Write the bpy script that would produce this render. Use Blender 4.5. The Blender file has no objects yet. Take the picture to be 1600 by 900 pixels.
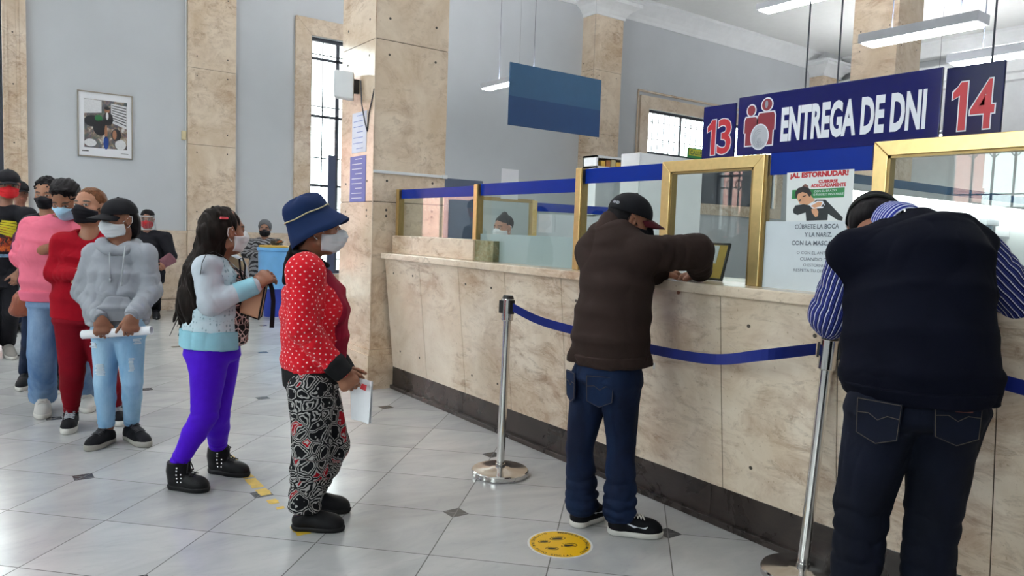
import bpy, math, random
import numpy as np
from mathutils import Vector, Matrix
import openvdb

random.seed(7)
RNG = np.random.RandomState(11)
S = bpy.context.scene
COL = S.collection

# ------------------------------------------------------------------ camera
F_PX = 1150.0                        # focal length for a 1600 px wide frame
EYE = np.array([0.0, 0.0, 1.40])
_vd = np.array([275 - 800, 15150.0, F_PX]); _vd /= np.linalg.norm(_vd)
_v1 = np.array([-834.0, 0.0, F_PX]); _v1[1] = -(_v1[0] * _vd[0] + _v1[2] * _vd[2]) / _vd[1]
_Y = _v1 / np.linalg.norm(_v1); _Z = -_vd; _X = np.cross(_Y, _Z)
ROT = np.array([_X, _Y, _Z])         # camera (right, down, forward) -> world
cam_d = bpy.data.cameras.new('camera'); cam = bpy.data.objects.new('camera', cam_d); COL.objects.link(cam)
cam_d.sensor_width = 36.0; cam_d.lens = 36.0 * F_PX / 1600.0; cam_d.clip_start = 0.05; cam_d.clip_end = 200
_m = Matrix.Identity(4)
for i in range(3):
    _m[i][0] = ROT[i, 0]; _m[i][1] = -ROT[i, 1]; _m[i][2] = -ROT[i, 2]; _m[i][3] = EYE[i]
cam.matrix_world = _m
S.camera = cam

# ------------------------------------------------------------------ look
S.view_settings.view_transform = 'Standard'
S.view_settings.look = 'None'
S.view_settings.gamma = 1.0
S.view_settings.use_curve_mapping = False
S.view_settings.exposure = 0.08
try:
    S.cycles.use_denoising = True
    S.cycles.denoiser = 'OPENIMAGEDENOISE'
    S.cycles.max_bounces = 8; S.cycles.diffuse_bounces = 4; S.cycles.glossy_bounces = 4
    S.cycles.transparent_max_bounces = 16; S.cycles.transmission_bounces = 6
    S.cycles.caustics_reflective = False; S.cycles.caustics_refractive = False
    S.cycles.sample_clamp_indirect = 6.0
except Exception:
    pass

# ------------------------------------------------------------------ overcast sky and daylight at the windows
W = bpy.data.worlds.new('overcast_sky'); S.world = W; W.use_nodes = True
W.node_tree.nodes['Background'].inputs[0].default_value = (0.92, 0.96, 1.0, 1)
W.node_tree.nodes['Background'].inputs[1].default_value = 11.0

def sky_portal(name, loc, target, sx, sy):
    """lets the renderer find the sky through a window opening"""
    d = bpy.data.lights.new(name, 'AREA'); d.shape = 'RECTANGLE'; d.size = sx; d.size_y = sy
    d.cycles.is_portal = True
    o = bpy.data.objects.new(name, d); COL.objects.link(o)
    o.location = loc
    o.rotation_euler = (Vector(target) - Vector(loc)).to_track_quat('-Z', 'Y').to_euler()
    return o
sky_portal('portal_entrance', (-1.02, 12.82, 2.33), (-1.02, 5.0, 2.33), 2.66, 4.64)
sky_portal('portal_tall_window', (5.7, 12.82, 2.59), (5.7, 5.0, 2.59), 2.1, 4.1)
sky_portal('portal_far_window', (15.42, 12.82, 3.36), (15.42, 5.0, 3.36), 5.2, 2.14)
sky_portal('portal_side_window', (-6.32, 3.75, 3.45), (0, 3.75, 3.45), 3.1, 3.0)
sky_portal('portal_side_window_far', (-6.32, 9.33, 3.2), (0, 9.33, 3.2), .66, 3.6)
sky_portal('portal_side_window_near', (-6.32, -1.2, 3.05), (0, -1.2, 3.05), 2.4, 3.7)
# ------------------------------------------------------------------ helpers
def ray(px, py):
    return ROT @ np.array([px - 800.0, py - 450.0, F_PX])
def on_plane(px, py, axis, val):
    d = ray(px, py); return EYE + d * ((val - EYE[axis]) / d[axis])
FWD = ROT @ np.array([0, 0, 1.0])
FH = np.array([FWD[0], FWD[1], 0]); FH /= np.linalg.norm(FH)
def at_dist(px, py, D):
    d = ray(px, py); return EYE + d*(D/(d @ FH))
def unit(v): v = np.array(v, float); return v/(np.linalg.norm(v) + 1e-12)
def lin(r, g, b):
    f = lambda c: (c / 255 / 12.92) if c / 255 <= 0.04045 else ((c / 255 + 0.055) / 1.055) ** 2.4
    return (f(r), f(g), f(b), 1.0)

ORG = {}
def org_of(o):
    return ORG.get(o.name, np.zeros(3)) if o is not None else np.zeros(3)

def thing(name, label, cat, loc=(0, 0, 0), group=None):
    o = bpy.data.objects.new(name, None); COL.objects.link(o)
    o.empty_display_size = 0.1
    o.location = loc; ORG[o.name] = np.array(loc, float)
    tag(o, label, cat, group)
    return o
def tag(o, label, cat, group=None):
    o['label'] = label; o['category'] = cat
    if group: o['group'] = group
    return o
def structure(o, label=None):
    o['kind'] = 'structure'
    if label: o['label'] = label
    return o
def copy_tree(o, parent=None):
    c = o.copy(); COL.objects.link(c)
    if parent is not None: c.parent = parent
    for ch in list(o.children): copy_tree(ch, c)
    return c

def mesh_obj(name, verts, faces, mats, parent=None, smooth=False, mi=None, base=None):
    """verts in world space; stored relative to the thing's base."""
    b = org_of(parent) if base is None else np.array(base, float)
    me = bpy.data.meshes.new(name)
    v = np.asarray(verts, float) - b
    me.from_pydata([tuple(p) for p in v], [], [tuple(f) for f in faces])
    me.update()
    if not isinstance(mats, (list, tuple)): mats = [mats]
    for m in mats: me.materials.append(m)
    if mi is not None: me.polygons.foreach_set('material_index', np.asarray(mi, np.int32))
    if smooth: me.polygons.foreach_set('use_smooth', [True] * len(me.polygons))
    o = bpy.data.objects.new(name, me); COL.objects.link(o)
    ORG[o.name] = b
    if parent is not None: o.parent = parent
    else: o.location = b
    return o

class MB:
    def __init__(self): self.v = []; self.f = []; self.mi = []; self.cur = 0
    def mat(self, i): self.cur = i; return self
    def add(self, vs, fs):
        n = len(self.v); self.v += [tuple(map(float, p)) for p in vs]
        for f in fs: self.f.append(tuple(n + i for i in f)); self.mi.append(self.cur)
        return self
    def box(self, lo, hi):
        x0, y0, z0 = [min(a, b) for a, b in zip(lo, hi)]; x1, y1, z1 = [max(a, b) for a, b in zip(lo, hi)]
        return self.hexa([(x0,y0,z0),(x1,y0,z0),(x1,y1,z0),(x0,y1,z0),(x0,y0,z1),(x1,y0,z1),(x1,y1,z1),(x0,y1,z1)])
    def hexa(self, v):
        return self.add(v, [(0,3,2,1),(4,5,6,7),(0,1,5,4),(1,2,6,5),(2,3,7,6),(3,0,4,7)])
    def obox(self, c, ax, half):
        c = np.array(c, float); ax = [np.array(a, float) / np.linalg.norm(a) for a in ax]
        vs = []
        for sz in (-1, 1):
            for sx, sy in ((-1,-1),(1,-1),(1,1),(-1,1)):
                vs.append(c + ax[0]*sx*half[0] + ax[1]*sy*half[1] + ax[2]*sz*half[2])
        return self.hexa(vs)
    def tube(self, path, r, n=10, cap=True):
        P = [np.array(p, float) for p in path]; rs = r if hasattr(r, '__len__') else [r] * len(P)
        rings = []; up = None
        for i, p in enumerate(P):
            t = (P[min(i+1, len(P)-1)] - P[max(i-1, 0)]); t = t / (np.linalg.norm(t) + 1e-12)
            if up is None:
                a = np.array([0, 0, 1.0]) if abs(t[2]) < .9 else np.array([1.0, 0, 0])
                up = np.cross(t, np.cross(a, t))
            up = up - t * (up @ t); up /= np.linalg.norm(up) + 1e-12
            s = np.cross(t, up)
            rings.append([p + rs[i] * (math.cos(2*math.pi*k/n) * up + math.sin(2*math.pi*k/n) * s) for k in range(n)])
        vs = [q for rg in rings for q in rg]; fs = []
        for i in range(len(P) - 1):
            for k in range(n):
                a = i*n + k; b = i*n + (k+1) % n
                fs.append((a, b, b + n, a + n))
        if cap: fs.append(tuple(range(n-1, -1, -1))); fs.append(tuple((len(P)-1)*n + k for k in range(n)))
        return self.add(vs, fs)
    def lathe(self, c, prof, n=40):
        """prof: (radius, z) pairs from bottom to top about a vertical axis at c"""
        vs = []; fs = []
        for r, z in prof:
            for k in range(n):
                a = 2*math.pi*k/n; vs.append((c[0] + r*math.cos(a), c[1] + r*math.sin(a), c[2] + z))
        for i in range(len(prof) - 1):
            for k in range(n):
                a = i*n + k; b = i*n + (k+1) % n; fs.append((a, b, b+n, a+n))
        fs.append(tuple(range(n-1, -1, -1))); fs.append(tuple((len(prof)-1)*n + k for k in range(n)))
        return self.add(vs, fs)
    def prism(self, poly, o, eu, ev, en, t):
        """2-D polygon (u,v) at origin o in axes eu, ev, extruded from 0 to t along en"""
        o, eu, ev, en = [np.array(a, float) for a in (o, eu, ev, en)]
        n = len(poly)
        vs = [o + eu*u + ev*v for u, v in poly] + [o + eu*u + ev*v + en*t for u, v in poly]
        fs = [tuple(range(n-1, -1, -1)), tuple(range(n, 2*n))] + [(k, (k+1) % n, (k+1) % n + n, k + n) for k in range(n)]
        return self.add(vs, fs)
    def build(self, name, mats, parent=None, smooth=False, bevel=0, base=None, auto=False):
        o = mesh_obj(name, self.v, self.f, mats, parent, smooth, self.mi, base)
        if bevel:
            m = o.modifiers.new('bevel', 'BEVEL'); m.width = bevel; m.segments = 2; m.limit_method = 'ANGLE'; m.angle_limit = 0.7
        if auto:
            try: o.data.set_sharp_from_angle(angle=math.radians(38))
            except Exception: pass
        return o

def circle_poly(cu, cv, ru, rv, n=32, a0=0, a1=2*math.pi):
    return [(cu + ru*math.cos(a0 + (a1-a0)*k/n), cv + rv*math.sin(a0 + (a1-a0)*k/n)) for k in range(n)]

def text_mesh(body, size, xscale=1.0, bold=0.0, shear=0.0, align='LEFT', extrude=0.0, spacing=1.0):
    """flat text as (verts, faces) in its own (u, v, n) plane"""
    cu = bpy.data.curves.new('lettering', 'FONT'); cu.body = body; cu.size = size; cu.offset = bold
    cu.align_x = align; cu.extrude = extrude; cu.resolution_u = 3; cu.shear = shear; cu.space_character = spacing
    ob = bpy.data.objects.new('lettering', cu); COL.objects.link(ob)
    dg = bpy.context.evaluated_depsgraph_get(); me = ob.evaluated_get(dg).to_mesh()
    vs = [(v.co.x * xscale, v.co.y, v.co.z) for v in me.vertices]; fs = [tuple(p.vertices) for p in me.polygons]
    ob.evaluated_get(dg).to_mesh_clear(); bpy.data.objects.remove(ob); bpy.data.curves.remove(cu)
    return vs, fs
def add_text(mb, body, size, o, eu, ev, xscale=1.0, bold=0.0, align='LEFT', width=None, height=None, shear=0.0, en=None):
    """adds lettering to a builder at o along eu (reading direction) and ev (up), raised a hair off its surface"""
    eu = np.array(eu, float); ev = np.array(ev, float); en = np.cross(eu, ev) if en is None else np.array(en, float)
    vs, fs = text_mesh(body, size, xscale, bold, shear, align)
    a = np.array(vs)
    if width or height:
        x0, x1, y0, y1 = a[:,0].min(), a[:,0].max(), a[:,1].min(), a[:,1].max()
        if width: a[:,0] = (a[:,0] - x0) * width / (x1 - x0) - (width/2 if align == 'CENTER' else 0)
        if height: a[:,1] = (a[:,1] - y0) * height / (y1 - y0)
    o = np.array(o, float)
    mb.add([o + eu*p[0] + ev*p[1] for p in a], fs)
    return mb

# ------------------------------------------------------------------ materials
class NT:
    def __init__(self, name):
        self.m = bpy.data.materials.new(name); self.m.use_nodes = True; self.t = self.m.node_tree
        self.b = self.t.nodes['Principled BSDF']; self.out = self.t.nodes['Material Output']
    def n(self, typ, **kw):
        nd = self.t.nodes.new(typ)
        for k, v in kw.items():
            if k == 'ins':
                for a, b in v.items():
                    if hasattr(b, 'is_output'): self.t.links.new(b, nd.inputs[a])
                    else: nd.inputs[a].default_value = b
            else: setattr(nd, k, v)
        return nd
    def link(self, a, b): self.t.links.new(a, b)
    def math(self, op, a, b=None, clamp=False):
        nd = self.n('ShaderNodeMath', operation=op, use_clamp=clamp)
        for i, x in enumerate((a, b)):
            if x is None: continue
            if hasattr(x, 'is_output'): self.link(x, nd.inputs[i])
            else: nd.inputs[i].default_value = x
        return nd.outputs[0]
    def mix(self, f, a, b, typ='MIX'):
        nd = self.n('ShaderNodeMix', data_type='RGBA', blend_type=typ)
        for i, x in ((0, f), (6, a), (7, b)):
            if hasattr(x, 'is_output'): self.link(x, nd.inputs[i])
            else: nd.inputs[i].default_value = x
        return nd.outputs[2]
    def ramp(self, f, stops):
        nd = self.n('ShaderNodeValToRGB'); self.link(f, nd.inputs[0]); e = nd.color_ramp.elements
        while len(e) < len(stops): e.new(0.5)
        for k, (p, c) in enumerate(stops):
            e[k].position = p; e[k].color = c if len(c) == 4 else (*c, 1)
        return nd.outputs[0]
    def coord(self, which='Object'):
        return self.n('ShaderNodeTexCoord').outputs[which]
    def mapping(self, v, scale=(1,1,1), rot=(0,0,0), loc=(0,0,0)):
        nd = self.n('ShaderNodeMapping'); self.link(v, nd.inputs[0])
        nd.inputs['Scale'].default_value = scale; nd.inputs['Rotation'].default_value = rot; nd.inputs['Location'].default_value = loc
        return nd.outputs[0]
    def noise(self, v, scale, detail=4, rough=.55, dist=0.0, out=0):
        nd = self.n('ShaderNodeTexNoise'); self.link(v, nd.inputs['Vector'])
        nd.inputs['Scale'].default_value = scale; nd.inputs['Detail'].default_value = detail
        nd.inputs['Roughness'].default_value = rough; nd.inputs['Distortion'].default_value = dist
        return nd.outputs[out]
    def voronoi(self, v, scale, feature='F1', out='Distance', rnd=1.0):
        nd = self.n('ShaderNodeTexVoronoi', feature=feature); self.link(v, nd.inputs['Vector'])
        nd.inputs['Scale'].default_value = scale
        if 'Randomness' in nd.inputs: nd.inputs['Randomness'].default_value = rnd
        return nd.outputs[out]
    def bump(self, h, strength=.3, dist=.01):
        nd = self.n('ShaderNodeBump'); self.link(h, nd.inputs['Height'])
        nd.inputs['Strength'].default_value = strength; nd.inputs['Distance'].default_value = dist
        self.link(nd.outputs[0], self.b.inputs['Normal'])
    def set(self, **kw):
        for k, v in kw.items():
            k = {'color': 'Base Color', 'rough': 'Roughness', 'metal': 'Metallic', 'spec': 'Specular IOR Level', 'coat': 'Coat Weight', 'sheen': 'Sheen Weight',
                 'emit': 'Emission Color', 'emit_s': 'Emission Strength', 'alpha': 'Alpha'}.get(k, k)
            if hasattr(v, 'is_output'): self.link(v, self.b.inputs[k])
            else: self.b.inputs[k].default_value = v
        return self

def plain(name, c, rough=.5, metal=0.0, var=.08, scale=6, bump=0.0, bscale=200, spec=.5, coat=0.0):
    t = NT(name); co = t.coord()
    n = t.noise(co, scale, 4)
    dark = tuple(x * (1 - var) for x in c[:3]) + (1,); lite = tuple(min(1, x * (1 + var)) for x in c[:3]) + (1,)
    t.set(color=t.ramp(n, [(.3, dark), (.7, lite)]), rough=rough, metal=metal, spec=spec, coat=coat)
    if bump: t.bump(t.noise(co, bscale, 2), bump, .002)
    return t.m

def fabric(name, c, rough=.85, var=.12, weave=900, spec=.2, sheen=.15, bump=.25):
    t = NT(name); co = t.coord()
    n = t.noise(co, 9, 5, .6)
    f = t.noise(co, weave, 2)
    dark = tuple(x * (1 - var) for x in c[:3]) + (1,); lite = tuple(min(1, x * (1 + var)) for x in c[:3]) + (1,)
    base = t.ramp(n, [(.3, dark), (.7, lite)])
    base = t.mix(t.math('MULTIPLY', f, .35), base, dark)
    t.set(color=base, rough=rough, spec=spec, sheen=sheen)
    t.bump(f, bump, .001)
    return t.m

def marble(name, lite, mid, vein, scale=1.0, rough=.22, vein_amt=1.0, stretch=(1, 1, .8)):
    """cream stone with tan clouds and diagonal brown mottling"""
    t = NT(name); ob = t.coord('Object')
    co = t.mapping(ob, scale=tuple(scale * s for s in stretch), rot=(.3, .5, .7))
    dg = t.mapping(ob, scale=(scale, scale * .55, scale * 1.3), rot=(.75, .35, .2))
    a = t.noise(co, 1.9, 8, .62, .6)
    b = t.noise(dg, 4.2, 10, .72, 1.1)
    c = t.noise(dg, 11.0, 8, .75, .8)
    cl = t.ramp(a, [(.36, mid), (.60, lite)])
    patch = t.ramp(t.noise(co, 1.1, 4, .6, .5), [(.36, (.12, .12, .12)), (.56, (1, 1, 1))])
    v = t.ramp(b, [(.455, (0, 0, 0)), (.53, (.40, .40, .40)), (.62, (.9, .9, .9))])
    cl = t.mix(t.math('MULTIPLY', t.math('MULTIPLY', v, patch), .72 * vein_amt, True), cl, vein)
    fl = t.ramp(c, [(.53, (0, 0, 0)), (.63, (.7, .7, .7))])
    cl = t.mix(t.math('MULTIPLY', t.math('MULTIPLY', fl, patch), .75 * vein_amt, True), cl, tuple(x * .62 for x in vein[:3]) + (1,))
    pits = t.ramp(t.noise(ob, 60, 3, .6), [(.27, (.50, .43, .35)), (.35, (1, 1, 1))])
    cl = t.mix(.6, cl, pits, 'MULTIPLY')
    t.set(color=cl, rough=t.math('ADD', t.math('MULTIPLY', a, .2), rough - .1), spec=.45)
    t.bump(b, .05, .004)
    return t.m

def glass_pane(name, tint=(.93, .97, .95, 1), refl=1.0, rough=0.0, ior=1.5):
    t = NT(name); t.t.nodes.remove(t.b)
    fr = t.n('ShaderNodeFresnel'); bf = t.n('ShaderNodeNewGeometry').outputs['Backfacing']
    t.link(t.math('ADD', t.math('MULTIPLY', bf, 1/ior - ior), ior), fr.inputs[0])      # thin pane: same reflection from either side
    tr = t.n('ShaderNodeBsdfTransparent'); tr.inputs[0].default_value = tint
    gl = t.n('ShaderNodeBsdfGlossy'); gl.inputs['Roughness'].default_value = rough; gl.inputs['Color'].default_value = (1, 1, 1, 1)
    mx = t.n('ShaderNodeMixShader'); t.link(t.math('MULTIPLY', fr.outputs[0], refl, True), mx.inputs[0]); t.link(tr.outputs[0], mx.inputs[1]); t.link(gl.outputs[0], mx.inputs[2])
    t.link(mx.outputs[0], t.out.inputs[0])
    return t.m

def emitter(name, c, s):
    t = NT(name); t.set(color=(.8, .8, .8, 1), emit=c, emit_s=s, rough=.6); return t.m

M = {}
M['travertine'] = marble('beige_travertine', lin(224, 207, 187), lin(204, 182, 157), lin(156, 118, 88), 1.0, .24, .75)
M['travertine_counter'] = marble('beige_travertine_slabs', lin(232, 217, 198), lin(214, 194, 170), lin(158, 118, 86), 1.15, .20, .80)
M['travertine_pillar'] = marble('beige_travertine_cladding', lin(226, 208, 186), lin(206, 183, 156), lin(156, 118, 88), .9, .12, .72)
M['green_onyx'] = marble('green_veined_marble', lin(150, 150, 120), lin(110, 112, 84), lin(120, 92, 40), 4.0, .2, 1.0)
M['joint'] = plain('dark_stone_joint', lin(70, 56, 44), .8)
M['plug'] = plain('dark_stone_plug', lin(70, 62, 54), .7)
M['plinth'] = marble('dark_brown_plinth_stone', lin(50, 42, 39), lin(32, 27, 26), lin(78, 68, 62), 2.0, .28, .5)
M['wall_paint'] = plain('blue_grey_wall_paint', lin(196, 199, 203), .75, var=.03, scale=1.2, bump=.05, bscale=120)
M['ceiling_paint'] = plain('white_ceiling_paint', lin(236, 236, 234), .8, var=.02)
M['white_paint'] = plain('white_satin_paint', lin(226, 228, 230), .5, var=.03)
M['moulding'] = plain('white_plaster_moulding', lin(232, 233, 234), .65, var=.03)
M['brass'] = plain('brushed_brass', (.76, .56, .25, 1), .34, 1.0, var=.06, scale=30)
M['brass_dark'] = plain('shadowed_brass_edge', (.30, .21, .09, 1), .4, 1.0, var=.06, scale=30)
M['steel'] = plain('polished_steel', (.72, .70, .68, 1), .14, 1.0, var=.03, scale=20)
M['black_plastic'] = plain('black_plastic', lin(22, 22, 24), .4)
M['blue_film'] = plain('royal_blue_film', lin(3, 38, 128), .3, var=.04, spec=.15)
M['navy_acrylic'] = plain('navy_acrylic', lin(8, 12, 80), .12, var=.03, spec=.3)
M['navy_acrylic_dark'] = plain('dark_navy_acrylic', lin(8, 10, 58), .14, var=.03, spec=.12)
M['slate_blue'] = plain('slate_blue_board', lin(42, 76, 106), .5, var=.05, spec=.2)
M['slate_blue_lower'] = plain('deeper_slate_blue_board', lin(24, 54, 92), .5, var=.05, spec=.2)
M['red_print'] = plain('red_print', lin(178, 14, 32), .4, var=.03)
M['dark_red_print'] = plain('dark_red_print', lin(122, 16, 36), .4, var=.03)
M['white_print'] = plain('white_print', lin(226, 228, 236), .4, var=.02)
M['grey_print'] = plain('grey_print', lin(176, 178, 186), .45, var=.05)
M['glass'] = glass_pane('clear_pane_glass', refl=1.0, ior=1.52)
M['window_glass'] = glass_pane('window_pane_glass', refl=.9)
M['tape_blue'] = fabric('royal_blue_webbing', lin(8, 30, 112), .6)
M['paper'] = plain('white_paper', lin(232, 232, 236), .7, var=.02)
M['iron'] = plain('dark_painted_iron', lin(40, 44, 56), .5, var=.1)
# ------------------------------------------------------------------ the hall
X0, X1, Y0, Y1, HZ = -6.0, 20.6, -4.0, 12.5, 6.75
R2 = math.sqrt(.5)

def floor_material():
    t = NT('polished_grey_marble_tiles')
    co = t.coord('Object'); sp = t.n('ShaderNodeSeparateXYZ'); t.link(co, sp.inputs[0]); x, y = sp.outputs[0], sp.outputs[1]
    su, sv = 1.034, 0.985
    u = t.math('DIVIDE', t.math('SUBTRACT', t.math('MULTIPLY', t.math('SUBTRACT', x, y), R2), (1.9 - 3.026) * R2), su)
    v = t.math('DIVIDE', t.math('SUBTRACT', t.math('MULTIPLY', t.math('ADD', x, y), R2), (1.9 + 3.026) * R2), sv)
    def near(a, k):            # distance to the nearest multiple of 1/k, in metres (about)
        b = t.math('MULTIPLY', a, k)
        return t.math('DIVIDE', t.math('ABSOLUTE', t.math('SUBTRACT', b, t.math('ROUND', b))), k)
    lu, lv = near(u, 2), near(v, 2); du, dv = near(u, 1), near(v, 1)
    line = t.math('LESS_THAN', t.math('MINIMUM', lu, lv), .0026)
    dia = t.math('LESS_THAN', t.math('ADD', du, dv), .066)
    tile = t.n('ShaderNodeCombineXYZ'); t.link(t.math('FLOOR', t.math('MULTIPLY', u, 2)), tile.inputs[0]); t.link(t.math('FLOOR', t.math('MULTIPLY', v, 2)), tile.inputs[1])
    wn = t.n('ShaderNodeTexWhiteNoise', noise_dimensions='3D'); t.link(tile.outputs[0], wn.inputs[0])
    sh = t.n('ShaderNodeVectorMath', operation='ADD'); t.link(co, sh.inputs[0])
    sc = t.n('ShaderNodeVectorMath', operation='SCALE'); t.link(wn.outputs[1], sc.inputs[0]); sc.inputs['Scale'].default_value = 9.0
    t.link(sc.outputs[0], sh.inputs[1])
    mp = t.mapping(sh.outputs[0], scale=(1, 2.6, 1), rot=(0, 0, .5))
    a = t.noise(mp, 1.7, 7, .6, .8); b = t.noise(mp, 5.0, 8, .7, 1.5)
    base = t.ramp(a, [(.3, lin(176, 177, 178)), (.55, lin(190, 190, 190)), (.75, lin(200, 199, 198))])
    base = t.mix(t.ramp(b, [(.54, (0, 0, 0)), (.74, (.35, .35, .35))]), base, lin(158, 159, 162))
    spots = t.ramp(t.noise(co, 38, 4, .7), [(.27, (.72, .71, .70)), (.36, (1, 1, 1))])
    base = t.mix(.5, base, spots, 'MULTIPLY')
    val = t.math('ADD', t.math('MULTIPLY', wn.outputs[0], .16), .88)
    vv = t.n('ShaderNodeCombineColor'); [t.link(val, vv.inputs[i]) for i in range(3)]
    base = t.mix(1.0, base, vv.outputs[0], 'MULTIPLY')
    base = t.mix(line, base, lin(86, 84, 82))
    base = t.mix(dia, base, t.ramp(t.noise(co, 12, 5), [(.3, lin(62, 62, 64)), (.7, lin(88, 88, 90))]))
    rg = t.math('ADD', t.math('MULTIPLY', t.noise(co, 3.0, 5, .6), .16), .12)
    rg = t.math('ADD', rg, t.math('MULTIPLY', line, .4))
    t.set(color=base, rough=rg, spec=.5)
    t.bump(t.math('ADD', t.math('MULTIPLY', line, -1.0), t.math('MULTIPLY', a, .15)), .12, .003)
    return t.m
M['floor'] = floor_material()

mb = MB(); mb.box((X0 - 1, Y0 - 1, -.12), (X1 + 1, Y1 + .6, 0)); structure(mb.build('floor', M['floor']))
mb = MB(); mb.box((X0 - .4, Y0 - .4, HZ), (X1 + .4, Y1 + .4, HZ + .15)); structure(mb.build('ceiling', M['ceiling_paint']))

def holed_wall(axis, val, t, a0, a1, holes, z1=HZ):
    """wall along an axis ('x' or 'y') at val, thickness t outwards, with (a,b,z0,z1) openings"""
    mb = MB()
    def put(a, b, z0, zz):
        if b - a < 1e-4 or zz - z0 < 1e-4: return
        if axis == 'x': mb.box((a, val, z0), (b, val + t, zz))
        else: mb.box((val, a, z0), (val + t, b, zz))
    cur = a0
    for (a, b, h0, h1) in sorted(holes):
        put(cur, a, 0, z1); put(a, b, 0, h0); put(a, b, h1, z1); cur = b
    put(cur, a1, 0, z1)
    return mb
BACK_HOLES = [(-2.35, .30, 0.0, 4.63), (4.65, 6.75, .55, 4.63), (12.85, 18.0, 2.3, 4.42)]
LEFT_HOLES = [(-2.4, 0.0, 1.2, 4.9), (2.2, 5.3, 1.95, 4.95), (9.0, 9.66, 1.4, 5.0)]
structure(holed_wall('x', Y1, .3, X0 - .3, X1 + .3, BACK_HOLES).build('wall_back', M['wall_paint']))
structure(holed_wall('y', X0, -.3, Y0 - .3, Y1, LEFT_HOLES).build('wall_left', M['wall_paint']))
structure(holed_wall('x', Y0, -.3, X0 - .3, X1 + .3, []).build('wall_front', M['wall_paint']))
structure(holed_wall('y', X1, .3, Y0, Y1, []).build('wall_right', M['white_paint']))

# marble dado along the back wall, with its cap and foot
mb = MB()
for a, b in ((.58, 2.67), (3.39, 4.38)):
    n = max(1, int((b - a) / .62)); w = (b - a) / n
    for k in range(n): mb.box((a + k*w + .003, Y1 - .03, .17), (a + (k+1)*w - .003, Y1 - .001, 1.215))
    mb.mat(1).box((a, Y1 - .026, 0), (b, Y1 - .001, 1.24)); mb.mat(0)
    mb.box((a, Y1 - .045, 1.205), (b, Y1 - .001, 1.245)); mb.box((a, Y1 - .05, 0), (b, Y1 - .001, .16))
structure(mb.build('baseboard_back', [M['travertine'], M['joint']], bevel=.004), 'beige marble dado along the foot of the grey back wall')

def pillar(name, x0, y0, x1, y1, seams, cap=True, mat='travertine_pillar', faces=True, label=None):
    mb = MB(); g = .003
    zs = [.34] + seams + [6.12]
    for a, b in zip(zs[:-1], zs[1:]): mb.box((x0, y0, a + g), (x1, y1, b - g))
    mb.mat(1).box((x0 + .006, y0 + .006, 0), (x1 - .006, y1 - .006, 6.7)); mb.mat(0)
    mb.box((x0 - .03, y0 - .03, 0), (x1 + .03, y1 + .03, .30)); mb.box((x0 - .018, y0 - .018, .30), (x1 + .018, y1 + .018, .345))
    # dark stone plugs that fix the slabs
    mb.mat(2)
    for z in [s - .12 for s in seams] + [s + .18 for s in seams] + [1.55]:
        for fx in (.18, .82):
            cx = x0 + (x1 - x0)*fx
            mb.prism(circle_poly(0, 0, .011, .011, 10), (cx, y0 - .0015, z + .01*fx), (1,0,0), (0,0,1), (0,1,0), .002)
            cy = y0 + (y1 - y0)*fx
            if y1 - y0 > .3: mb.prism(circle_poly(0, 0, .011, .011, 10), (x0 - .0015, cy, z - .02*fx), (0,1,0), (0,0,1), (1,0,0), .002)
    mb.mat(0)
    o = structure(mb.build(name, [M[mat], M['joint'], M['plug']]), label)
    if cap:
        mc = MB()
        prof = [(0, 6.10), (.03, 6.10), (.03, 6.16), (.05, 6.18), (.09, 6.24), (.16, 6.30), (.25, 6.345), (.29, 6.36), (.29, 6.43), (.33, 6.44), (.33, 6.50), (0, 6.50)]
        rings = [[(x0 - d, y0 - d, z), (x1 + d, y0 - d, z), (x1 + d, y1 + d, z), (x0 - d, y1 + d, z)] for d, z in prof[1:-1]]
        vs = [p for r in rings for p in r]; fs = []
        for i in range(len(rings) - 1):
            for k in range(4):
                a = i*4 + k; b = i*4 + (k+1) % 4; fs.append((a, b, b+4, a+4))
        fs += [(3, 2, 1, 0), tuple(len(vs) - 4 + k for k in range(4))]
        mc.add(vs, fs)
        mc.box((x0 - .02, y0 - .02, 6.5), (x1 + .02, y1 + .02, HZ))
        structure(mc.build('pillar_capital', M['moulding'], parent=o))
    return o
pillar('pillar', 2.72, 5.80, 3.42, 6.50, [1.62, 2.98, 4.3], label='big square beige marble pillar at the end of the counter')
pillar('pillar', 11.15, 5.80, 11.88, 6.50, [1.6, 3.0, 4.52], label='square marble pillar rising behind the counter signs')
pillar('pillar', 2.67, 12.40, 3.39, 12.52, [1.25, 2.6, 3.78, 5.0], label='flat marble pilaster on the back wall between picture and window')
pillar('pillar', 10.75, 12.08, 11.55, 12.52, [2.2, 3.6, 4.95], label='marble pilaster with white capital behind the blank blue sign')
pillar('pillar', 19.35, 12.08, 20.2, 12.52, [3.0, 4.6], label='farthest marble pilaster with white capital, beside the right wall')
# thin groove strip on the big pillar edge and cable duct across its front
mb = MB(); mb.tube([(2.716, 5.797, .2), (2.716, 5.797, 6.0)], .006, 6)
structure(mb.build('trim_1', M['travertine']), 'thin bead on the edge of the big pillar')
mb = MB(); mb.box((2.715, 5.783, 1.862), (3.40, 5.800, 1.886)); mb.box((3.385, 5.775, 1.858), (3.435, 5.80, 1.890))
tag(mb.build('cable_duct', M['white_paint'], bevel=.002), 'thin white cable duct across the front of the big pillar', 'cable duct')

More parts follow.
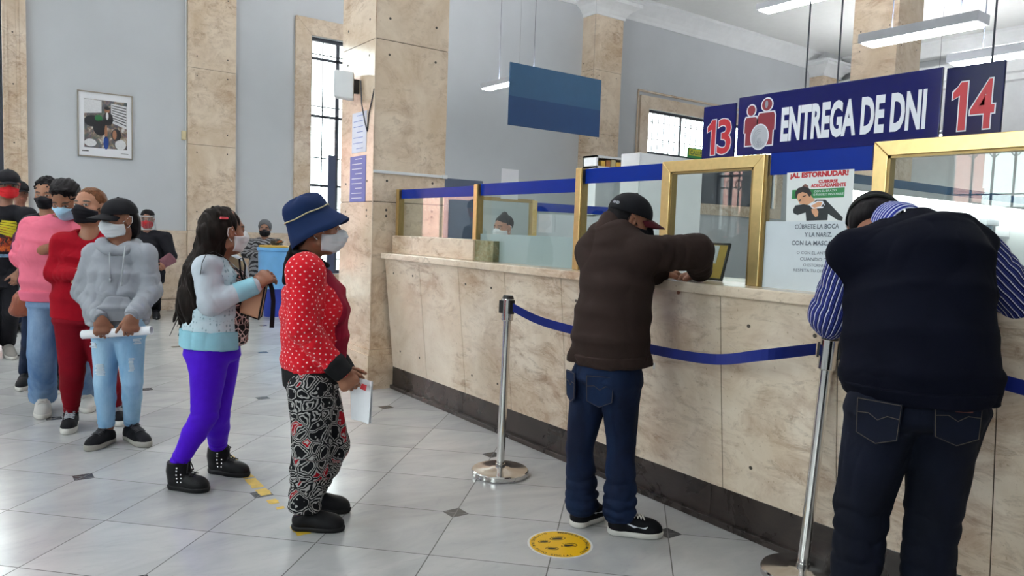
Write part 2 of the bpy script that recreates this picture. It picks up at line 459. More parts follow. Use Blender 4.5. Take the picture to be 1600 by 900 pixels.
# cornice and beams
mb = MB()
prof = [(0, 0), (0, -.42), (.03, -.42), (.05, -.36), (.10, -.27), (.18, -.18), (.28, -.10), (.34, -.07), (.34, 0)]
mb.prism([(p, q) for p, q in prof], (X0, Y1, HZ), (0, -1, 0), (0, 0, 1), (1, 0, 0), X1 - X0)
structure(mb.build('trim_2', M['moulding'], smooth=False), 'grey plaster cove along the top of the back wall')
mb = MB()
mb.prism([(p, q) for p, q in prof], (X1, Y0, HZ), (-1, 0, 0), (0, 0, 1), (0, 1, 0), Y1 - Y0)
mb.box((X1 - .5, Y0, 5.65), (X1, Y1, 6.05)); mb.box((X1 - .25, Y0, 5.5), (X1, Y1, 5.68))
structure(mb.build('trim_3', M['moulding']), 'plaster beam and cornice along the right wall')
mb = MB()
for y in (5.9,):
    mb.box((X0, y, 6.50), (X1, y + .5, HZ))
for x in (2.82, 11.25): mb.box((x, Y0, 6.50), (x + .5, Y1, HZ))
structure(mb.build('trim_4', M['ceiling_paint'], bevel=.01), 'white ceiling beams from pillar to pillar')

# ------------------------------------------------------------------ windows and their surrounds
def surround(mb, axis, val, a, b, z0, z1, w, depth=.06, foot=0.0):
    """mitred marble architrave round an opening on the inner face of a wall"""
    def quad(p, q, r, s):
        poly = [p, q, r, s]
        if axis == 'x': mb.prism(poly, (0, val, 0), (1,0,0), (0,0,1), (0,-1,0), depth)
        else: mb.prism(poly, (val, 0, 0), (0,1,0), (0,0,1), (1,0,0), depth)
    g = .002
    quad((a - w, z0), (a, z0), (a, z1 - g), (a - w, z1 + w - g))
    quad((b, z0), (b + w, z0), (b + w, z1 + w - g), (b, z1 - g))
    quad((a + g, z1), (b - g, z1), (b + w - g, z1 + w), (a - w + g, z1 + w))
    if foot: quad((a - w, z0 - foot), (b + w, z0 - foot), (b + w, z0 - g), (a - w, z0 - g))

def steel_window(name, axis, val, a, b, z0, z1, cols, rows, label, bars=0, rings=False, depth=.02):
    """painted iron window: frame and glazing bars, one pane of glass, optional grille outside"""
    def P(s, z, d=0.0):
        return (s, val + d, z) if axis == 'x' else (val - d, s, z)
    def bx(m, s0, s1, q0, q1, d0, d1): m.box(P(s0, q0, d0), P(s1, q1, d1))
    fr = MB()
    for s0, s1 in ((a, a + .06), (b - .06, b)): bx(fr, s0, s1, z0, z1, .08, .14)
    for q0, q1 in ((z0, z0 + .06), (z1 - .06, z1)): bx(fr, a, b, q0, q1, .08, .14)
    for k in range(1, cols):
        s = a + (b - a)*k/cols; bx(fr, s - .022, s + .022, z0, z1, .09, .13)
    for q in rows: bx(fr, a, b, q - .022, q + .022, .09, .13)
    o = structure(fr.build(name, M['iron']), label)
    gl = MB(); bx(gl, a + .03, b - .03, z0 + .03, z1 - .03, .108, .112)
    gl.build('window_pane', M['window_glass'], parent=o)
    if bars:
        g = MB()
        n = bars
        for k in range(1, n):
            s = a + (b - a)*k/n
            g.tube([P(s, z0 + .02, .2), P(s, z1 - .02, .2)], .018 if rings else .012, 6)
            if rings:
                for zc in (z0 + (z1 - z0)*.3, z0 + (z1 - z0)*.62, z1 - .3):
                    g.tube([P(s + .07*math.cos(q), zc + .10*math.sin(q), .2) for q in np.linspace(0, 2*math.pi, 20)], .010, 6, cap=False)
        for q in np.linspace(z0 + .25, z1 - .25, 5): g.tube([P(a, q, .2), P(b, q, .2)], .011, 6)
        g.build('window_grille', M['iron'], parent=o)
    return o
# window 1: the tall entrance opening at the left end of the back wall
steel_window('window_1', 'x', Y1, -2.35, .30, 0.02, 4.63, 3, [2.55, 3.6], 'tall glazed entrance in the back wall beyond the left edge', 0)
mb = MB(); surround(mb, 'x', Y1, -2.35, .30, 0, 4.63, .20); mb.box((.33, Y1 - .075, 0), (.36, Y1 - .06, 4.6)); mb.box((.50, Y1 - .11, 0), (.575, Y1, 4.9)); mb.box((.46, Y1 - .085, 0), (.50, Y1, 4.85))
mb.mat(1)
for z in (.9, 2.4, 3.2, 3.9): mb.prism(circle_poly(0, 0, .011, .011, 10), (.42, Y1 - .0625, z), (1,0,0), (0,0,1), (0,1,0), .003)
structure(mb.build('trim_5', [M['travertine'], M['plug']], bevel=.003), 'beige marble door surround with grooves at the far left')
# window 2: tall barred window behind the woman in the hat
steel_window('window_2', 'x', Y1, 4.65, 6.75, .55, 4.63, 4, [4.28, 3.30, 2.1], 'tall bright barred window in the back wall beside the big pillar', 7)
m = MB(); xs0, xs1 = on_plane(513, 250, 1, Y1 + .07)[0], on_plane(524, 250, 1, Y1 + .07)[0]; m.box((xs0, Y1 + .05, .56), (xs1, Y1 + .09, on_plane(518, 243, 1, Y1 + .07)[2]))
tag(m.build('window_shutter', plain('dark_blue_shutter', lin(46, 56, 82), .5), base=(xs0, Y1 + .07, .56)), 'dark blue shutter leaf in the lower part of the tall barred window', 'shutter')
mb = MB(); surround(mb, 'x', Y1, 4.65, 6.75, .55, 4.63, .275, .06, .3)
structure(mb.build('trim_6', M['travertine'], bevel=.003), 'beige marble surround of the tall barred window')
# window 3: wide low window high in the far bay
steel_window('window_3', 'x', Y1, 12.85, 18.0, 2.3, 4.42, 4, [3.42], 'wide barred window high in the far bay of the back wall', 26)
mb = MB(); surround(mb, 'x', Y1, 12.85, 18.0, 2.3, 4.42, .28, .06, .28)
mb.tube([(12.50, Y1 - .03, 2.0), (12.50, Y1 - .03, 4.80), (18.4, Y1 - .03, 4.80)], .03, 6)
structure(mb.build('trim_7', M['travertine'], bevel=.003), 'beige marble surround of the far barred window')
# dark roller blind hanging in the lower half of window 3
mb = MB(); mb.box((12.9, Y1 + .02, 2.32), (17.9, Y1 + .05, 3.40)); structure(mb.build('window_blind', M['iron']), 'dark panel closing the lower half of the far barred window')
for k, (a, b, z0, z1) in enumerate(LEFT_HOLES):
    steel_window('window_%d' % (k + 4), 'y', X0, a, b, z0, z1, 2, [z0 + 1.25, z0 + 2.5], 'tall side window with ornamental grille in the left wall', max(3, int((b - a)/.27)), True)

# outside: pavement and a pink house across the street
M['street'] = plain('pale_street_paving', lin(176, 174, 170), .8)
M['pink_render'] = plain('pink_house_render', lin(234, 176, 166), .8, var=.05)
M['shutter'] = plain('dark_window_shutter', lin(60, 62, 70), .6)
mb = MB(); mb.box((-40, Y1 + .7, -.2), (40, 40, -.02)); mb.box((-30, -20, -.2), (X0 - 1.1, Y1 + .7, -.02)); structure(mb.build('ground', M['street']))
def house(x0, y0, x1, y1, h, face, label):
    t = thing('town_house', label, 'house', (x0, y0, -.02))
    w = MB(); w.box((x0, y0, -.02), (x1, y1, h)); w.box((x0 - .15, y0 - .15, h), (x1 + .15, y1 + .15, h + .3)); w.box((x0 - .05, y0 - .05, 3.4), (x1 + .05, y1 + .05, 3.6))
    w.build('wall', M['pink_render'], t)
    n = 5
    for k in range(n):
        for z in (.4, 4.3):
            m = MB(); f = (k + .5) / n
            if face == 'y': c = x0 + (x1 - x0)*f; m.box((c - .55, y0 - .08, z), (c + .55, y0 + .02, z + 2.1))
            else: c = y0 + (y1 - y0)*f; m.box((x1 - .02, c - .55, z), (x1 + .08, c + .55, z + 2.1))
            m.build('shutter', M['shutter'], t)
    return t
house(-9.5, 23, 1.5, 30, 6.0, 'y', 'pink rendered house across the street, seen through the entrance glass')
house(-24, 12.0, -15, 27.0, 6.2, 'x', 'pink rendered house beyond the side windows, seen as a reflection')

# ------------------------------------------------------------------ things on the walls
# framed photograph, tilted a little
t = thing('framed_picture', 'framed colour photograph in a white mat on the grey back wall', 'picture', (1.54, Y1, 2.75))
px0, px1, pz0, pz1 = 1.185, 1.905, 2.29, 3.235
fr = MB(); fw = .016
fr.box((px0, Y1 - .03, pz0), (px0 + fw, Y1 - .002, pz1)); fr.box((px1 - fw, Y1 - .03, pz0), (px1, Y1 - .002, pz1))
fr.box((px0, Y1 - .03, pz0), (px1, Y1 - .002, pz0 + fw)); fr.box((px0, Y1 - .03, pz1 - fw), (px1, Y1 - .002, pz1))
fr.build('frame', plain('dull_silver_frame', lin(150, 142, 130), .4, .6), t)
m = MB(); m.box((px0 + fw, Y1 - .018, pz0 + fw), (px1 - fw, Y1 - .003, pz1 - fw))
for k in range(4): pass
m.mat(1)
m.box((px0 + .055, Y1 - .0195, pz0 + .075), (px0 + .14, Y1 - .0175, pz0 + .09)); m.box((px1 - .16, Y1 - .0195, pz0 + .072), (px1 - .06, Y1 - .0175, pz0 + .078))
m.build('mat', [M['paper'], M['black_plastic']], t)
ix0, ix1, iz0, iz1 = px0 + .085, px1 - .075, pz0 + .135, pz1 - .11
def photo_mat():
    q = NT('busy_street_market_print'); co = q.coord('Object')
    a = q.noise(q.mapping(co, (1, 1, .8)), 6, 6, .65, 1.2); b = q.noise(co, 14, 5, .6, .6, out=1)
    c = q.ramp(a, [(.36, lin(12, 16, 30)), (.46, lin(34, 36, 44)), (.54, lin(120, 92, 66)), (.62, lin(206, 198, 188)), (.75, lin(236, 236, 238))])
    hs = q.n('ShaderNodeHueSaturation'); hs.inputs['Saturation'].default_value = .8; hs.inputs['Value'].default_value = .7; q.link(b, hs.inputs['Color'])
    q.set(color=q.mix(.22, c, hs.outputs[0]), rough=.25); return q.m
pm = MB(); pm.box((ix0, Y1 - .021, iz0), (ix1, Y1 - .017, iz1))
e = (1, 0, 0); z = (0, 0, 1); nn = (0, 1, 0); yy = Y1 - .023
def pblob(mi, cu, cv, ru, rv, n=18, dy=0.0): pm.mat(mi).prism(circle_poly(cu, cv, ru, rv, n), (ix0, yy - dy, iz0), e, z, nn, .003)
iw, ih = ix1 - ix0, iz1 - iz0
pm.mat(3).prism([(0, .70*ih), (.40*iw, .74*ih), (.40*iw, .99*ih), (0, .99*ih)], (ix0, yy, iz0), e, z, nn, .003)
pm.mat(3).prism([(.62*iw, .55*ih), (iw*.99, .44*ih), (iw*.99, .92*ih), (.62*iw, .95*ih)], (ix0, yy, iz0), e, z, nn, .003)
for k in range(7): pm.mat(1).prism([(.64*iw, (.60 + .05*k)*ih), (.98*iw, (.50 + .06*k)*ih), (.98*iw, (.52 + .06*k)*ih), (.64*iw, (.615 + .05*k)*ih)], (ix0, yy - .001, iz0), e, z, nn, .003)
pblob(1, .2*iw, .55*ih, .2*iw, .12*ih); pblob(2, .33*iw, .62*ih, .09*iw, .07*ih, dy=.001); pblob(1, .36*iw, .42*ih, .16*iw, .16*ih, dy=.001)
pblob(4, .53*iw, .80*ih, .06*iw, .06*ih, dy=.001); pblob(1, .53*iw, .84*ih, .07*iw, .035*ih, dy=.002); pblob(1, .55*iw, .62*ih, .12*iw, .14*ih, dy=.0005); pblob(3, .53*iw, .68*ih, .03*iw, .08*ih, dy=.002)
pblob(4, .50*iw, .35*ih, .035*iw, .14*ih, dy=.002); pblob(5, .50*iw, .12*ih, .06*iw, .14*ih, dy=.002); pblob(1, .74*iw, .30*ih, .12*iw, .13*ih, dy=.001); pblob(3, .14*iw, .10*ih, .14*iw, .08*ih, dy=.001); pblob(3, .84*iw, .1*ih, .13*iw, .11*ih, dy=.001); pblob(4, .7*iw, .3*ih, .05*iw, .10*ih, dy=.002)
pm.build('print', [photo_mat(), plain('print_black', lin(14, 15, 22), .3), plain('print_green', lin(30, 96, 52), .3), plain('print_white', lin(214, 214, 216), .3, var=.1, scale=40), plain('print_skin', lin(150, 104, 78), .3), plain('print_blue', lin(26, 60, 130), .3)], t)

# switch box and conduit beside the pilaster
mb = MB(); mb.box((2.59, Y1 - .05, 2.66), (2.655, Y1 - .001, 2.80))
tag(mb.build('junction_box', plain('cream_plastic', lin(222, 208, 168), .5), bevel=.004), 'small cream junction box beside the flat marble pilaster', 'junction box')
mb = MB(); mb.tube([(2.655, Y1 - .02, .2), (2.655, Y1 - .02, 6.2)], .011, 6)
tag(mb.build('conduit', M['white_paint']), 'thin vertical conduit along the flat marble pilaster', 'conduit')

# loudspeaker on the left face of the big pillar
t = thing('wall_speaker', 'small white loudspeaker on the lit side of the big pillar', 'speaker', (2.60, 6.10, 2.42))
sx = MB(); sx.prism([(-.085, 0), (.085, -.02), (.085, .215), (-.085, .225)], (2.565, 6.10, 2.515), (.90, -.43, 0), (0, 0, 1), (.43, .90, 0), .12); 
sx.build('cabinet', M['white_paint'], t, bevel=.012)
br = MB(); br.box((2.60, 6.12, 2.56), (2.722, 6.16, 2.68)); br.build('bracket', M['black_plastic'], t)
mb = MB(); mb.tube([(2.70, 6.05, 2.66), (2.69, 6.0, 2.46), (2.705, 5.96, 2.30), (2.715, 5.93, 2.22), (2.713, 5.90, 2.36), (2.712, 5.82, 2.52), (2.71, 5.796, 2.56)], .006, 6)
tag(mb.build('cable', M['iron'], smooth=True), 'loose dark cable drooping below the white loudspeaker', 'cable')
# sheets on that face
def wall_sheet(name, label, cat, y0, y1, z0, z1, base, lines, colors):
    m = MB(); xf = 2.72
    m.box((xf - .004, y0, z0), (xf - .0005, y1, z1)); m.mat(1)
    for k in range(lines):
        zz = z1 - (k + .7)*(z1 - z0)/(lines + .4); w = (y1 - y0)*(.8 if k % 3 else .55)
        m.box((xf - .0055, y0 + .04*(y1-y0) + .06, zz), (xf - .0035, y0 + .06 + w*.86, zz + (z1-z0)*.018))
    return tag(m.build(name, colors), label, cat)
wall_sheet('notice_sheet', 'blue printed notice on the lit side of the big pillar, lower one', 'notice', 5.95, 6.28, 1.62, 2.02, 'b', 9, [plain('blue_notice', lin(96, 104, 176), .4, var=.1), M['white_print']])
wall_sheet('notice_sheet', 'pale notice above the blue one on the lit side of the big pillar', 'notice', 5.95, 6.25, 2.05, 2.40, 'w', 7, [plain('pale_notice', lin(216, 222, 238), .4), plain('blue_ink', lin(120, 140, 200), .4)])
# white conduit line on the back wall, seen above the counter glass
mb = MB(); mb.tube([(8.6, Y1 - .02, 2.36), (10.7, Y1 - .02, 2.42)], .02, 6)
tag(mb.build('conduit', M['wall_paint']), 'grey conduit running along the back wall behind the counter glass', 'conduit')

# ------------------------------------------------------------------ pendant fluorescent fittings
M['lamp_body'] = plain('grey_lamp_body', lin(168, 170, 176), .4)
M['added_glow_up'] = emitter('added_uplight_glow', (.96, .98, 1, 1), 230.0)  # upward glow added to brighten ceiling and walls
M['lamp_glow'] = emitter('lit_diffuser', (.94, .97, 1, 1), 36.0)
def lamp(x, ya, yb, z, w, label, rods):
    t = thing('pendant_lamp', label, 'ceiling lamp', (x, (ya + yb)/2, z), 'long fluorescent lamps hanging from the ceiling')
    b = MB(); b.box((x - w/2, ya, z), (x + w/2, yb, z + .075)); b.build('housing', M['lamp_body'], t, bevel=.004)
    d = MB(); d.box((x - w/2 + .015, ya + .03, z - .012), (x + w/2 - .015, yb - .03, z + .002)); d.build('diffuser', M['lamp_glow'], t)
    u = MB(); u.box((x - w/2 + .02, ya + .03, z + .072), (x + w/2 - .02, yb - .03, z + .079)); u.build('added_uplight', M['added_glow_up'], t)  # added glow strip on the housing top, unseen from below
    for y in rods:
        r = MB(); r.tube([(x, y, z + .07), (x, y, HZ)], .004, 6); r.build('rod', M['iron'], t)
    return t
def at_x(px, py, x): return on_plane(px, py, 0, x)
def lamp_px(x, p0, p1, w, label):
    a = at_x(*p0, x); b = at_x(*p1, x)
    y0, y1 = sorted((a[1], b[1])); z = (a[2] + b[2])/2
    return lamp(x, y0, y1, z, w, label, [y0 + .18*(y1 - y0), y1 - .25*(y1 - y0)])
lamp_px(6.0, (1350, 70), (1537, 37), .20, 'long lit pendant lamp hanging right above the big blue sign')
lamp_px(7.6, (1190, 16), (1330, -14), .22, 'lit pendant lamp at the top edge, left of the pillar behind the sign')
lamp_px(6.8, (1486, 104), (1700, 66), .20, 'lit pendant lamp low at the right edge behind the number 14 sign')
lamp_px(6.3, (758, 140), (852, 117), .18, 'lit pendant lamp half hidden behind the blank blue sign')

# unseen lamps added to brighten the hall: more of the same fittings
for x in (-3.0, 1.2, 6.4):
    for y in (4.2, 8.6):
        if x > 5: continue
        lamp(x, y - .9, y + .9, 5.2, .2, 'lit pendant lamp added above the frame to brighten the hall', [y - .6, y + .6])
for x in (9.0, 13.5, 17.5): lamp(x, -3.1, -1.3, 5.4, .2, 'lit pendant lamp added right of the frame to brighten the space behind the counter', [-2.8, -1.6])
lamp(17.5, 7.9, 9.0, 3.9, .2, 'unseen lit pendant lamp added behind the square pillar to brighten the far capital', [8.1, 8.8])  # added lamp hidden by the pillar, lights the far capital
# ------------------------------------------------------------------ the counter
CE, CG, CB, CZ = 2.785, 2.95, 2.928, 1.187       # slab edge, glass plane, plinth face, counter height
CY0, CY1 = -3.9, 5.766
counter = thing('service_counter', 'long beige marble service counter with sloping front and dark plinth', 'counter', (2.95, 2.0, 0))
seams = [5.766]
y = 5.16
while y > CY0: seams.append(y); y -= .588
seams.append(CY0)
mb = MB(); g = .0022
for a, b in zip(seams[:-1], seams[1:]):
    mb.hexa([(2.925, b + g, .19), (2.96, b + g, .19), (2.96, a - g, .19), (2.925, a - g, .19), (2.825, b + g, 1.135), (2.88, b + g, 1.135), (2.88, a - g, 1.135), (2.825, a - g, 1.135)])
mb.mat(1).hexa([(2.929, CY0, .19), (2.95, CY0, .19), (2.95, CY1, .19), (2.929, CY1, .19), (2.829, CY0, 1.135), (2.86, CY0, 1.135), (2.86, CY1, 1.135), (2.829, CY1, 1.135)])
mb.mat(2)
sl = np.array([2.825 - 2.925, 0, 1.135 - .19]); sl /= np.linalg.norm(sl)
for a, b in zip(seams[:-1], seams[1:]):
    for fy in (.22, .78):
        for z in (1.03, .36):
            x = 2.925 + (2.825 - 2.925)*(z - .19)/(1.135 - .19)
            mb.prism(circle_poly(0, 0, .009, .009, 10), (x - .0012, a + (b - a)*(fy + .06*math.sin(a*9 + z)), z + .02*math.sin(a*5)), (0, 1, 0), sl, (1, 0, 0), .002)
mb.build('front_panel', [M['travertine_counter'], M['joint'], M['plug']], counter)
mb = MB(); mb.box((CE, CY0, 1.137), (3.45, CY1, CZ)); mb.build('countertop', M['travertine_counter'], counter, bevel=.006)
mb = MB()
yy = CY1
while yy > CY0:
    y2 = max(CY0, yy - 1.16); mb.box((CB - .004, y2 + .001, .03), (2.99, yy - .001, .192)); yy = y2
mb.box((CB - .03, CY0, 0), (3.0, CY1, .032)); mb.build('plinth', M['plinth'], counter, bevel=.003)
mb = MB(); mb.box((2.96, CY0, .03), (3.42, CY1 - .02, 1.14)); mb.build('carcass', M['joint'], counter)
mb = MB(); mb.box((2.89, 4.475, CZ), (3.03, 5.762, 1.337)); mb.build('upstand', M['travertine_counter'], counter, bevel=.004)
mb = MB(); mb.box((2.905, 4.24, CZ), (3.03, 4.474, 1.333)); o = mb.build('end_block', M['green_onyx'], counter, bevel=.003); o['label'] = 'green veined marble end block'

# ------------------------------------------------------------------ the glass screen, bay by bay
def frosted():
    t = NT('frosted_film'); t.set(color=lin(200, 207, 214), rough=.35)
    tr = t.n('ShaderNodeBsdfTransparent'); tr.inputs[0].default_value = (.8, .88, .9, 1)
    mx = t.n('ShaderNodeMixShader'); mx.inputs[0].default_value = .90
    t.link(tr.outputs[0], mx.inputs[1]); t.link(t.b.outputs[0], mx.inputs[2]); t.link(mx.outputs[0], t.out.inputs[0]); return t.m
M['frosted'] = frosted()
M['pale_film'] = plain('pale_white_film', lin(206, 214, 220), .4, var=.03)
GT = .006
def bay(label, y0, y1, z0, z1, band, frost, film='frosted'):
    t = thing('glass_screen', label, 'glass screen', (CG, (y0 + y1)/2, z0))
    p = MB(); p.box((CG, y0, z0), (CG + GT, y1, z1)); p.build('glass_pane', M['glass'], t)
    if band:
        b = MB(); b.box((CG - .002, y0, z1 - band), (CG - .0003, y1, z1 + .001)); b.box((CG + GT + .0003, y0, z1 - band), (CG + GT + .002, y1, z1 + .001)); b.build('blue_band', M['blue_film'], t)
    if frost:
        b = MB(); b.box((CG + GT + .0004, y0, z0), (CG + GT + .002, y1, frost)); b.build('frosted_band', M[film], t)
    return t
def post(t, y, z0, z1, w=.045, d=.03):
    p = MB(); p.box((CG - d, y - w/2, z0), (CG + d, y + w/2, z1)); p.build('post', M['brass'], t, bevel=.003)
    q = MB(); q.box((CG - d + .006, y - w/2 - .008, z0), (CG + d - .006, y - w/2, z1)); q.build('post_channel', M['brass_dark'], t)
t = bay('end bay of the glass screen beside the pillar, on the marble upstand', 4.54, 5.74, 1.337, 1.728, .075, 0)
post(t, 5.745, 1.337, 1.733, .04); post(t, 4.515, 1.335, 1.738)
t = bay('second bay of the glass screen from the pillar, with frosted foot', 3.41, 4.49, CZ, 1.738, .082, 1.381)
t = bay('glass bay with blue top band behind the man in brown', 2.735, 3.36, CZ, 1.79, .085, 1.40)
post(t, 3.385, CZ, 1.797, .05)
t = bay('glass bay holding the sneeze poster between the two brass frames', 1.60, 2.075, CZ, 1.80, .098, 0)
def brass_window(label, y0, y1, z0, z1, w=.058, x=CG - .022, d=.05):
    t = thing('teller_window', label, 'teller window', (x, (y0 + y1)/2, z0))
    f = MB()
    def bar(poly): f.prism(poly, (x, 0, 0), (0, 1, 0), (0, 0, 1), (1, 0, 0), d)
    bar([(y0, z0), (y0 + w, z0), (y0 + w, z1 - w), (y0, z1)]); bar([(y1 - w, z0), (y1, z0), (y1, z1), (y1 - w, z1 - w)]); bar([(y0, z1), (y0 + w + .0005, z1 - w), (y1 - w - .0005, z1 - w), (y1, z1)])
    f.build('frame', M['brass'], t, bevel=.003)
    c = MB(); c.box((x + .008, y0 - .014, z0), (x + d - .006, y0, z1 - .004)); c.box((x + .006, y0 + w, z0), (x + d - .004, y0 + w + .012, z1 - w)); c.box((x + .006, y1 - w - .010, z0), (x + d - .004, y1 - w, z1 - w)); c.box((x + .006, y0 + w, z1 - w - .010), (x + d - .004, y1 - w, z1 - w))
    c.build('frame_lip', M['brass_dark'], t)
    p = MB(); p.box((x + .024, y0 + w + .012, z0 + .012), (x + .030, y1 - w - .010, z1 - w - .008)); p.build('glass_pane', M['glass'], t)
    return t
brass_window('brass framed teller window under the number 13, beside the man in brown', 2.095, 2.722, CZ, 1.797)
brass_window('brass framed teller window under the number 14, above the man in navy', .62, 1.585, CZ, 1.812)
t = bay('last glass bay at the right edge of the counter', -1.0, .60, CZ, 1.80, .098, 0)

# ------------------------------------------------------------------ poster in the fourth bay
t = thing('poster', 'sneeze etiquette poster with a masked gesture, taped inside the counter glass', 'poster', (CG, 1.84, 1.2))
xo = CG - .0035; eu = np.array([0, -1.0, 0]); ev = np.array([0, 0, 1.0])
def pp(px, py): q = on_plane(px, py, 0, xo); return (-q[1], q[2])
def flat(mb, pts, lift, px=True):
    """flat printed shape on the poster, traced on the glass plane"""
    poly = [pp(*p) for p in pts] if px else pts
    mb.prism(poly, (xo - lift, 0, 0), (0, -1, 0), (0, 0, 1), (1, 0, 0), .0006)
s = MB(); flat(s, [(1195, 346), (1352, 345), (1350, 462), (1190, 451)], 0); s.build('lower_sheet', M['pale_film'], t)
s = MB(); flat(s, [(1230, 270), (1335, 264), (1331, 345), (1228, 346)], .0004); s.build('upper_sheet', plain('glossy_white_sheet', lin(226, 230, 230), .25, var=.02), t)
s = MB(); flat(s, [(1238, 297), (1320, 293), (1319, 308), (1237, 311)], .0008); s.build('green_strip', plain('green_print', lin(30, 120, 62), .4), t)
def line_px(mb, body, p0, p1, hpx, mat_i=0, bold=0.0, lift=.0012):
    a, b = np.array(pp(*p0)), np.array(pp(*p1)); c = np.array(pp(p0[0], p0[1] - hpx)); h = c[1] - a[1]
    d = np.array([0, -(b - a)[0], (b - a)[1]]); wd = np.linalg.norm(d); d /= wd
    add_text(mb.mat(mat_i), body, .1, (xo - lift, -a[0], a[1]), d, (0, 0, 1), width=wd, height=h, bold=bold)
GI = plain('grey_ink', lin(92, 100, 112), .5)
for nm, mt, body, p0, p1, hp, bd in (
    ('red_lettering', M['red_print'], '¡AL ESTORNUDAR!', (1235, 281), (1326, 276), 10.5, .006), ('red_lettering', M['red_print'], 'CUBRIRSE', (1279, 286.5), (1309, 285.3), 5.5, .005), ('red_lettering', M['red_print'], 'ADECUADAMENTE', (1267, 293.3), (1322, 291), 5.8, .005),
    ('white_lettering', M['white_print'], 'CON EL BRAZO', (1272, 300.5), (1307, 298.8), 3.0, 0), ('white_lettering', M['white_print'], 'O PAÑUELO DESECHABLE', (1271, 306), (1318, 304), 4.2, 0),
    ('grey_lettering', GI, 'CÚBRETE LA BOCA', (1242, 358), (1311, 357), 9, .002), ('grey_lettering', GI, 'Y LA NARIZ.', (1257, 370), (1300, 370), 7, .002), ('grey_lettering', GI, 'CON LA MASCARILLA', (1237, 383), (1322, 384), 7, .002),
    ('grey_lettering', GI, 'O CON EL ANTEBRAZO', (1245, 397), (1316, 398.5), 4.5, 0), ('grey_lettering', GI, 'CUANDO TOSAS', (1250, 407), (1312, 409), 5, 0), ('grey_lettering', GI, 'O ESTORNUDES', (1255, 416), (1300, 418), 4.5, 0), ('grey_lettering', GI, 'RESPETA TU DISTANCIA', (1240, 424), (1312, 427), 4.5, 0)):
    s = MB(); line_px(s, body, p0, p1, hp, bold=bd); s.build(nm, mt, t)
MS = [plain('poster_black', lin(24, 30, 34), .35), plain('poster_skin', lin(206, 152, 116), .35), plain('poster_hair', lin(30, 24, 26), .35), M['white_print'], plain('poster_ear', lin(120, 80, 70), .35)]
s = MB()
s.mat(4); flat(s, [(1253, 292), (1258, 287), (1263, 290), (1264, 298), (1254, 298)], .0009)
s.mat(1); flat(s, [(1245, 304), (1252, 300), (1263, 300), (1270, 309), (1274, 313), (1262, 320), (1250, 319), (1246, 312)], .0010)
s.mat(2); flat(s, [(1243, 309), (1243, 300), (1247, 294), (1256, 291), (1264, 294), (1269, 302), (1265, 308), (1261, 302), (1254, 300), (1247, 303), (1245, 309)], .0012)
s.mat(0); flat(s, [(1239, 328), (1243, 321), (1256, 319), (1266, 321), (1276, 312), (1290, 312), (1300, 322), (1317, 340), (1316, 345), (1309, 344), (1294, 334), (1293, 344), (1260, 345), (1259, 332), (1246, 336), (1240, 333)], .0011)
s.mat(3); flat(s, [(1264, 320), (1277, 314), (1286, 314), (1289, 320), (1286, 325), (1270, 326)], .0014)
s.mat(1); flat(s, [(1267, 322), (1279, 315), (1285, 316), (1283, 322), (1273, 325)], .0016); flat(s, [(1268, 327), (1276, 325), (1279, 331), (1278, 338), (1274, 339), (1269, 332)], .0016)
s.mat(2); flat(s, [(1283, 323), (1287, 318), (1288, 323)], .0018); flat(s, [(1248, 313), (1251, 311), (1252, 313), (1250, 315)], .0016); flat(s, [(1254, 306.5), (1259, 305), (1260, 306), (1255, 308)], .0016)
s.build('figure_print', MS, t)

# ------------------------------------------------------------------ hanging signs over the counter
XS = CG
def rods(t, ys, z, x=XS + .008):
    for y in ys:
        r = MB(); r.tube([(x, y, z - .02), (x, y, HZ)], .0035, 6); r.build('rod', M['iron'], t)
def sign_board(label, y0, y1, z0, z1, mat, rod_ys):
    t = thing('counter_sign', label, 'sign', (XS, (y0 + y1)/2, z0))
    b = MB(); b.box((XS, y0, z0), (XS + .012, y1, z1)); b.build('board', M[mat], t, bevel=.002)
    if rod_ys: rods(t, rod_ys, z1)
    return t
def su(px, py, lift=.0012): q = on_plane(px, py, 0, XS); return (-q[1], q[2])
def sflat(mb, poly, lift, th=.0008): mb.prism(poly, (XS - lift, 0, 0), (0, -1, 0), (0, 0, 1), (1, 0, 0), th)
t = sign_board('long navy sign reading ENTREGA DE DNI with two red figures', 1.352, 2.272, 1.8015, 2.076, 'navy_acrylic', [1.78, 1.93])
s = MB(); L = [(1219, 222), (1445, 200)]
a = np.array(su(1219, 222)); b = np.array(su(1445, 202)); hh = .165
add_text(s, 'ENTREGA DE DNI', .2, (XS - .0015, -a[0], su(1222, 222)[1]), (0, -1, 0), (0, 0, 1), width=b[0] - a[0], height=su(1229, 167)[1] - su(1222, 222)[1], bold=.008)
s.build('lettering', M['white_print'], t)
def person_icon(mb, cx, base, sc, grow, lift, wide=1.0):
    """flat pictogram: round head over a block body"""
    g = grow
    hw = .026*sc*wide
    sflat(mb, circle_poly(cx, base + .162*sc, .021*sc*(1.12 if wide > 1 else 1) + g, .024*sc + g, 28), lift)
    sflat(mb, [(cx - hw - g, base - g), (cx + hw + g, base - g), (cx + hw + g, base + .058*sc), (cx + hw + .007*sc + g, base + .058*sc), (cx + hw + .007*sc + g, base + .118*sc), (cx + hw + g, base + .13*sc + g), (cx - hw - g, base + .13*sc + g), (cx - hw - .007*sc - g, base + .118*sc), (cx - hw - .007*sc - g, base + .058*sc), (cx - hw - g, base + .058*sc)], lift)
c1 = su(1173, 200)[0]; c2 = su(1197, 198)[0]
s = MB(); person_icon(s, c1, 1.845, 1.0, .006, .0012); person_icon(s, c2, 1.842, 1.13, .006, .0012, 1.25); s.build('icon_outline', M['white_print'], t)
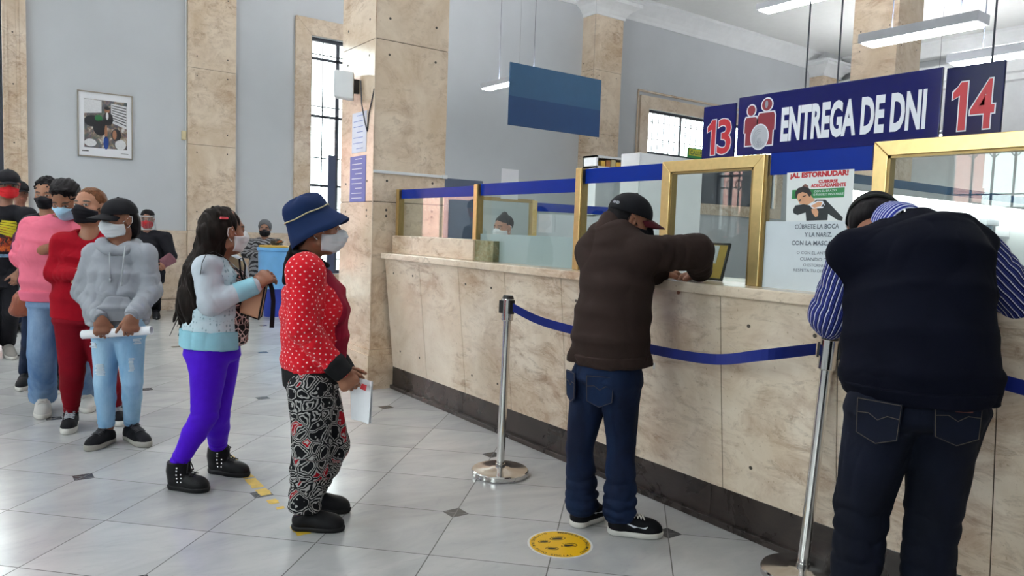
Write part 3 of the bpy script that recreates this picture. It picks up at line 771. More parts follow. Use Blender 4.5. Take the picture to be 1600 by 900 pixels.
s = MB(); person_icon(s, c1, 1.845, 1.0, 0, .0022); person_icon(s, c2, 1.842, 1.13, 0, .0022, 1.25)
s.build('icon_figures', M['dark_red_print'], t)
s = MB(); cc = su(1187, 214); s.mat(1); sflat(s, circle_poly(cc[0] , cc[1], .050, .060, 36), .0030); s.mat(0); sflat(s, circle_poly(cc[0], cc[1], .045, .055, 36), .0036)
s.mat(2)
for rr in (.40, .58, .76):
    ring = circle_poly(cc[0], cc[1] - .006, .045*rr, .055*rr, 30); inner = circle_poly(cc[0], cc[1] - .006, .045*rr - .0016, .055*rr - .0016, 30)
    for k in range(6, 27):
        sflat(s, [ring[k], ring[(k+1) % 30], inner[(k+1) % 30], inner[k]], .0042)
for q in (-.2, 0, .2): sflat(s, [(cc[0] + q*.05 - .001, cc[1] - .045), (cc[0] + q*.05 + .001, cc[1] - .045), (cc[0] + q*.03 + .001, cc[1] - .005), (cc[0] + q*.03 - .001, cc[1] - .005)], .0042)
SL = plain('silver_line', lin(132, 136, 146), .4)
s.build('icon_fingerprint', [M['grey_print'], M['white_print'], SL], t)
s = MB(); sflat(s, circle_poly(c2 - .002, 2.027, .008, .018, 20), .0034); s.build('icon_mark', SL, t)
def number_sign(label, body, y0, y1, z0, z1, mat, pa, pb, hz0, hz1, rods_):
    t = sign_board(label, y0, y1, z0, z1, mat, rods_)
    a = su(*pa); b = su(*pb)
    W_, H_ = b[0] - a[0], hz1 - hz0
    for nm, grow, lift, m in (('number_outline', .0045, .0012, 'white_print'), ('number', 0.0, .0022, 'red_print')):
        g = grow; s = MB(); w1 = W_*.34
        # figure one: heavy stem with a flag
        sflat(s, [(a[0] + w1*.50 - g, hz0 - g), (a[0] + w1 + g, hz0 - g), (a[0] + w1 + g, hz1 + g), (a[0] + w1*.55 - g*.4, hz1 + g), (a[0] + w1*.30, hz1 - H_*.10 + g), (a[0] - g, hz1 - H_*.20 + g), (a[0] - g, hz1 - H_*.34 - g), (a[0] + w1*.50 - g, hz1 - H_*.27 - g)], lift)
        add_text(s, body[1], .2, (XS - lift - .0004, -a[0] - W_*.44 + g, hz0 - g), (0, -1, 0), (0, 0, 1), width=W_*.56 + 2*g, height=H_ + 2*g, bold=.0035 + g*.9); s.build(nm, M[m], t)
number_sign('square navy sign with red number 13', '13', 2.288, 2.482, 1.80, 2.055, 'navy_acrylic', (1104, 245), (1141, 240), 1.815, 1.985, [])
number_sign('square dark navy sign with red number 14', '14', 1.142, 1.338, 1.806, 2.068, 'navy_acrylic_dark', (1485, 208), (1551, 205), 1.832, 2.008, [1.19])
# the blue fascia between sign and glass
# blank two-tone board hanging farther back
pa = on_plane(797.5, 98, 1, 7.3); pb = on_plane(940, 124, 1, 7.3); pc = on_plane(796, 195, 1, 7.3)
t = thing('hanging_board', 'blank two-tone slate blue board hanging in front of the far pilaster', 'sign', ((pa[0] + pb[0])/2, 7.3, pc[2]))
zt, zb = (pa[2] + pb[2])/2, pc[2]; zm = zb + (zt - zb)*.47
b = MB(); b.box((pa[0], 7.3, zm), (pb[0], 7.315, zt)); b.build('upper_half', M['slate_blue'], t)
b = MB(); b.box((pa[0], 7.3, zb), (pb[0], 7.315, zm)); b.build('lower_half', M['slate_blue_lower'], t)
for x in (pa[0] + .14, pb[0] - .14):
    r = MB(); r.tube([(x, 7.308, zt - .01), (x, 7.308, HZ)], .0012, 5); r.build('wire', M['iron'], t)

# ------------------------------------------------------------------ queue barrier
def stanchion(base, top, label):
    """leaning belt post from base centre to head centre"""
    base = np.array(base, float); top = np.array(top, float); ax = top - base; ln = np.linalg.norm(ax); ax /= ln
    t = thing('barrier_post', label, 'barrier post', base)
    b = MB(); b.lathe(base, [(.160, 0), (.165, .006), (.165, .028), (.160, .034), (.06, .040), (.05, .046)], 56); b.build('base_plate', M['steel'], t, smooth=True, auto=True)
    p = MB(); p.tube([base + ax*.03, base + ax*(ln - .12)], .0235, 24); p.build('pole', M['steel'], t, smooth=True, auto=True)
    c = MB(); c.tube([base + ax*.035, base + ax*.065], .028, 24); c.build('collar', M['steel'], t, smooth=True, auto=True)
    h = MB(); h.tube([base + ax*(ln - .135), base + ax*(ln - .130), base + ax*(ln - .012), base + ax*(ln - .008)], [.030, .035, .035, .031], 28); hd = h.build('head', M['steel'], t, smooth=True, auto=True)
    k = MB(); k.tube([base + ax*(ln - .008), base + ax*(ln + .008)], [.034, .028], 24); k.build('cap', M['black_plastic'], t, smooth=True, auto=True)
    return t, base + ax*(ln - .055), ax
floor_pt = lambda px, py: on_plane(px, py, 2, 0)
B1 = floor_pt(781, 741); D1 = (B1 - EYE) @ FH
T1 = at_dist(794, 464, D1)
s1, H1, A1 = stanchion((B1[0], B1[1], 0), T1, 'steel belt post standing left of the man in brown')
for sgn in (-1, 1):
    q = MB(); dv = np.array([.0, 1, 0])*sgn; q.obox(H1 + dv*.034, [(1, 0, 0), (0, 1, 0), A1], (.018, .010, .040)); q.build('belt_slot', M['black_plastic'], s1, bevel=.003)
q = MB(); q.obox(H1 + np.array([-.036, .012, 0]), [(1, .3, 0), (-.3, 1, 0), A1], (.006, .014, .036)); q.build('belt_slot', M['black_plastic'], s1, bevel=.003)
B2 = floor_pt(1252, 902); D2 = (B2 - EYE) @ FH
T2 = at_dist(1297, 527, D2)
s2, H2, A2 = stanchion((B2[0], B2[1], 0), T2, 'steel belt post nearest the camera, under the elbow of the man in navy')
q = MB(); q.obox(H2 + np.array([.028, -.024, 0]), [(1, 0, 0), (0, 1, 0), A2], (.010, .012, .034)); q.build('belt_slot', M['black_plastic'], s2, bevel=.003)
q = MB(); q.obox(H2 + np.array([-.004, .036, 0]), [(1, 0, 0), (0, 1, 0), A2], (.012, .006, .032)); q.build('belt_slot', M['black_plastic'], s2, bevel=.003)
def belt(name, pts, label, h=.048):
    P = [np.array(p, float) for p in pts]; Q = []
    for i in range(len(P) - 1):
        p0, p1, p2, p3 = P[max(i-1, 0)], P[i], P[i+1], P[min(i+2, len(P)-1)]
        for s_ in np.linspace(0, 1, 10, endpoint=(i == len(P) - 2)):
            Q.append(.5*((2*p1) + (-p0 + p2)*s_ + (2*p0 - 5*p1 + 4*p2 - p3)*s_**2 + (-p0 + 3*p1 - 3*p2 + p3)*s_**3))
    m = MB(); vs = []
    for i, q in enumerate(Q):
        tg = Q[min(i+1, len(Q)-1)] - Q[max(i-1, 0)]; nrm = np.cross(tg, (0, 0, 1)); nrm /= np.linalg.norm(nrm)
        for dz, dn in ((-h/2, .001), (h/2, .001), (h/2, -.001), (-h/2, -.001)): vs.append(q + np.array([0, 0, dz]) + nrm*dn)
    fs = []
    for i in range(len(Q) - 1):
        for k in range(4): fs.append((i*4 + k, i*4 + (k+1) % 4, i*4 + 4 + (k+1) % 4, i*4 + 4 + k))
    fs += [(3, 2, 1, 0), tuple(len(vs) - 4 + k for k in range(4))]
    m.add(vs, fs); return tag(m.build(name, M['tape_blue'], base=P[0]), label, 'belt')
zb1 = on_plane(1035, 549, 0, 2.70); zb2 = on_plane(1110, 561, 0, 2.68); zb3 = on_plane(1190, 555, 0, 2.60)
b0 = on_plane(888, 514, 0, 2.60)
belt('barrier_belt', [H1 + np.array([.0, -.05, 0]), H1*.5 + b0*.5 + np.array([0, 0, -.012]), b0, zb1 + np.array([0, .12, 0]), zb2, zb3, H2 + np.array([-.01, .05, 0])], 'long blue barrier belt sagging between the two steel posts')
e1 = on_plane(1560, 597, 0, 2.66); e2 = on_plane(1600, 606, 0, 2.66)
s3, H3, A3 = stanchion((2.52, -.62, 0), np.array([2.52, -.62, .93]), 'steel belt post past the right edge of the frame')
belt('barrier_belt', [H2 + np.array([.05, -.03, 0]), H2*.6 + e1*.4 + np.array([.1, 0, -.03]), e1, e2, e2*.5 + H3*.5 + np.array([0, 0, -.03]), H3 + np.array([0, .03, 0])], 'short blue barrier belt behind the legs of the man in navy at right')

# ------------------------------------------------------------------ floor markings
t = thing('floor_decal', 'round yellow distancing decal with footprints on the marble floor', 'floor sticker', (*floor_pt(875, 850)[:2], 0))
fc = floor_pt(875, 850); rad = .148
ub = floor_pt(875, 840) - floor_pt(875, 860); ub[2] = 0; ub /= np.linalg.norm(ub); ur = np.array([ub[1], -ub[0], 0])
def fl(mb, poly, z, th=.0004): mb.prism(poly, (fc[0], fc[1], z), ur, ub, (0, 0, 1), th)
s = MB(); fl(s, circle_poly(0, 0, rad, rad, 64), .0003); s.build('white_rim', plain('white_vinyl', lin(206, 204, 198), .35), t)
s = MB(); fl(s, circle_poly(0, 0, rad*.93, rad*.93, 64), .0008); s.build('yellow_disc', plain('yellow_vinyl', lin(226, 176, 24), .3, var=.05), t)
s = MB()
def sole(cx, cy, a, sc):
    ca, sa = math.cos(a), math.sin(a)
    def tr(pts): return [(cx + x*ca - y*sa, cy + x*sa + y*ca) for x, y in pts]
    shape = lambda g: [(math.cos(q)*(.034*sc + g), math.sin(q)*(.013*sc + g)*(1 + .18*math.cos(q))) for q in np.linspace(0, 2*math.pi, 28, endpoint=False)]
    o, i = shape(.005*sc), shape(.0015*sc)
    oo, ii = tr(o), tr(i)
    for k in range(28): fl(s, [oo[k], oo[(k+1) % 28], ii[(k+1) % 28], ii[k]], .0013)
    fl(s, tr([(math.cos(q)*.026*sc, math.sin(q)*.0085*sc) for q in np.linspace(0, 2*math.pi, 20, endpoint=False)]), .0013)
    for k in range(-2, 3): fl(s, tr([(k*.011*sc - .002, .022*sc), (k*.011*sc + .002, .022*sc), (k*.011*sc + .002, .024*sc), (k*.011*sc - .002, .024*sc)]), .0013)
for args in ((-.012, .055, .35, 1.0), (.042, -.012, .35, 1.0), (-.072, .010, .15, .72), (-.035, -.055, .05, .78)):
    s = MB(); sole(*args); s.build('footprint', M['black_plastic'], t)
s = MB()
def arc_text(body, a0, a1, r, size, inward):
    n = len(body)
    for k, ch in enumerate(body):
        if ch == ' ': continue
        a = a0 + (a1 - a0)*(k + .5)/n
        cu, cv = r*math.cos(a), r*math.sin(a)
        rd = ur*math.cos(a) + ub*math.sin(a); tg = ur*math.sin(a) - ub*math.cos(a)
        e, v = (tg, rd) if not inward else (-tg, -rd)
        vs, fs = text_mesh(ch, size, 1, .0006, 0, 'CENTER')
        o = np.array([fc[0], fc[1], .0015]) + ur*cu + ub*cv
        s.add([o + e*p[0] + v*p[1] for p in vs], fs)
arc_text('MANTEN EL DISTANCIAMIENTO', 1.65, -.75, rad*.79, .020, False)
s.build('lettering', M['black_plastic'], t); s = MB()
arc_text('DISTANCIAMIENTO SOCIAL', 2.1, 5.2, rad*.88, .020, True)
s.build('lettering', M['black_plastic'], t)
# worn yellow floor line
def tape_mat():
    q = NT('worn_yellow_floor_tape'); co = q.coord('Object')
    n = q.noise(q.mapping(co, (3, 3, 1)), 7, 5, .6)
    q.set(color=q.ramp(n, [(.3, lin(196, 158, 40)), (.7, lin(224, 186, 60))]), rough=.5); return q.m
M['yellow_tape'] = tape_mat()
la, lb = floor_pt(310, 665), floor_pt(478, 838); ld = lb - la; L = np.linalg.norm(ld); ld /= L; lp = np.array([ld[1], -ld[0], 0])
t = thing('floor_tape', 'worn yellow tape line on the floor between the two women in front', 'floor tape', (la[0], la[1], 0))
R_ = random.Random(4)
def strip(a, b, w0, w1, nm='tape_piece'):
    n = 6; m = MB(); pts = []
    for k in range(n + 1): pts.append((a + (b - a)*k/n, w1*1.5 - R_.random()*.008))
    for k in range(n, -1, -1): pts.append((a + (b - a)*k/n, w0*1.5 + R_.random()*.008))
    m.prism(pts, (la[0], la[1], .0003), ld, lp, (0, 0, 1), .0005); m.build(nm, M['yellow_tape'], t)
for f0, f1, w0, w1 in ((0, .07, -.02, .02), (.14, .34, -.022, .012), (.37, .575, -.022, .022), (.585, .66, -.022, .022), (.672, .72, -.024, .020), (.755, .785, -.022, .016), (.81, .825, -.02, .01), (.935, .99, -.022, .022)):
    strip(f0*L, f1*L, w0, w1)
# ------------------------------------------------------------------ sculpting: signed distance fields meshed as one surface
_LAT = RNG.rand(48, 48, 48).astype(np.float32)
def vnoise(P):
    P = np.asarray(P, np.float32); i = np.floor(P).astype(np.int32); f = P - i; f = f*f*(3 - 2*f)
    i0 = i % 48; i1 = (i + 1) % 48
    def L(a, b, c): return _LAT[a, b, c]
    x0, y0, z0 = i0[:, 0], i0[:, 1], i0[:, 2]; x1, y1, z1 = i1[:, 0], i1[:, 1], i1[:, 2]
    fx, fy, fz = f[:, 0], f[:, 1], f[:, 2]
    a = L(x0,y0,z0)*(1-fx) + L(x1,y0,z0)*fx; b = L(x0,y1,z0)*(1-fx) + L(x1,y1,z0)*fx
    c = L(x0,y0,z1)*(1-fx) + L(x1,y0,z1)*fx; d = L(x0,y1,z1)*(1-fx) + L(x1,y1,z1)*fx
    e = a*(1-fy) + b*fy; g = c*(1-fy) + d*fy
    return e*(1-fz) + g*fz
def ridge(P): return 1 - np.abs(2*vnoise(P) - 1)

class Field:
    def __init__(self, vox): self.vox = vox; self.p = []; self.bones = []
    def _add(self, fn, lo, hi, k, op): self.p.append((fn, np.array(lo, float), np.array(hi, float), k, op)); return self
    def cone(self, p0, p1, r0, r1=None, k=.02, op='u', bone=False):
        r1 = r0 if r1 is None else r1
        p0 = np.array(p0, float); p1 = np.array(p1, float); d = p1 - p0; L2 = d @ d + 1e-12
        def fn(X):
            q = X - p0.astype(np.float32); t = np.clip((q @ d.astype(np.float32))/L2, 0, 1)
            return np.linalg.norm(q - t[..., None]*d.astype(np.float32), axis=-1) - (r0 + (r1 - r0)*t)
        R = max(r0, r1)
        if bone: self.bones.append((p0, p1, (r0 + r1)/2))
        return self._add(fn, np.minimum(p0, p1) - R, np.maximum(p0, p1) + R, k, op)
    def chain(self, pts, rs, k=.02, op='u', bone=False):
        for i in range(len(pts) - 1): self.cone(pts[i], pts[i+1], rs[i], rs[i+1], k, op, bone)
        return self
    def ell(self, c, r, ax=None, k=.02, op='u'):
        c = np.array(c, float); r = np.array(r, float)*np.ones(3); A = np.eye(3) if ax is None else np.array(ax, float)
        Af = A.T.astype(np.float32)
        def fn(X):
            q = (X - c.astype(np.float32)) @ Af
            k0 = np.linalg.norm(q/r.astype(np.float32), axis=-1); k1 = np.linalg.norm(q/(r*r).astype(np.float32), axis=-1)
            return k0*(k0 - 1)/(k1 + 1e-6)
        e = np.sqrt(((A*r[:, None])**2).sum(0))
        return self._add(fn, c - e, c + e, k, op)
    def loft(self, st, k=.03, op='u', cap=.5, bone=True, power=2.0):
        """st: list of (centre, right, a, b) elliptic sections"""
        st = [(np.array(c, float), unit(r), a, b) for c, r, a, b in st]
        for i in range(len(st) - 1):
            (c0, r0, a0, b0), (c1, r1, a1, b1) = st[i], st[i+1]
            d = c1 - c0; L = np.linalg.norm(d); w = d/L
            rm = unit(r0 + r1); rm = unit(rm - w*(rm @ w)); fm = np.cross(w, rm)
            def fn(X, c0=c0, d=d, L=L, w=w, rm=rm, fm=fm, a0=a0, a1=a1, b0=b0, b1=b1):
                q = X - c0.astype(np.float32); s = q @ w.astype(np.float32); t = np.clip(s/L, 0, 1)
                a = a0 + (a1 - a0)*t; b = b0 + (b1 - b0)*t; q2 = s - t*L; x = q @ rm.astype(np.float32); y = q @ fm.astype(np.float32)
                cr = np.minimum(a, b)*cap
                if power == 2.0:
                    k0 = np.sqrt((x/a)**2 + (y/b)**2 + (q2/cr)**2); k1 = np.sqrt((x/a/a)**2 + (y/b/b)**2 + (q2/cr/cr)**2)
                    return k0*(k0 - 1)/(k1 + 1e-6)
                m = (np.abs(x/a)**power + np.abs(y/b)**power + np.abs(q2/cr)**power)**(1/power)
                return (m - 1)*np.minimum(a, b)
            R = max(a0, a1, b0, b1)
            if bone: self.bones.append((c0, c1, (a0 + a1 + b0 + b1)/4))
            self._add(fn, np.minimum(c0, c1) - R, np.maximum(c0, c1) + R, k if i == 0 else .03, op)
        return self
    def half(self, o, n, k=.004):
        """cut away everything on the +n side of the plane"""
        o = np.array(o, float); n = unit(n)
        def fn(X): return -((X - o.astype(np.float32)) @ n.astype(np.float32))
        return self._add(fn, [-1e3]*3, [1e3]*3, k, 's')
    def grid(self):
        u = [p for p in self.p if p[4] == 'u']
        lo = np.min([p[1] for p in u], 0) - 4*self.vox - .012; hi = np.max([p[2] for p in u], 0) + 4*self.vox + .012
        n = np.ceil((hi - lo)/self.vox).astype(int) + 1
        D = np.full(n, .1, np.float32)
        for fn, a, b, k, op in self.p:
            m = k + 3*self.vox
            i0 = np.clip(np.floor((a - m - lo)/self.vox).astype(int), 0, n); i1 = np.clip(np.ceil((b + m - lo)/self.vox).astype(int) + 1, 0, n)
            if np.any(i1 <= i0): continue
            g = np.stack(np.meshgrid(*[lo[j] + np.arange(i0[j], i1[j])*self.vox for j in range(3)], indexing='ij'), -1).astype(np.float32)
            d = fn(g); sl = tuple(slice(i0[j], i1[j]) for j in range(3)); A = D[sl]
            if op == 'u':
                h = np.maximum(k - np.abs(A - d), 0)/max(k, 1e-6); D[sl] = np.minimum(A, d) - h*h*k*.25
            elif op == 's':
                h = np.maximum(k - np.abs(A + d), 0)/max(k, 1e-6); D[sl] = np.maximum(A, -d) + h*h*k*.25
            else:
                h = np.maximum(k - np.abs(A - d), 0)/max(k, 1e-6); D[sl] = np.maximum(A, d) + h*h*k*.25
        return D, lo
    def keep(self, fn, k=.004):
        """keep only where fn(X) < 0"""
        return self._add(fn, [-1e3]*3, [1e3]*3, k, 'i')
    def surface(self):
        D, lo = self.grid()
        g = openvdb.FloatGrid(.1); g.copyFromArray(np.ascontiguousarray(D), tolerance=0.0)
        g.transform = openvdb.createLinearTransform(self.vox)
        pts, quads = g.convertToQuads(0.0)
        return np.asarray(pts, float) + lo, np.asarray(quads, np.int64)[:, ::-1]

def raw_mesh(name, V, Q, mats, parent, attrs=None, mi=None, smooth=True):
    me = bpy.data.meshes.new(name); b = org_of(parent)
    me.vertices.add(len(V)); me.vertices.foreach_set('co', (V - b).astype(np.float32).ravel())
    me.loops.add(len(Q)*4); me.loops.foreach_set('vertex_index', Q.astype(np.int32).ravel())
    me.polygons.add(len(Q)); me.polygons.foreach_set('loop_start', np.arange(0, len(Q)*4, 4, dtype=np.int32))
    if not isinstance(mats, (list, tuple)): mats = [mats]
    for m in mats: me.materials.append(m)
    if mi is not None: me.polygons.foreach_set('material_index', mi.astype(np.int32))
    me.update(calc_edges=True)
    me.polygons.foreach_set('use_smooth', [smooth]*len(Q))
    for nm, (typ, arr) in (attrs or {}).items():
        at = me.attributes.new(nm, typ, 'POINT')
        at.data.foreach_set('color' if 'COLOR' in typ else 'vector', arr.astype(np.float32).ravel())
    o = bpy.data.objects.new(name, me); COL.objects.link(o); o.parent = parent; ORG[o.name] = b
    return o

def normals(V, Q):
    a = V[Q[:, 2]] - V[Q[:, 0]]; b = V[Q[:, 3]] - V[Q[:, 1]]; n = np.cross(a, b)
    N = np.zeros_like(V)
    for k in range(4):
        for j in range(3): N[:, j] += np.bincount(Q[:, k], n[:, j], len(V))
    return N/(np.linalg.norm(N, axis=1, keepdims=True) + 1e-12)

def bone_uv(V, bones):
    best = np.full(len(V), 1e9); out = np.zeros((len(V), 3))
    for i, (p0, p1, r) in enumerate(bones):
        d = p1 - p0; L = np.linalg.norm(d) + 1e-9; w = d/L; q = V - p0; s = q @ w; t = np.clip(s, 0, L)
        x = q - t[:, None]*w; dist = np.linalg.norm(x, axis=1) - r
        ref = unit(FH - w*(FH @ w)); s2 = np.cross(w, ref)
        ang = np.arctan2(x @ s2, -(x @ ref))          # seam on the far side
        m = dist < best
        best[m] = dist[m]; out[m] = np.stack([ang*r, s, np.full(len(V), i*1.0)], 1)[m]
    return out

def wrinkle(V, N, amp, scale, stretch=(1, 1, .45), seed=0):
    P = V*np.array(stretch)*scale + seed*7.3
    P = P + .6*np.stack([vnoise(V*scale*.7 + 11), vnoise(V*scale*.7 + 23), vnoise(V*scale*.7 + 37)], 1)
    P2 = P*2.6 + 3.1
    return V + N*((ridge(P)**2 - .33)*amp + (ridge(P2)**2 - .33)*amp*.38 + (vnoise(V*scale*.5 + 5 + seed) - .5)*amp*.8)[:, None]
def ring_folds(V, N, a, b, lam, amp, t0=0, t1=1, R=.3, seed=0):
    """creases running round a limb from a to b, strongest between t0 and t1"""
    a = np.array(a, float); b = np.array(b, float); d = b - a; L = np.linalg.norm(d); w = d/L
    q = V - a; s = q @ w; rad = np.linalg.norm(q - s[:, None]*w, axis=1); t = s/L
    m = np.clip((t - t0)/.12 + .5, 0, 1)*np.clip((t1 - t)/.12 + .5, 0, 1)*np.clip((R - rad)/.04, 0, 1)
    ph = 2*math.pi*s/lam + 5*vnoise(V*9 + seed*3.1) + 2.5*vnoise(V*22 + seed)
    am = .35 + 1.1*vnoise(V*12 + 40 + seed)
    w2 = .35 + .65*np.clip(2.2*vnoise(V*7 + 60 + seed) - .55, 0, 1)
    return V + N*(m*am*w2*amp*.62*(.8 - np.abs(np.sin(ph/2))*1.5))[:, None]

def ankle_at(heel, toe, z=.10, t=.23):
    h, q = np.array(heel, float), np.array(toe, float); a = h + (q - h)*t; a[2] = z; return a
class Person:
    def __init__(self, label, base_px, phi, group=None, vox=.005, D=None, loc=None):
        b = floor_pt(*base_px) if base_px is not None else np.array([*loc, 0.0])
        self.B = b; self.D = (b - EYE) @ FH if D is None else D
        v = b - EYE; v[2] = 0; self.f = unit(v); self.r = np.array([self.f[1], -self.f[0], 0]); self.phi = phi; self.vox = vox
        self.root = thing('person', label, 'person', (b[0], b[1], 0), group)
        self.J = {}; self.ppm = F_PX/self.D
    def pt(self, px, py, dd=0.0): return at_dist(px, py, self.D + dd)
    def dir(self, phi, pitch=0.0):
        a = math.radians(phi); h = math.sin(a)*self.r + math.cos(a)*self.f; p = math.radians(pitch)
        return unit(h*math.cos(p) + np.array([0, 0, math.sin(p)]))
    def head(self, px, py, dd=0, phi=None, pitch=0, roll=0, s=1.0):
        F = self.dir(self.phi if phi is None else phi, pitch); Rt = unit(np.cross(F, (0, 0, 1))); U = np.cross(Rt, F)
        a = math.radians(roll); Rt, U = Rt*math.cos(a) + U*math.sin(a), U*math.cos(a) - Rt*math.sin(a)
        self.hC = self.pt(px, py, dd); self.hA = np.array([Rt, F, U]); self.hs = s
    def H(self, x, y, z): return self.hC + self.hs*(self.hA.T @ np.array([x, y, z], float))
    def hl(self, V): return ((V - self.hC) @ self.hA.T)/self.hs
    def emit(self, fld, name, mat, parent=None, wr=None, rings=(), uv=False, post=None, color=None, attrs=None):
        V, Q = fld.surface()
        if wr:
            N = normals(V, Q); V = wrinkle(V, N, *wr)
        for r in rings:
            N = normals(V, Q); V = ring_folds(V, N, *r)
        if post: V = post(V, normals(V, Q))
        at = dict(attrs or {})
        if uv: at['puv'] = ('FLOAT_VECTOR', bone_uv(V, fld.bones))
        if color is not None: at['col'] = ('FLOAT_COLOR', color(V))
        return raw_mesh(name, V, Q, mat, parent or self.root, at)

def head_prims(p, f, neck, neck_r=.052, female=True, ear=True, face=True):
    s = p.hs; A = p.hA; H = p.H
    f.ell(H(0, -.014, .034), np.array([.073, .094, .078])*s, A, .02)
    f.ell(H(0, .022, -.018), np.array([.061, .066, .086])*s, A, .03)
    f.ell(H(0, .044, -.082), np.array([.036, .036, .028])*s, A, .03)
    for q in (-1, 1):
        f.ell(H(.036*q, .048, -.026), np.array([.030, .030, .030])*s, A, .02)
        f.cone(H(.055*q, .0, -.062), H(.024*q, .050, -.088), .020*s, .018*s, .025)
    f.cone(H(0, -.026, -.05), neck, neck_r*s, neck_r*1.05, .03)
    if face:
        f.cone(H(-.034, .072, .022), H(.034, .072, .022), .014*s, .014*s, .014)
        for q in (-1, 1): f.ell(H(.031*q, .102, .003), np.array([.020, .022, .013])*s, A, .012, 's')
        f.cone(H(0, .082, .012), H(0, .106, -.022), .008*s, .0125*s, .012)
        for q in (-1, 1):
            f.ell(H(.012*q, .096, -.028), np.array([.010, .010, .008])*s, A, .006)
            f.ell(H(.0305*q, .074, .003), .0135*s, A, .001)
            f.cone(H(.018*q, .0865, .0085), H(.044*q, .079, .0085), .0035*s, .0035*s, .004)
        f.ell(H(0, .088, -.054), np.array([.024, .010, .008])*s, A, .006); f.ell(H(0, .087, -.065), np.array([.020, .010, .008])*s, A, .006)
    if ear:
        for q in (-1, 1):
            f.ell(H(.076*q, -.008, -.004), np.array([.009, .021, .033])*s, A, .008)
            f.ell(H(.083*q, -.001, -.004), np.array([.006, .010, .018])*s, A, .006, 's')

def hand_prims(f, W, D, N, thumb, s=1.0, curl=.35, spread=0.0, thumb_curl=.3, curls=None, elbow=None, wr=.026):
    """wrist W, finger direction D, palm normal N, thumb=+1/-1 for the side the thumb leaves (along N x D)"""
    D = unit(D); N = unit(N - D*(np.array(N) @ D)); X = np.cross(D, N)*thumb
    T = lambda x, y, z: W + s*(X*x + D*y + N*z)
    f.loft([(T(0, -.01, 0), X, .027*s, .019*s), (T(0, .03, 0), X, .034*s, .017*s), (T(0, .078, 0), X, .041*s, .014*s), (T(0, .092, 0), X, .040*s, .011*s)], k=.012, bone=False, cap=.8)
    f.ell(T(.024, .032, .008), np.array([.016, .030, .014])*s, np.array([X, D, N]), .012)
    L = (.074, .082, .076, .060); xs = (.0305, .0105, -.0105, -.0305)
    for i in range(4):
        c = curls[i] if curls else curl; p = np.array([xs[i], .086 - (.007 if i == 3 else 0) - (.003 if i == 0 else 0), 0]); ang = 0.0; pts = [p]
        sx = math.sin(spread*(1.5 - i)*.12)
        for j, (frac, bend) in enumerate(((.44, 62), (.31, 70), (.25, 48))):
            ang += math.radians(bend)*c; l = L[i]*frac
            p = p + np.array([sx*l, math.cos(ang)*l, math.sin(ang)*l]); pts.append(p)
        f.chain([T(*q) for q in pts], [.0092*s, .0086*s, .0078*s, .0066*s], .0035)
    a = .75 - .45*thumb_curl; p = np.array([.024, .020, .004]); pts = [p]
    for j, l in enumerate((.044, .034, .026)):
        q = math.radians(20 + 28*j)*thumb_curl*1.3
        p = p + np.array([math.sin(a)*l*math.cos(q), math.cos(a)*l, math.sin(q)*l*.9 + .004]); a -= .28*thumb_curl; pts.append(p)
    f.chain([T(*q) for q in pts], [.0145*s, .0115*s, .0100*s, .0078*s], .006)
    if elbow is not None: f.cone(elbow, W, .036*s, wr*s, .02)

SKIN = {}
def skin_material():
    t = NT('skin'); at = t.n('ShaderNodeAttribute', attribute_name='col')
    co = t.coord(); n = t.noise(co, 60, 4)
    mul = t.n('ShaderNodeCombineColor'); v = t.math('ADD', t.math('MULTIPLY', n, .22), .89); [t.link(v, mul.inputs[i]) for i in range(3)]
    t.set(color=t.mix(1.0, at.outputs[0], mul.outputs[0], 'MULTIPLY'), rough=.52, spec=.4)
    try:
        t.b.inputs['Subsurface Weight'].default_value = .08; t.b.inputs['Subsurface Radius'].default_value = (.012, .005, .003); t.b.inputs['Subsurface Scale'].default_value = 1.0
    except Exception: pass
    t.bump(t.noise(co, 420, 2), .12, .001)
    return t.m
M['skin'] = skin_material()
def skin_color(p, base, brow=(.02, .014, .010), lip=None, gaze=0.0):
    base = np.array(base[:3]); lip = base*np.array([1.0, .62, .62]) if lip is None else np.array(lip)
    def fn(V):
        C = np.ones((len(V), 4)); C[:, :3] = base
        l = p.hl(V); x, y, z = l[:, 0], l[:, 1], l[:, 2]; ax = np.abs(x)
        nose = np.exp(-((x/.03)**2 + ((z + .025)/.03)**2))*(y > .06); C[:, :3] *= (1 - .10*nose[:, None]*np.array([0, 1, 1]))
        m = (((ax - .033)/.021)**2 + ((z - .0265 + 6*(ax - .030)**2)/.0048)**2 < 1) & (y > .05); C[m, :3] = brow
        m = (((x)/.024)**2 + ((z + .059)/.011)**2 < 1) & (y > .07); C[m, :3] = lip
        m = (((ax - .0305)/.0145)**2 + ((z - .0035)/.0066)**2 < 1) & (y > .06); C[m, :3] = (.016, .012, .010)
        m = (((ax - .0305)/.0125)**2 + ((z - .0030)/.0048)**2 < 1) & (y > .06); C[m, :3] = (.55, .53, .50)
        m = (((x - np.sign(x)*.0305 - gaze)/.0058)**2 + ((z - .0032)/.0056)**2 < 1) & (y > .06); C[m, :3] = (.012, .008, .006)
        return C
    return fn

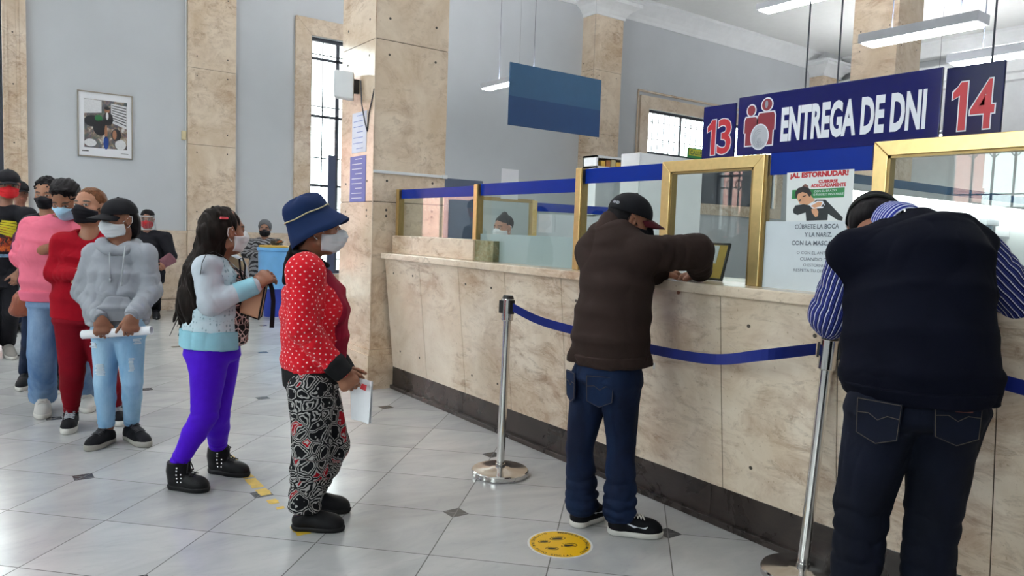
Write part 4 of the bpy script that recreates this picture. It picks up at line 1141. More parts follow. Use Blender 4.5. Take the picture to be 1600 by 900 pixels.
def build_body(p, skin, neck, sh, el, wr, hip, kn, an, pelvis, chest, hands=(None, None), neck_r=.052, arm=(.046, .036, .026), leg=(.07, .05, .036), face=True, ear=True, feet=None, gaze=0.0):
    """one continuous figure: head with face, neck, trunk, arms with hands, legs with feet.  sh/el/wr/... = (left, right)"""
    f = Field(p.vox)
    head_prims(p, f, neck, neck_r, face=face, ear=ear)
    up = unit(np.array(neck) - np.array(pelvis)); rv = unit(np.array(hip[1]) - np.array(hip[0]))
    f.loft([(pelvis, rv, .11, .075), (np.array(pelvis)*.5 + np.array(chest)*.5, rv, .10, .07), (chest, rv, .12, .08), (np.array(neck) - up*.05, rv, .07, .05)], bone=False)
    for i in range(2):
        f.cone(np.array(neck) - up*.05, sh[i], .04, arm[0], .04)
        f.chain([sh[i], el[i], wr[i]], arm, .02)
        if hands[i]: hand_prims(f, np.array(wr[i]), **hands[i])
        f.chain([hip[i], kn[i], an[i]], leg, .03)
        ft = feet[i] if feet else None
        if ft is not None:
            h, t = np.array(ft[0], float), np.array(ft[1], float); d = t - h
            f.cone(np.array(an[i]), h + d*.2 + np.array([0, 0, .03]), leg[2], .026, .02); f.cone(h + d*.2 + np.array([0, 0, .03]), h + d*.82 + np.array([0, 0, .024]), .026, .02, .02)
    return p.emit(f, 'body', M['skin'], color=skin_color(p, skin, gaze=gaze))

def trousers(p, mat, pelvis, hip, kn, an, waist=None, r=(.098, .072, .062, .062), wr=(.006, 11), rings=(), uv=False, name='trousers', hem=.0, hips=(.175, .125), vox=None, top=None, seat=0.0):
    f = Field(vox or p.vox); rv = unit(np.array(hip[1]) - np.array(hip[0])); pelvis = np.array(pelvis); fw = np.cross((0, 0, 1), rv)
    top = pelvis + np.array([0, 0, .10]) if top is None else np.array(top)
    f.loft([(top, rv, hips[0]*.93, hips[1]*.93), (pelvis, rv, hips[0], hips[1])], bone=True, cap=.35)
    for i in range(2):
        h, k, a = np.array(hip[i]), np.array(kn[i]), np.array(an[i])
        if seat: f.ell(h - fw*seat*.6 + np.array([0, 0, -.02]), np.array([.085, .085, .10])*seat/.06, None, .04)
        f.chain([h, k], [r[0], r[1]], .020, bone=True)
        c = k*.62 + a*.38
        f.chain([k, c, a], [r[1], r[2], r[3]], .012, bone=True)
    for i in range(2):
        a = np.array(an[i]); d = unit(a - np.array(kn[i]))
        o = a + d*hem
        def cut(X, o=o, d=d, a=a, rr=r[3]*1.6):
            q = X - o.astype(np.float32); s = q @ d.astype(np.float32); rad = np.linalg.norm(q - s[..., None]*d.astype(np.float32), axis=-1)
            return -np.minimum(s, rr - rad)
        f._add(lambda X, c=cut: c(X), a - .25, a + .25, .006, 's')
    return p.emit(f, name, mat, wr=wr, rings=rings, uv=uv)

def top_garment(p, mat, stations, sh, el, wr, name='jacket', sleeve=(.075, .06, .045), cuff_t=1.0, shoulder_r=.07, neck=None, neck_cut=.06, neck_dir=None, w=(.006, 10), rings=(), uv=False, extra=None, hem=None, k=.04, arms=(True, True), post=None, vox=None, power=2.0):
    f = Field(vox or p.vox)
    f.loft(stations, cap=.35, power=power)
    top = np.array(stations[-1][0])
    for i in range(2):
        if not arms[i]: continue
        s, e, q = np.array(sh[i]), np.array(el[i]), np.array(wr[i])
        f.cone(top*.6 + s*.4, s, shoulder_r, sleeve[0], .045)
        f.cone(s, e, sleeve[0], sleeve[1], k, bone=True)
        if cuff_t > 0:
            c = e + (q - e)*cuff_t; f.cone(e, c, sleeve[1], sleeve[1] + (sleeve[2] - sleeve[1])*min(1, cuff_t), .025, bone=True)
    if extra: extra(f)
    if neck is not None:
        nd = np.array([0, 0, 1.0]) if neck_dir is None else unit(neck_dir); n0 = np.array(neck, float)
        f.cone(n0, n0 + nd*.14, neck_cut, neck_cut*1.25, .012, 's')
    if hem: f.half(*hem)
    return p.emit(f, name, mat, wr=w, rings=rings, uv=uv, post=post)

def shoe(p, heel, toe, upper, sole, w=.046, h=.085, ankle=None, ankle_r=.046, boot=False, sole_h=.028, vox=None, name='shoe', lace=None, toe_h=.05, label=None):
    """heel and toe: floor points"""
    heel = np.array(heel, float); toe = np.array(toe, float); heel[2] = toe[2] = 0; d = toe - heel; L = np.linalg.norm(d); d /= L; s = np.cross((0, 0, 1), d)
    Z = np.array([0, 0, 1.0]); at = lambda t, z, x=0: heel + d*L*t + Z*z + s*x
    v = vox or p.vox; f = Field(v)
    f.cone(at(.17, .045), at(.50, .045), w*.86, w*.92, .02)
    f.ell(at(.70, .030), [L*.30, w*1.02, toe_h], np.array([d, s, Z]), .02)
    f.cone(at(.42, .055), at(.70, .035), w*.72, w*.62, .03)
    top = at(.22, h)
    if ankle is not None:
        q = np.array(ankle, float) - top; q[2] = 0; q = q*min(1, .035/(np.linalg.norm(q) + 1e-9)); top = top + q
    f.cone(at(.19, .045), top, w*.84, ankle_r, .02)
    if boot: f.cone(top, top + Z*.05, ankle_r, ankle_r*1.02, .02)
    f.half(at(0, sole_h*.7), -Z, .003)
    f.half(at(.20, h + (.05 if boot else 0) + .005), Z + (0 if boot else .35)*(-d), .006)
    o = p.emit(f, name, upper)
    if label: o['label'] = label
    g = Field(v)
    g.cone(at(.16, .02), at(.5, .02), w*.92, w*.88, .01); g.ell(at(.70, .02), [L*.315, w*1.06, .06], np.array([d, s, Z]), .03)
    g.half(at(0, sole_h), Z, .004); g.half(at(0, .0015), -Z, .003)
    p.emit(g, 'sole', sole, parent=o)
    if lace is not None:
        n = len(o.data.vertices); co_ = np.empty(n*3, np.float32); o.data.vertices.foreach_get('co', co_); VV = co_.reshape(-1, 3) + org_of(o)
        al, la = (VV - heel) @ d, (VV - heel) @ s
        def top_z(t, x):
            k = (np.abs(al - t*L) < .009) & (np.abs(la - x) < .009)
            return VV[k, 2].max() if k.any() else h
        m = MB()
        for k in range(5):
            t0 = .38 + .06*k
            for sg in (-1, 1):
                pts = []
                for x in np.linspace(-.62, .62, 7):
                    t1 = t0 + sg*x*.05; pts.append(at(t1, top_z(t1, x*w) + .0015, x*w))
                m.tube(pts, .0030, 5)
        b0 = at(.37, top_z(.37, 0) + .004)
        for sg in (-1, 1): m.tube([b0, b0 + s*sg*.018 + Z*.008 + d*.008, b0 + s*sg*.030 - Z*.004 + d*.012, b0 + s*sg*.010 + d*.004], .0028, 5)
        m.build('laces', lace, o, smooth=True)
        if boot:
            m = MB()
            for z in (.055, .075, .095, .115, .130):
                for sg in (-1, 1):
                    for t1 in (.36,) if z > .1 else (.36, .44):
                        k = (np.abs(al - t1*L) < .010) & (np.abs(VV[:, 2] - z) < .008) & (la*sg > 0)
                        if k.any(): m.obox(at(t1, z, sg*np.abs(la[k]).max()), [d, s, Z], (.0032, .003, .0032))
            if m.v: m.build('eyelets', M['steel'], o)
    return o

def mask_mesh(p, mat, kind='surgical', mat_strap=None, nm='mask'):
    f = Field(min(p.vox, .004)); s = p.hs; A = p.hA; H = p.H; g = .006*s
    f.ell(H(0, .022, -.018), np.array([.061, .066, .086])*s + g, A, .03); f.ell(H(0, .044, -.082), np.array([.036, .036, .028])*s + g, A, .03)
    for q in (-1, 1):
        f.ell(H(.036*q, .048, -.026), np.array([.030]*3)*s + g, A, .02); f.cone(H(.055*q, .0, -.062), H(.024*q, .050, -.088), .020*s + g, .018*s + g, .025)
    f.cone(H(0, .085, .008), H(0, .108, -.026), .012*s + g, .017*s + g, .03)
    f.ell(H(0, .082, -.05), np.array([.034, .036, .038])*s, A, .03)
    hA = A.astype(np.float32); hC = p.hC.astype(np.float32)
    def region(X):
        l = ((X - hC) @ hA.T)/s; x, y, z = l[..., 0], l[..., 1], l[..., 2]; ax = np.abs(x)
        top = z - (-.006 - .30*np.maximum(ax - .012, 0) + .010*np.exp(-(x/.014)**2)); bot = -.106 + .35*np.maximum(ax - .02, 0) - z; back = (.016 + .0*ax) - y
        return np.maximum(np.maximum(top, bot), back)*s
    f.keep(region, .006)
    sc = s
    def post(V, N):
        l = p.hl(V)
        if kind == 'surgical': return V + N*(np.sin(l[:, 2]*2*math.pi/.022)*.0012*np.clip((l[:, 1] - .05)/.03, 0, 1))[:, None]
        return V
    o = p.emit(f, nm, mat, post=post)
    m = MB()
    for q in (-1, 1):
        m.tube([H(.062*q, .030, -.018), H(.073*q, .012, -.004), H(.081*q, -.010, .018), H(.086*q, -.026, .016), H(.082*q, -.028, -.012), H(.074*q, -.010, -.040), H(.056*q, .030, -.072)], .0022*s, 5)
    m.build('ear_loop', mat_strap or mat, o, smooth=True)
    return o

def strands(V, N, amp, f=55, axis=(0, 0, 1), along=.10, seed=0):
    a = unit(axis); s = V @ a; P = V - s[:, None]*a
    Q = P*f + s[:, None]*a*f*along + seed*3.7
    Q = Q + .8*np.stack([vnoise(V*9), vnoise(V*9 + 7), vnoise(V*9 + 13)], 1)
    return V + N*((ridge(Q) - .5)*amp + (vnoise(V*14 + seed) - .5)*amp)[:, None]

def cap_hat(p, mat, visor_mat, grow=.010, visor_len=.075, tilt=0, label=None, z0=.026, badge=None):
    """baseball cap: dome over the cranium, curved visor in front"""
    f = Field(min(p.vox, .004)); s = p.hs; A = p.hA; H = p.H
    f.ell(H(0, -.010, .036), (np.array([.076, .096, .082]) + grow)*s, A, .02)
    f.half(H(0, 0, z0), -A[2] + A[1]*.02, .004)
    f.ell(H(0, -.010, .036), (np.array([.076, .096, .082]) + grow - .005)*s, A, .003, 's')
    o = p.emit(f, 'cap', mat)
    if label: o['label'] = label
    v = MB(); vs = []; fs = []; n = 14; m = 6
    for i in range(m + 1):
        t = i/m
        for k in range(n + 1):
            a = -1 + 2*k/n; x = a*(.070 + .004*t); y = (.105 + grow - .010)*math.sqrt(max(0, 1 - (a*.86)**2))*.98 - .012 + t*visor_len*math.sqrt(max(0, 1 - (a*.97)**2))
            z = z0 + .014 - .026*a*a - t*.014 + tilt*t
            vs.append(H(x, y, z))
    nv = len(vs); vs += [q - A[2]*.004*s for q in vs]
    w = n + 1
    for i in range(m):
        for k in range(n):
            q = i*w + k; fs.append((q, q + 1, q + w + 1, q + w)); fs.append((nv + q, nv + q + w, nv + q + w + 1, nv + q + 1))
    for k in range(n): fs.append((k, nv + k, nv + k + 1, k + 1)); q = m*w + k; fs.append((q, q + 1, nv + q + 1, nv + q))
    for i in range(m): q = i*w; fs.append((q, q + w, nv + q + w, nv + q)); q = i*w + n; fs.append((q, nv + q, nv + q + w, q + w))
    v.add(vs, fs); v.build('visor', visor_mat, o, smooth=True)
    b = MB(); b.lathe((0, 0, 0), [(.007, 0), (.008, .003), (.004, .006)], 12)
    b.v = [tuple(H(0, -.010, .036 + (.082 + grow) - .002) + s*(A.T @ np.array(q))) for q in b.v]; b.build('button', mat, o, smooth=True)
    return o

# materials worn
def attr_uv(t):
    at = t.n('ShaderNodeAttribute', attribute_name='puv'); return at.outputs['Vector']
def cloth(name, c, rough=.85, var=.10, weave=900, sheen=.0, bump=.2, rib=None):
    t = NT(name); co = t.coord(); n = t.noise(co, 8, 5, .6); fz = t.noise(co, weave, 2)
    dark = tuple(x*(1 - var) for x in c[:3]) + (1,); lite = tuple(min(1, x*(1 + var)) for x in c[:3]) + (1,)
    t.set(color=t.ramp(n, [(.3, dark), (.7, lite)]), rough=rough, spec=.10, sheen=sheen); t.bump(fz, bump, .001); return t.m
def denim(name, c, fade=None, rough=.85):
    t = NT(name); co = t.coord(); fade = fade or tuple(min(1, x*1.5) for x in c[:3]) + (1,)
    n = t.noise(t.mapping(co, (1, 1, .45)), 5, 4, .6); w = t.noise(t.mapping(co, (1, 1, .25)), 260, 2)
    base = t.ramp(n, [(.35, c), (.68, fade)]); t.set(color=t.mix(t.math('MULTIPLY', w, .30), base, tuple(x*.55 for x in c[:3]) + (1,)), rough=rough, spec=.15)
    t.bump(w, .2, .001); return t.m
def hair_mat(name, c, rough=.55):
    t = NT(name); co = t.coord(); n = t.noise(t.mapping(co, (1, 1, .12)), 90, 3, .6)
    t.set(color=t.ramp(n, [(.35, tuple(x*.6 for x in c[:3]) + (1,)), (.7, tuple(min(1, x*1.5) for x in c[:3]) + (1,))]), rough=rough, spec=.07); t.bump(n, .35, .002); return t.m
M['hair_black'] = hair_mat('black_hair', (.006, .005, .006, 1)); M['hair_brown'] = hair_mat('brown_hair', lin(86, 54, 34)); M['hair_dark'] = hair_mat('dark_brown_hair', (.009, .006, .005, 1))
M['mask_white'] = cloth('white_mask_fabric', lin(226, 228, 232), .8, .03); M['mask_blue'] = cloth('light_blue_mask_fabric', lin(160, 200, 226), .8, .03)
M['mask_black'] = cloth('black_mask_fabric', (.012, .012, .015, 1), .8); M['mask_red'] = cloth('red_mask_fabric', lin(206, 44, 50), .7)
M['black_cloth'] = cloth('black_cloth', (.010, .010, .013, 1), .85); M['black_leather'] = plain('black_leather', (.005, .005, .006, 1), .42, bump=.2, bscale=300, spec=.16)
M['black_rubber'] = plain('black_rubber', (.008, .008, .009, 1), .6, spec=.2); M['white_rubber'] = plain('off_white_rubber', lin(206, 202, 196), .6); M['grey_rubber'] = plain('grey_rubber', lin(150, 146, 138), .6)
M['black_mesh'] = cloth('black_knit_upper', (.006, .006, .008, 1), .75)
# ------------------------------------------------------------------ the woman in the hat
SK_TAN = lin(148, 100, 76); SK_BROWN = lin(132, 86, 64); SK_LIGHT = lin(178, 128, 104)
def dots_mat(name, ground, dot, size=.0042, pitch=.030):
    t = NT(name); uv = attr_uv(t)
    sp = t.n('ShaderNodeSeparateXYZ'); t.link(uv, sp.inputs[0])
    v = t.math('DIVIDE', sp.outputs[1], pitch*.5); row = t.math('FLOOR', v)
    u = t.math('ADD', t.math('DIVIDE', sp.outputs[0], pitch), t.math('MULTIPLY', t.math('MODULO', t.math('ABSOLUTE', row), 2.0), .5))
    wn = t.n('ShaderNodeTexWhiteNoise', noise_dimensions='3D'); cb = t.n('ShaderNodeCombineXYZ'); t.link(t.math('FLOOR', u), cb.inputs[0]); t.link(row, cb.inputs[1]); t.link(sp.outputs[2], cb.inputs[2]); t.link(cb.outputs[0], wn.inputs[0])
    sc = t.n('ShaderNodeSeparateColor'); t.link(wn.outputs[1], sc.inputs[0])
    fu = t.math('SUBTRACT', t.math('SUBTRACT', u, t.math('FLOOR', u)), t.math('ADD', t.math('MULTIPLY', sc.outputs[0], .3), .35)); fv = t.math('SUBTRACT', t.math('SUBTRACT', v, row), t.math('ADD', t.math('MULTIPLY', sc.outputs[1], .3), .35))
    du = t.math('MULTIPLY', fu, pitch); dv = t.math('MULTIPLY', fv, pitch*.5)
    r = t.math('SQRT', t.math('ADD', t.math('MULTIPLY', du, du), t.math('MULTIPLY', dv, dv)))
    n = t.noise(t.coord(), 8, 5, .6); base = t.ramp(n, [(.3, tuple(x*.88 for x in ground[:3]) + (1,)), (.7, ground)])
    t.set(color=t.mix(t.math('LESS_THAN', r, size), base, dot), rough=.85, spec=.15, sheen=.1); t.bump(t.noise(t.coord(), 700, 2), .2, .001); return t.m
def print_mat(name):
    """busy black, white and red trouser print: outlined cells, some ringed, some dotted, some red"""
    t = NT(name); uv = attr_uv(t)
    nz = t.n('ShaderNodeTexNoise'); t.link(uv, nz.inputs['Vector']); nz.inputs['Scale'].default_value = 16; nz.inputs['Detail'].default_value = 2
    sc = t.n('ShaderNodeVectorMath', operation='SCALE'); t.link(nz.outputs[1], sc.inputs[0]); sc.inputs['Scale'].default_value = .045
    w = t.n('ShaderNodeVectorMath', operation='ADD'); t.link(uv, w.inputs[0]); t.link(sc.outputs[0], w.inputs[1]); p = w.outputs[0]
    S = 15
    edge = t.voronoi(p, S, 'DISTANCE_TO_EDGE', 0); cen = t.voronoi(p, S); colr = t.voronoi(p, S, 'F1', 'Color')
    sp = t.n('ShaderNodeSeparateColor'); t.link(colr, sp.inputs[0]); k1, k2 = sp.outputs[0], sp.outputs[1]
    band = lambda x, a, b: t.math('MULTIPLY', t.math('GREATER_THAN', x, a), t.math('LESS_THAN', x, b))
    white = band(edge, .040, .092)
    ring = t.math('MULTIPLY', band(edge, .17, .235), t.math('GREATER_THAN', k1, .35))
    core = t.math('MULTIPLY', t.math('LESS_THAN', cen, .16), t.math('GREATER_THAN', k2, .55))
    fine = t.math('MULTIPLY', t.math('LESS_THAN', t.voronoi(p, 48), .27), t.math('MULTIPLY', t.math('LESS_THAN', k1, .35), t.math('GREATER_THAN', edge, .11)))
    wz = t.math('MAXIMUM', t.math('MAXIMUM', white, ring), t.math('MAXIMUM', core, fine))
    red = t.math('MULTIPLY', t.math('GREATER_THAN', k2, .80), t.math('GREATER_THAN', edge, .10))
    base = t.mix(red, (.010, .010, .012, 1), lin(150, 20, 32)); base = t.mix(wz, base, lin(170, 168, 166))
    t.set(color=base, rough=.85, spec=.1); t.bump(t.noise(t.coord(), 500, 2), .15, .001); return t.m

P = Person('woman in navy bucket hat, red dotted cardigan and patterned trousers holding white papers', (498, 815), 88, vox=.0042)
P.head(497, 357, 0, phi=90, pitch=-2, s=1.04)
nk = P.pt(481, 402); pel = P.pt(490, 604); che = P.pt(489, 455)
sh = (P.pt(484, 424, .155), P.pt(478, 424, -.155)); el = (P.pt(488, 512, .20), P.pt(472, 512, -.20)); wr = (P.pt(537, 575, .12), P.pt(531, 578, -.15))
hip = (P.pt(494, 606, .09), P.pt(486, 606, -.09)); kn = (P.pt(517, 695, .10), P.pt(487, 695, -.10)); an = (P.pt(510, 770, .12), P.pt(477, 797, -.09))
fR, fL = (floor_pt(456, 826), floor_pt(538, 829)), (floor_pt(468, 797), floor_pt(547, 800)); an = (ankle_at(*fL, z=.11), ankle_at(*fR, z=.11))
d = P.dir
hR = dict(D=unit(P.pt(548, 602, -.13) - wr[1]), N=d(0), thumb=1, s=.98, curl=.55, curls=(.35, .5, .6, .65), thumb_curl=.5)
hL = dict(D=unit(P.pt(554, 600, .08) - wr[0]), N=d(180), thumb=-1, s=.98, curl=.55)
build_body(P, SK_TAN, nk, sh, el, wr, hip, kn, an, pel, che, (hL, hR), feet=(fL, fR))
RV = -d(0)*1.0
st = [(P.pt(489, 578), d(178), .166, .136), (P.pt(489, 560), d(178), .168, .140), (P.pt(490, 525), d(178), .168, .146), (P.pt(490, 488), d(178), .172, .147), (P.pt(488, 455), d(178), .172, .134), (P.pt(485, 428), d(178), .165, .085), (P.pt(482, 408), d(178), .085, .062)]
M['red_dots'] = dots_mat('red_knit_with_white_dots', lin(206, 22, 38), lin(240, 216, 214), .0034, .035)
M['maroon'] = cloth('dark_red_blouse', lin(128, 14, 40), .75); M['black_knit'] = cloth('black_rib_knit', (.012, .012, .013, 1), .9)
# blouse seen at the open front
b = Field(P.vox); fo = d(88)*.012
b.loft([(c + d(88)*.016, r, a*.75, bb*.98) for c, r, a, bb in st[1:6]], cap=.35)
for q in (-1, 1): b.ell(P.pt(524, 484, q*.07), np.array([.055, .05, .06]), None, .05)
P.emit(b, 'blouse', M['maroon'], wr=(.006, 12))
# cardigan: open down the front
cd_o = P.pt(508, 425); 
def cardigan_extra(f):
    pass
f = Field(P.vox); f.loft(st, cap=.35)
for q in (-1, 1): f.ell(P.pt(517, 482, q*.08), np.array([.055, .06, .065]), None, .05)
for i in range(2):
    f.cone(np.array(st[-1][0])*.6 + sh[i]*.4, sh[i], .055, .078, .045); f.cone(sh[i], el[i], .078, .064, .035, bone=True); f.cone(el[i], wr[i], .064, .045, .025, bone=True)
f.cone(nk, nk + np.array([0, 0, .15]), .056, .075, .012, 's')
f.cone(nk + d(88)*.03, nk + d(88)*.12 + np.array([0, 0, -.02]), .05, .05, .03, 's')
# the open front: cut a wedge whose edge runs from the collar to the hem
fr0, fr1 = P.pt(509, 430), P.pt(526, 590); cl = unit(fr1 - fr0); nf = unit(np.cross(cl, d(178)));  nf = nf if nf @ d(88) > 0 else -nf
ce = (fr0 + fr1)/2
lat = d(0)
armc = [(sh[i], el[i], wr[i]) for i in range(2)]
def cut(X):
    X64 = X; q = (X64 - ce.astype(np.float32)); s = -(q @ nf.astype(np.float32))
    side = np.abs((X64 - np.array(st[3][0], np.float32)) @ lat.astype(np.float32)) - .125
    return np.maximum(s, side)
f._add(cut, [-1e3]*3, [1e3]*3, .006, 's')
for i in range(2):
    f.cone(el[i], wr[i], .063, .045, .006)
f.half(P.pt(489, 577), (0, 0, -1), .006)
for i in range(2):
    f.cone(el[i], wr[i], .063, .045, .006)
cg = P.emit(f, 'cardigan', M['red_dots'], wr=(.006, 11), rings=[(el[1], wr[1], .05, .007, 0, .9, .12, 2), (sh[1], el[1], .07, .006, .45, 1, .13, 5)], uv=True)
g = Field(P.vox)   # black rib: hem band, cuffs, neck band
g.loft([(P.pt(488, 601), d(178), .160, .132), (P.pt(489, 574), d(178), .171, .143)], cap=.12); g.half(P.pt(489, 571), (0, 0, 1), .004)
P.emit(g, 'hem_band', M['black_knit'], parent=cg, wr=(.004, 16))
for i in range(2):
    g = Field(P.vox); dd_ = unit(wr[i] - el[i]); g.cone(wr[i] - dd_*.035, wr[i] + dd_*.025, .055, .047, .005); g.half(wr[i] + dd_*.03, dd_, .004); P.emit(g, 'cuff', M['black_knit'], parent=cg)
m = MB(); pts = [nk + d(88 + 180)*.055 + np.array([0, 0, .035])]
ring = []
for a in np.linspace(-180, 180, 40):
    h = .036 - .060*max(0, math.cos(math.radians(a)))**1.0 ; rr = .066 + .022*max(0, math.cos(math.radians(a)))
    ring.append(nk + d(88 + a)*rr + np.array([0, 0, h - .012]))
m.tube(ring, .012, 8); m.build('neck_band', M['black_knit'], cg, smooth=True)
M['wild_print'] = print_mat('black_white_red_swirl_print')
trousers(P, M['wild_print'], P.pt(490, 600), hip, kn, an, r=(.104, .086, .082, .072), hips=(.160, .128), wr=(.008, 9), rings=[(kn[1], an[1], .06, .010, .35, 1.05, .2, 3), (kn[0], an[0], .06, .010, .35, 1.05, .2, 4)], uv=True, hem=.012, top=P.pt(489, 585), seat=.04)
for (h, t), a in ((fR, an[1]), (fL, an[0])): shoe(P, h, t, M['black_leather'], M['black_rubber'], w=.045, h=.075, sole_h=.024, ankle_r=.045, ankle=a)
mask_mesh(P, M['mask_white'])
# hair and braid
f = Field(P.vox); H = P.H
f.ell(H(0, -.026, .020), np.array([.080, .094, .088])*P.hs, P.hA, .02); f.ell(H(0, -.075, -.045), np.array([.055, .040, .055])*P.hs, P.hA, .03)
f.half(H(0, .022, 0), P.hA[1] - P.hA[2]*.2, .01); f.half(H(0, -.02, -.085), -P.hA[2], .02)
for q in (-1, 1): f.ell(H(.082*q, -.004, -.006), np.array([.020, .022, .034])*P.hs, P.hA, .01, 's')
hr = P.emit(f, 'hair', M['hair_black'], post=lambda V, N: strands(V, N, .006, 60))
f = Field(P.vox)
bp = [H(0, -.085, -.06), P.pt(456, 398, -.03), P.pt(450, 415, -.04), P.pt(447, 432, -.04), P.pt(445, 446, -.04)]
for i in range(len(bp) - 1):
    for t in (0, .5): f.ell(bp[i]*(1 - t) + bp[i+1]*t, np.array([.024, .024, .026])*(1 - .09*i), None, .012)
P.emit(f, 'braid', M['hair_black'], parent=hr, post=lambda V, N: strands(V, N, .006, 90))
# bucket hat
A = P.hA; tl = math.radians(29)
hF = A[1]*math.cos(tl) + A[2]*math.sin(tl); hU = np.cross(A[0], hF); HA = np.array([A[0], hF, hU]); hc = H(0, -.040, .040)
HT = lambda x, y, z: hc + HA.T @ np.array([x, y, z])
M['navy_felt'] = cloth('navy_hat_cloth', lin(20, 36, 70), .8, .12)
m = MB(); n = 48; rows = []
prof = [(.0, .098, 0), (.45, .096, 0), (.80, .086, 0), (.93, .074, 0), (1.0, .040, .0), (1.005, 0.012, 0), (1.38, .100, -.03), (1.66, .106, -.03)]
outer = [(1.52, -.066), (1.36, -.042), (1.20, -.018), (1.06, .000), (1.00, .016), (.985, .042), (.94, .064), (.85, .083), (.68, .096), (.40, .104), (.05, .107)]
inner = [(1.50, -.070), (1.34, -.046), (1.17, -.022), (1.03, -.004), (.955, .012), (.94, .042), (.89, .061), (.80, .078), (.4, .096), (.05, .099)]
def hat_ring(rr, z, ph):
    out = []
    for k in range(n):
        a = 2*math.pi*k/n; wob = .010*math.sin(3*a + .8)*max(0, rr - 1)/.7 + .006*math.sin(5*a + ph)*(1 if z > .03 else .3)
        fx = math.sin(a); fy = math.cos(a); front = max(0, fy)
        zz = z + wob - .030*max(0, -fy)*max(0, rr - 1)/.5 - .012*front*max(0, rr - 1)/.5
        out.append(HT(fx*.088*rr, fy*.106*rr*(1 + .05*front*max(0, rr - 1) - .35*max(0, -fy)*max(0, rr - 1)), zz))
    return out
R_ = [hat_ring(rr, z, .3) for rr, z in outer] + [hat_ring(rr, z, .3) for rr, z in inner[::-1]]
vs = [q for r_ in R_ for q in r_]; fs = []
for i in range(len(R_)):
    j = (i + 1) % len(R_)
    if i == len(outer) - 1: continue
    if j == 0:
        for k in range(n): fs.append((i*n + k, i*n + (k+1) % n, (k+1) % n, k))
    else:
        for k in range(n): fs.append((i*n + k, i*n + (k+1) % n, j*n + (k+1) % n, j*n + k))
c0 = (len(outer) - 1)*n; fs.append(tuple(c0 + k for k in range(n))); c1 = len(outer)*n; fs.append(tuple(c1 + k for k in range(n - 1, -1, -1)))
m.add(vs, fs); hat = m.build('bucket_hat', M['navy_felt'], P.root, smooth=True)
m = MB(); m.tube([q + (q - HT(0, 0, .03))*.012 for q in hat_ring(1.0, .024, .3)] + [hat_ring(1.0, .024, .3)[0]], .0032, 6, cap=False)
m.build('hat_cord', plain('pale_hat_cord', lin(196, 182, 140), .7), hat, smooth=True)
# papers in her hand
t = thing('paper_sheets', 'folded white papers with a red stamp in the hand of the woman in the hat', 'papers', P.pt(560, 650, -.10))
c = [P.pt(547, 588, -.10), P.pt(581, 597, -.12), P.pt(576, 663, -.14), P.pt(549, 655, -.12)]
def sheet(name, pts, mat, parent, th=.0015, bend=.012, off=0.0):
    pts = [np.array(q, float) for q in pts]; n = unit(np.cross(pts[1] - pts[0], pts[3] - pts[0])); vs = []; fs = []; K = 8
    for sgn in (-1, 1):
        for j in range(K + 1):
            for i in range(K + 1):
                u, v = i/K, j/K; q = (pts[0]*(1-u) + pts[1]*u)*(1-v) + (pts[3]*(1-u) + pts[2]*u)*v
                vs.append(q + n*(bend*math.sin(math.pi*u)*(.4 + .6*v) + sgn*th/2 + off))
    N_ = (K + 1)**2
    for j in range(K):
        for i in range(K):
            a = j*(K+1) + i; fs.append((a, a + K + 1, a + K + 2, a + 1)); fs.append((N_ + a, N_ + a + 1, N_ + a + K + 2, N_ + a + K + 1))
    for i in range(K):
        for a, b in ((i, i + 1), (K*(K+1) + i + 1, K*(K+1) + i), ((i+1)*(K+1), i*(K+1)), (i*(K+1) + K, (i+1)*(K+1) + K)): fs.append((a, b, N_ + b, N_ + a))
    m = MB(); m.add(vs, fs); return m.build(name, mat, parent, smooth=False)
sh1 = sheet('sheet', c, M['paper'], t); sheet('sheet', [c[0] + P.f*.012, c[1] + P.f*.01 + P.r*.006, c[2] + P.f*.012 + P.r*.012, c[3] + P.f*.01], M['paper'], t)
toward = -P.f
q0 = [P.pt(565, 598, -.127), P.pt(573, 601, -.129), P.pt(571, 610, -.131), P.pt(562, 606, -.128)]
sheet('red_stamp', [q + toward*.016 for q in q0], M['red_print'], t, th=.001, bend=.002)

# ------------------------------------------------------------------ the woman with the tan handbag
M['boot_lace'] = cloth('charcoal_boot_lace', (.03, .03, .034, 1), .8)
P = Person('woman with very long dark hair and purple leggings clutching a tan handbag', (318, 762), 62, vox=.0042)
P.head(350, 361, 0, phi=62, pitch=0, s=1.06)
d = P.dir
nk = P.pt(340, 403); pel = P.pt(332, 556); che = P.pt(338, 450)
sh = (P.pt(362, 418, .15), P.pt(325, 420, -.11)); el = (P.pt(384, 478, .19), P.pt(330, 474, -.16)); wr = (P.pt(404, 448, .10), P.pt(396, 447, -.10))
hip = (P.pt(344, 560, .09), P.pt(326, 562, -.06)); kn = (P.pt(339, 648, .09), P.pt(320, 648, -.07))
fR, fL = (floor_pt(265, 762), floor_pt(326, 769)), (floor_pt(327, 737), floor_pt(389, 745)); an = (ankle_at(*fL, z=.14), ankle_at(*fR, z=.14))
hR = dict(D=unit(P.pt(421, 428, -.05) - wr[1]), N=unit(P.f*.6 - np.array([0, 0, .8])), thumb=1, s=1.0, curls=(.55, .6, .65, .6), spread=.6, thumb_curl=.4)
hL = dict(D=unit(P.pt(418, 432, .06) - wr[0]), N=unit(-P.f*.5 - np.array([0, 0, .8])), thumb=-1, s=.98, curl=.5)
build_body(P, SK_BROWN, nk, sh, el, wr, hip, kn, an, pel, che, (hL, hR), feet=(fL, fR))
M['purple'] = cloth('violet_stretch_cloth', lin(72, 18, 190), .6, .10, sheen=0)
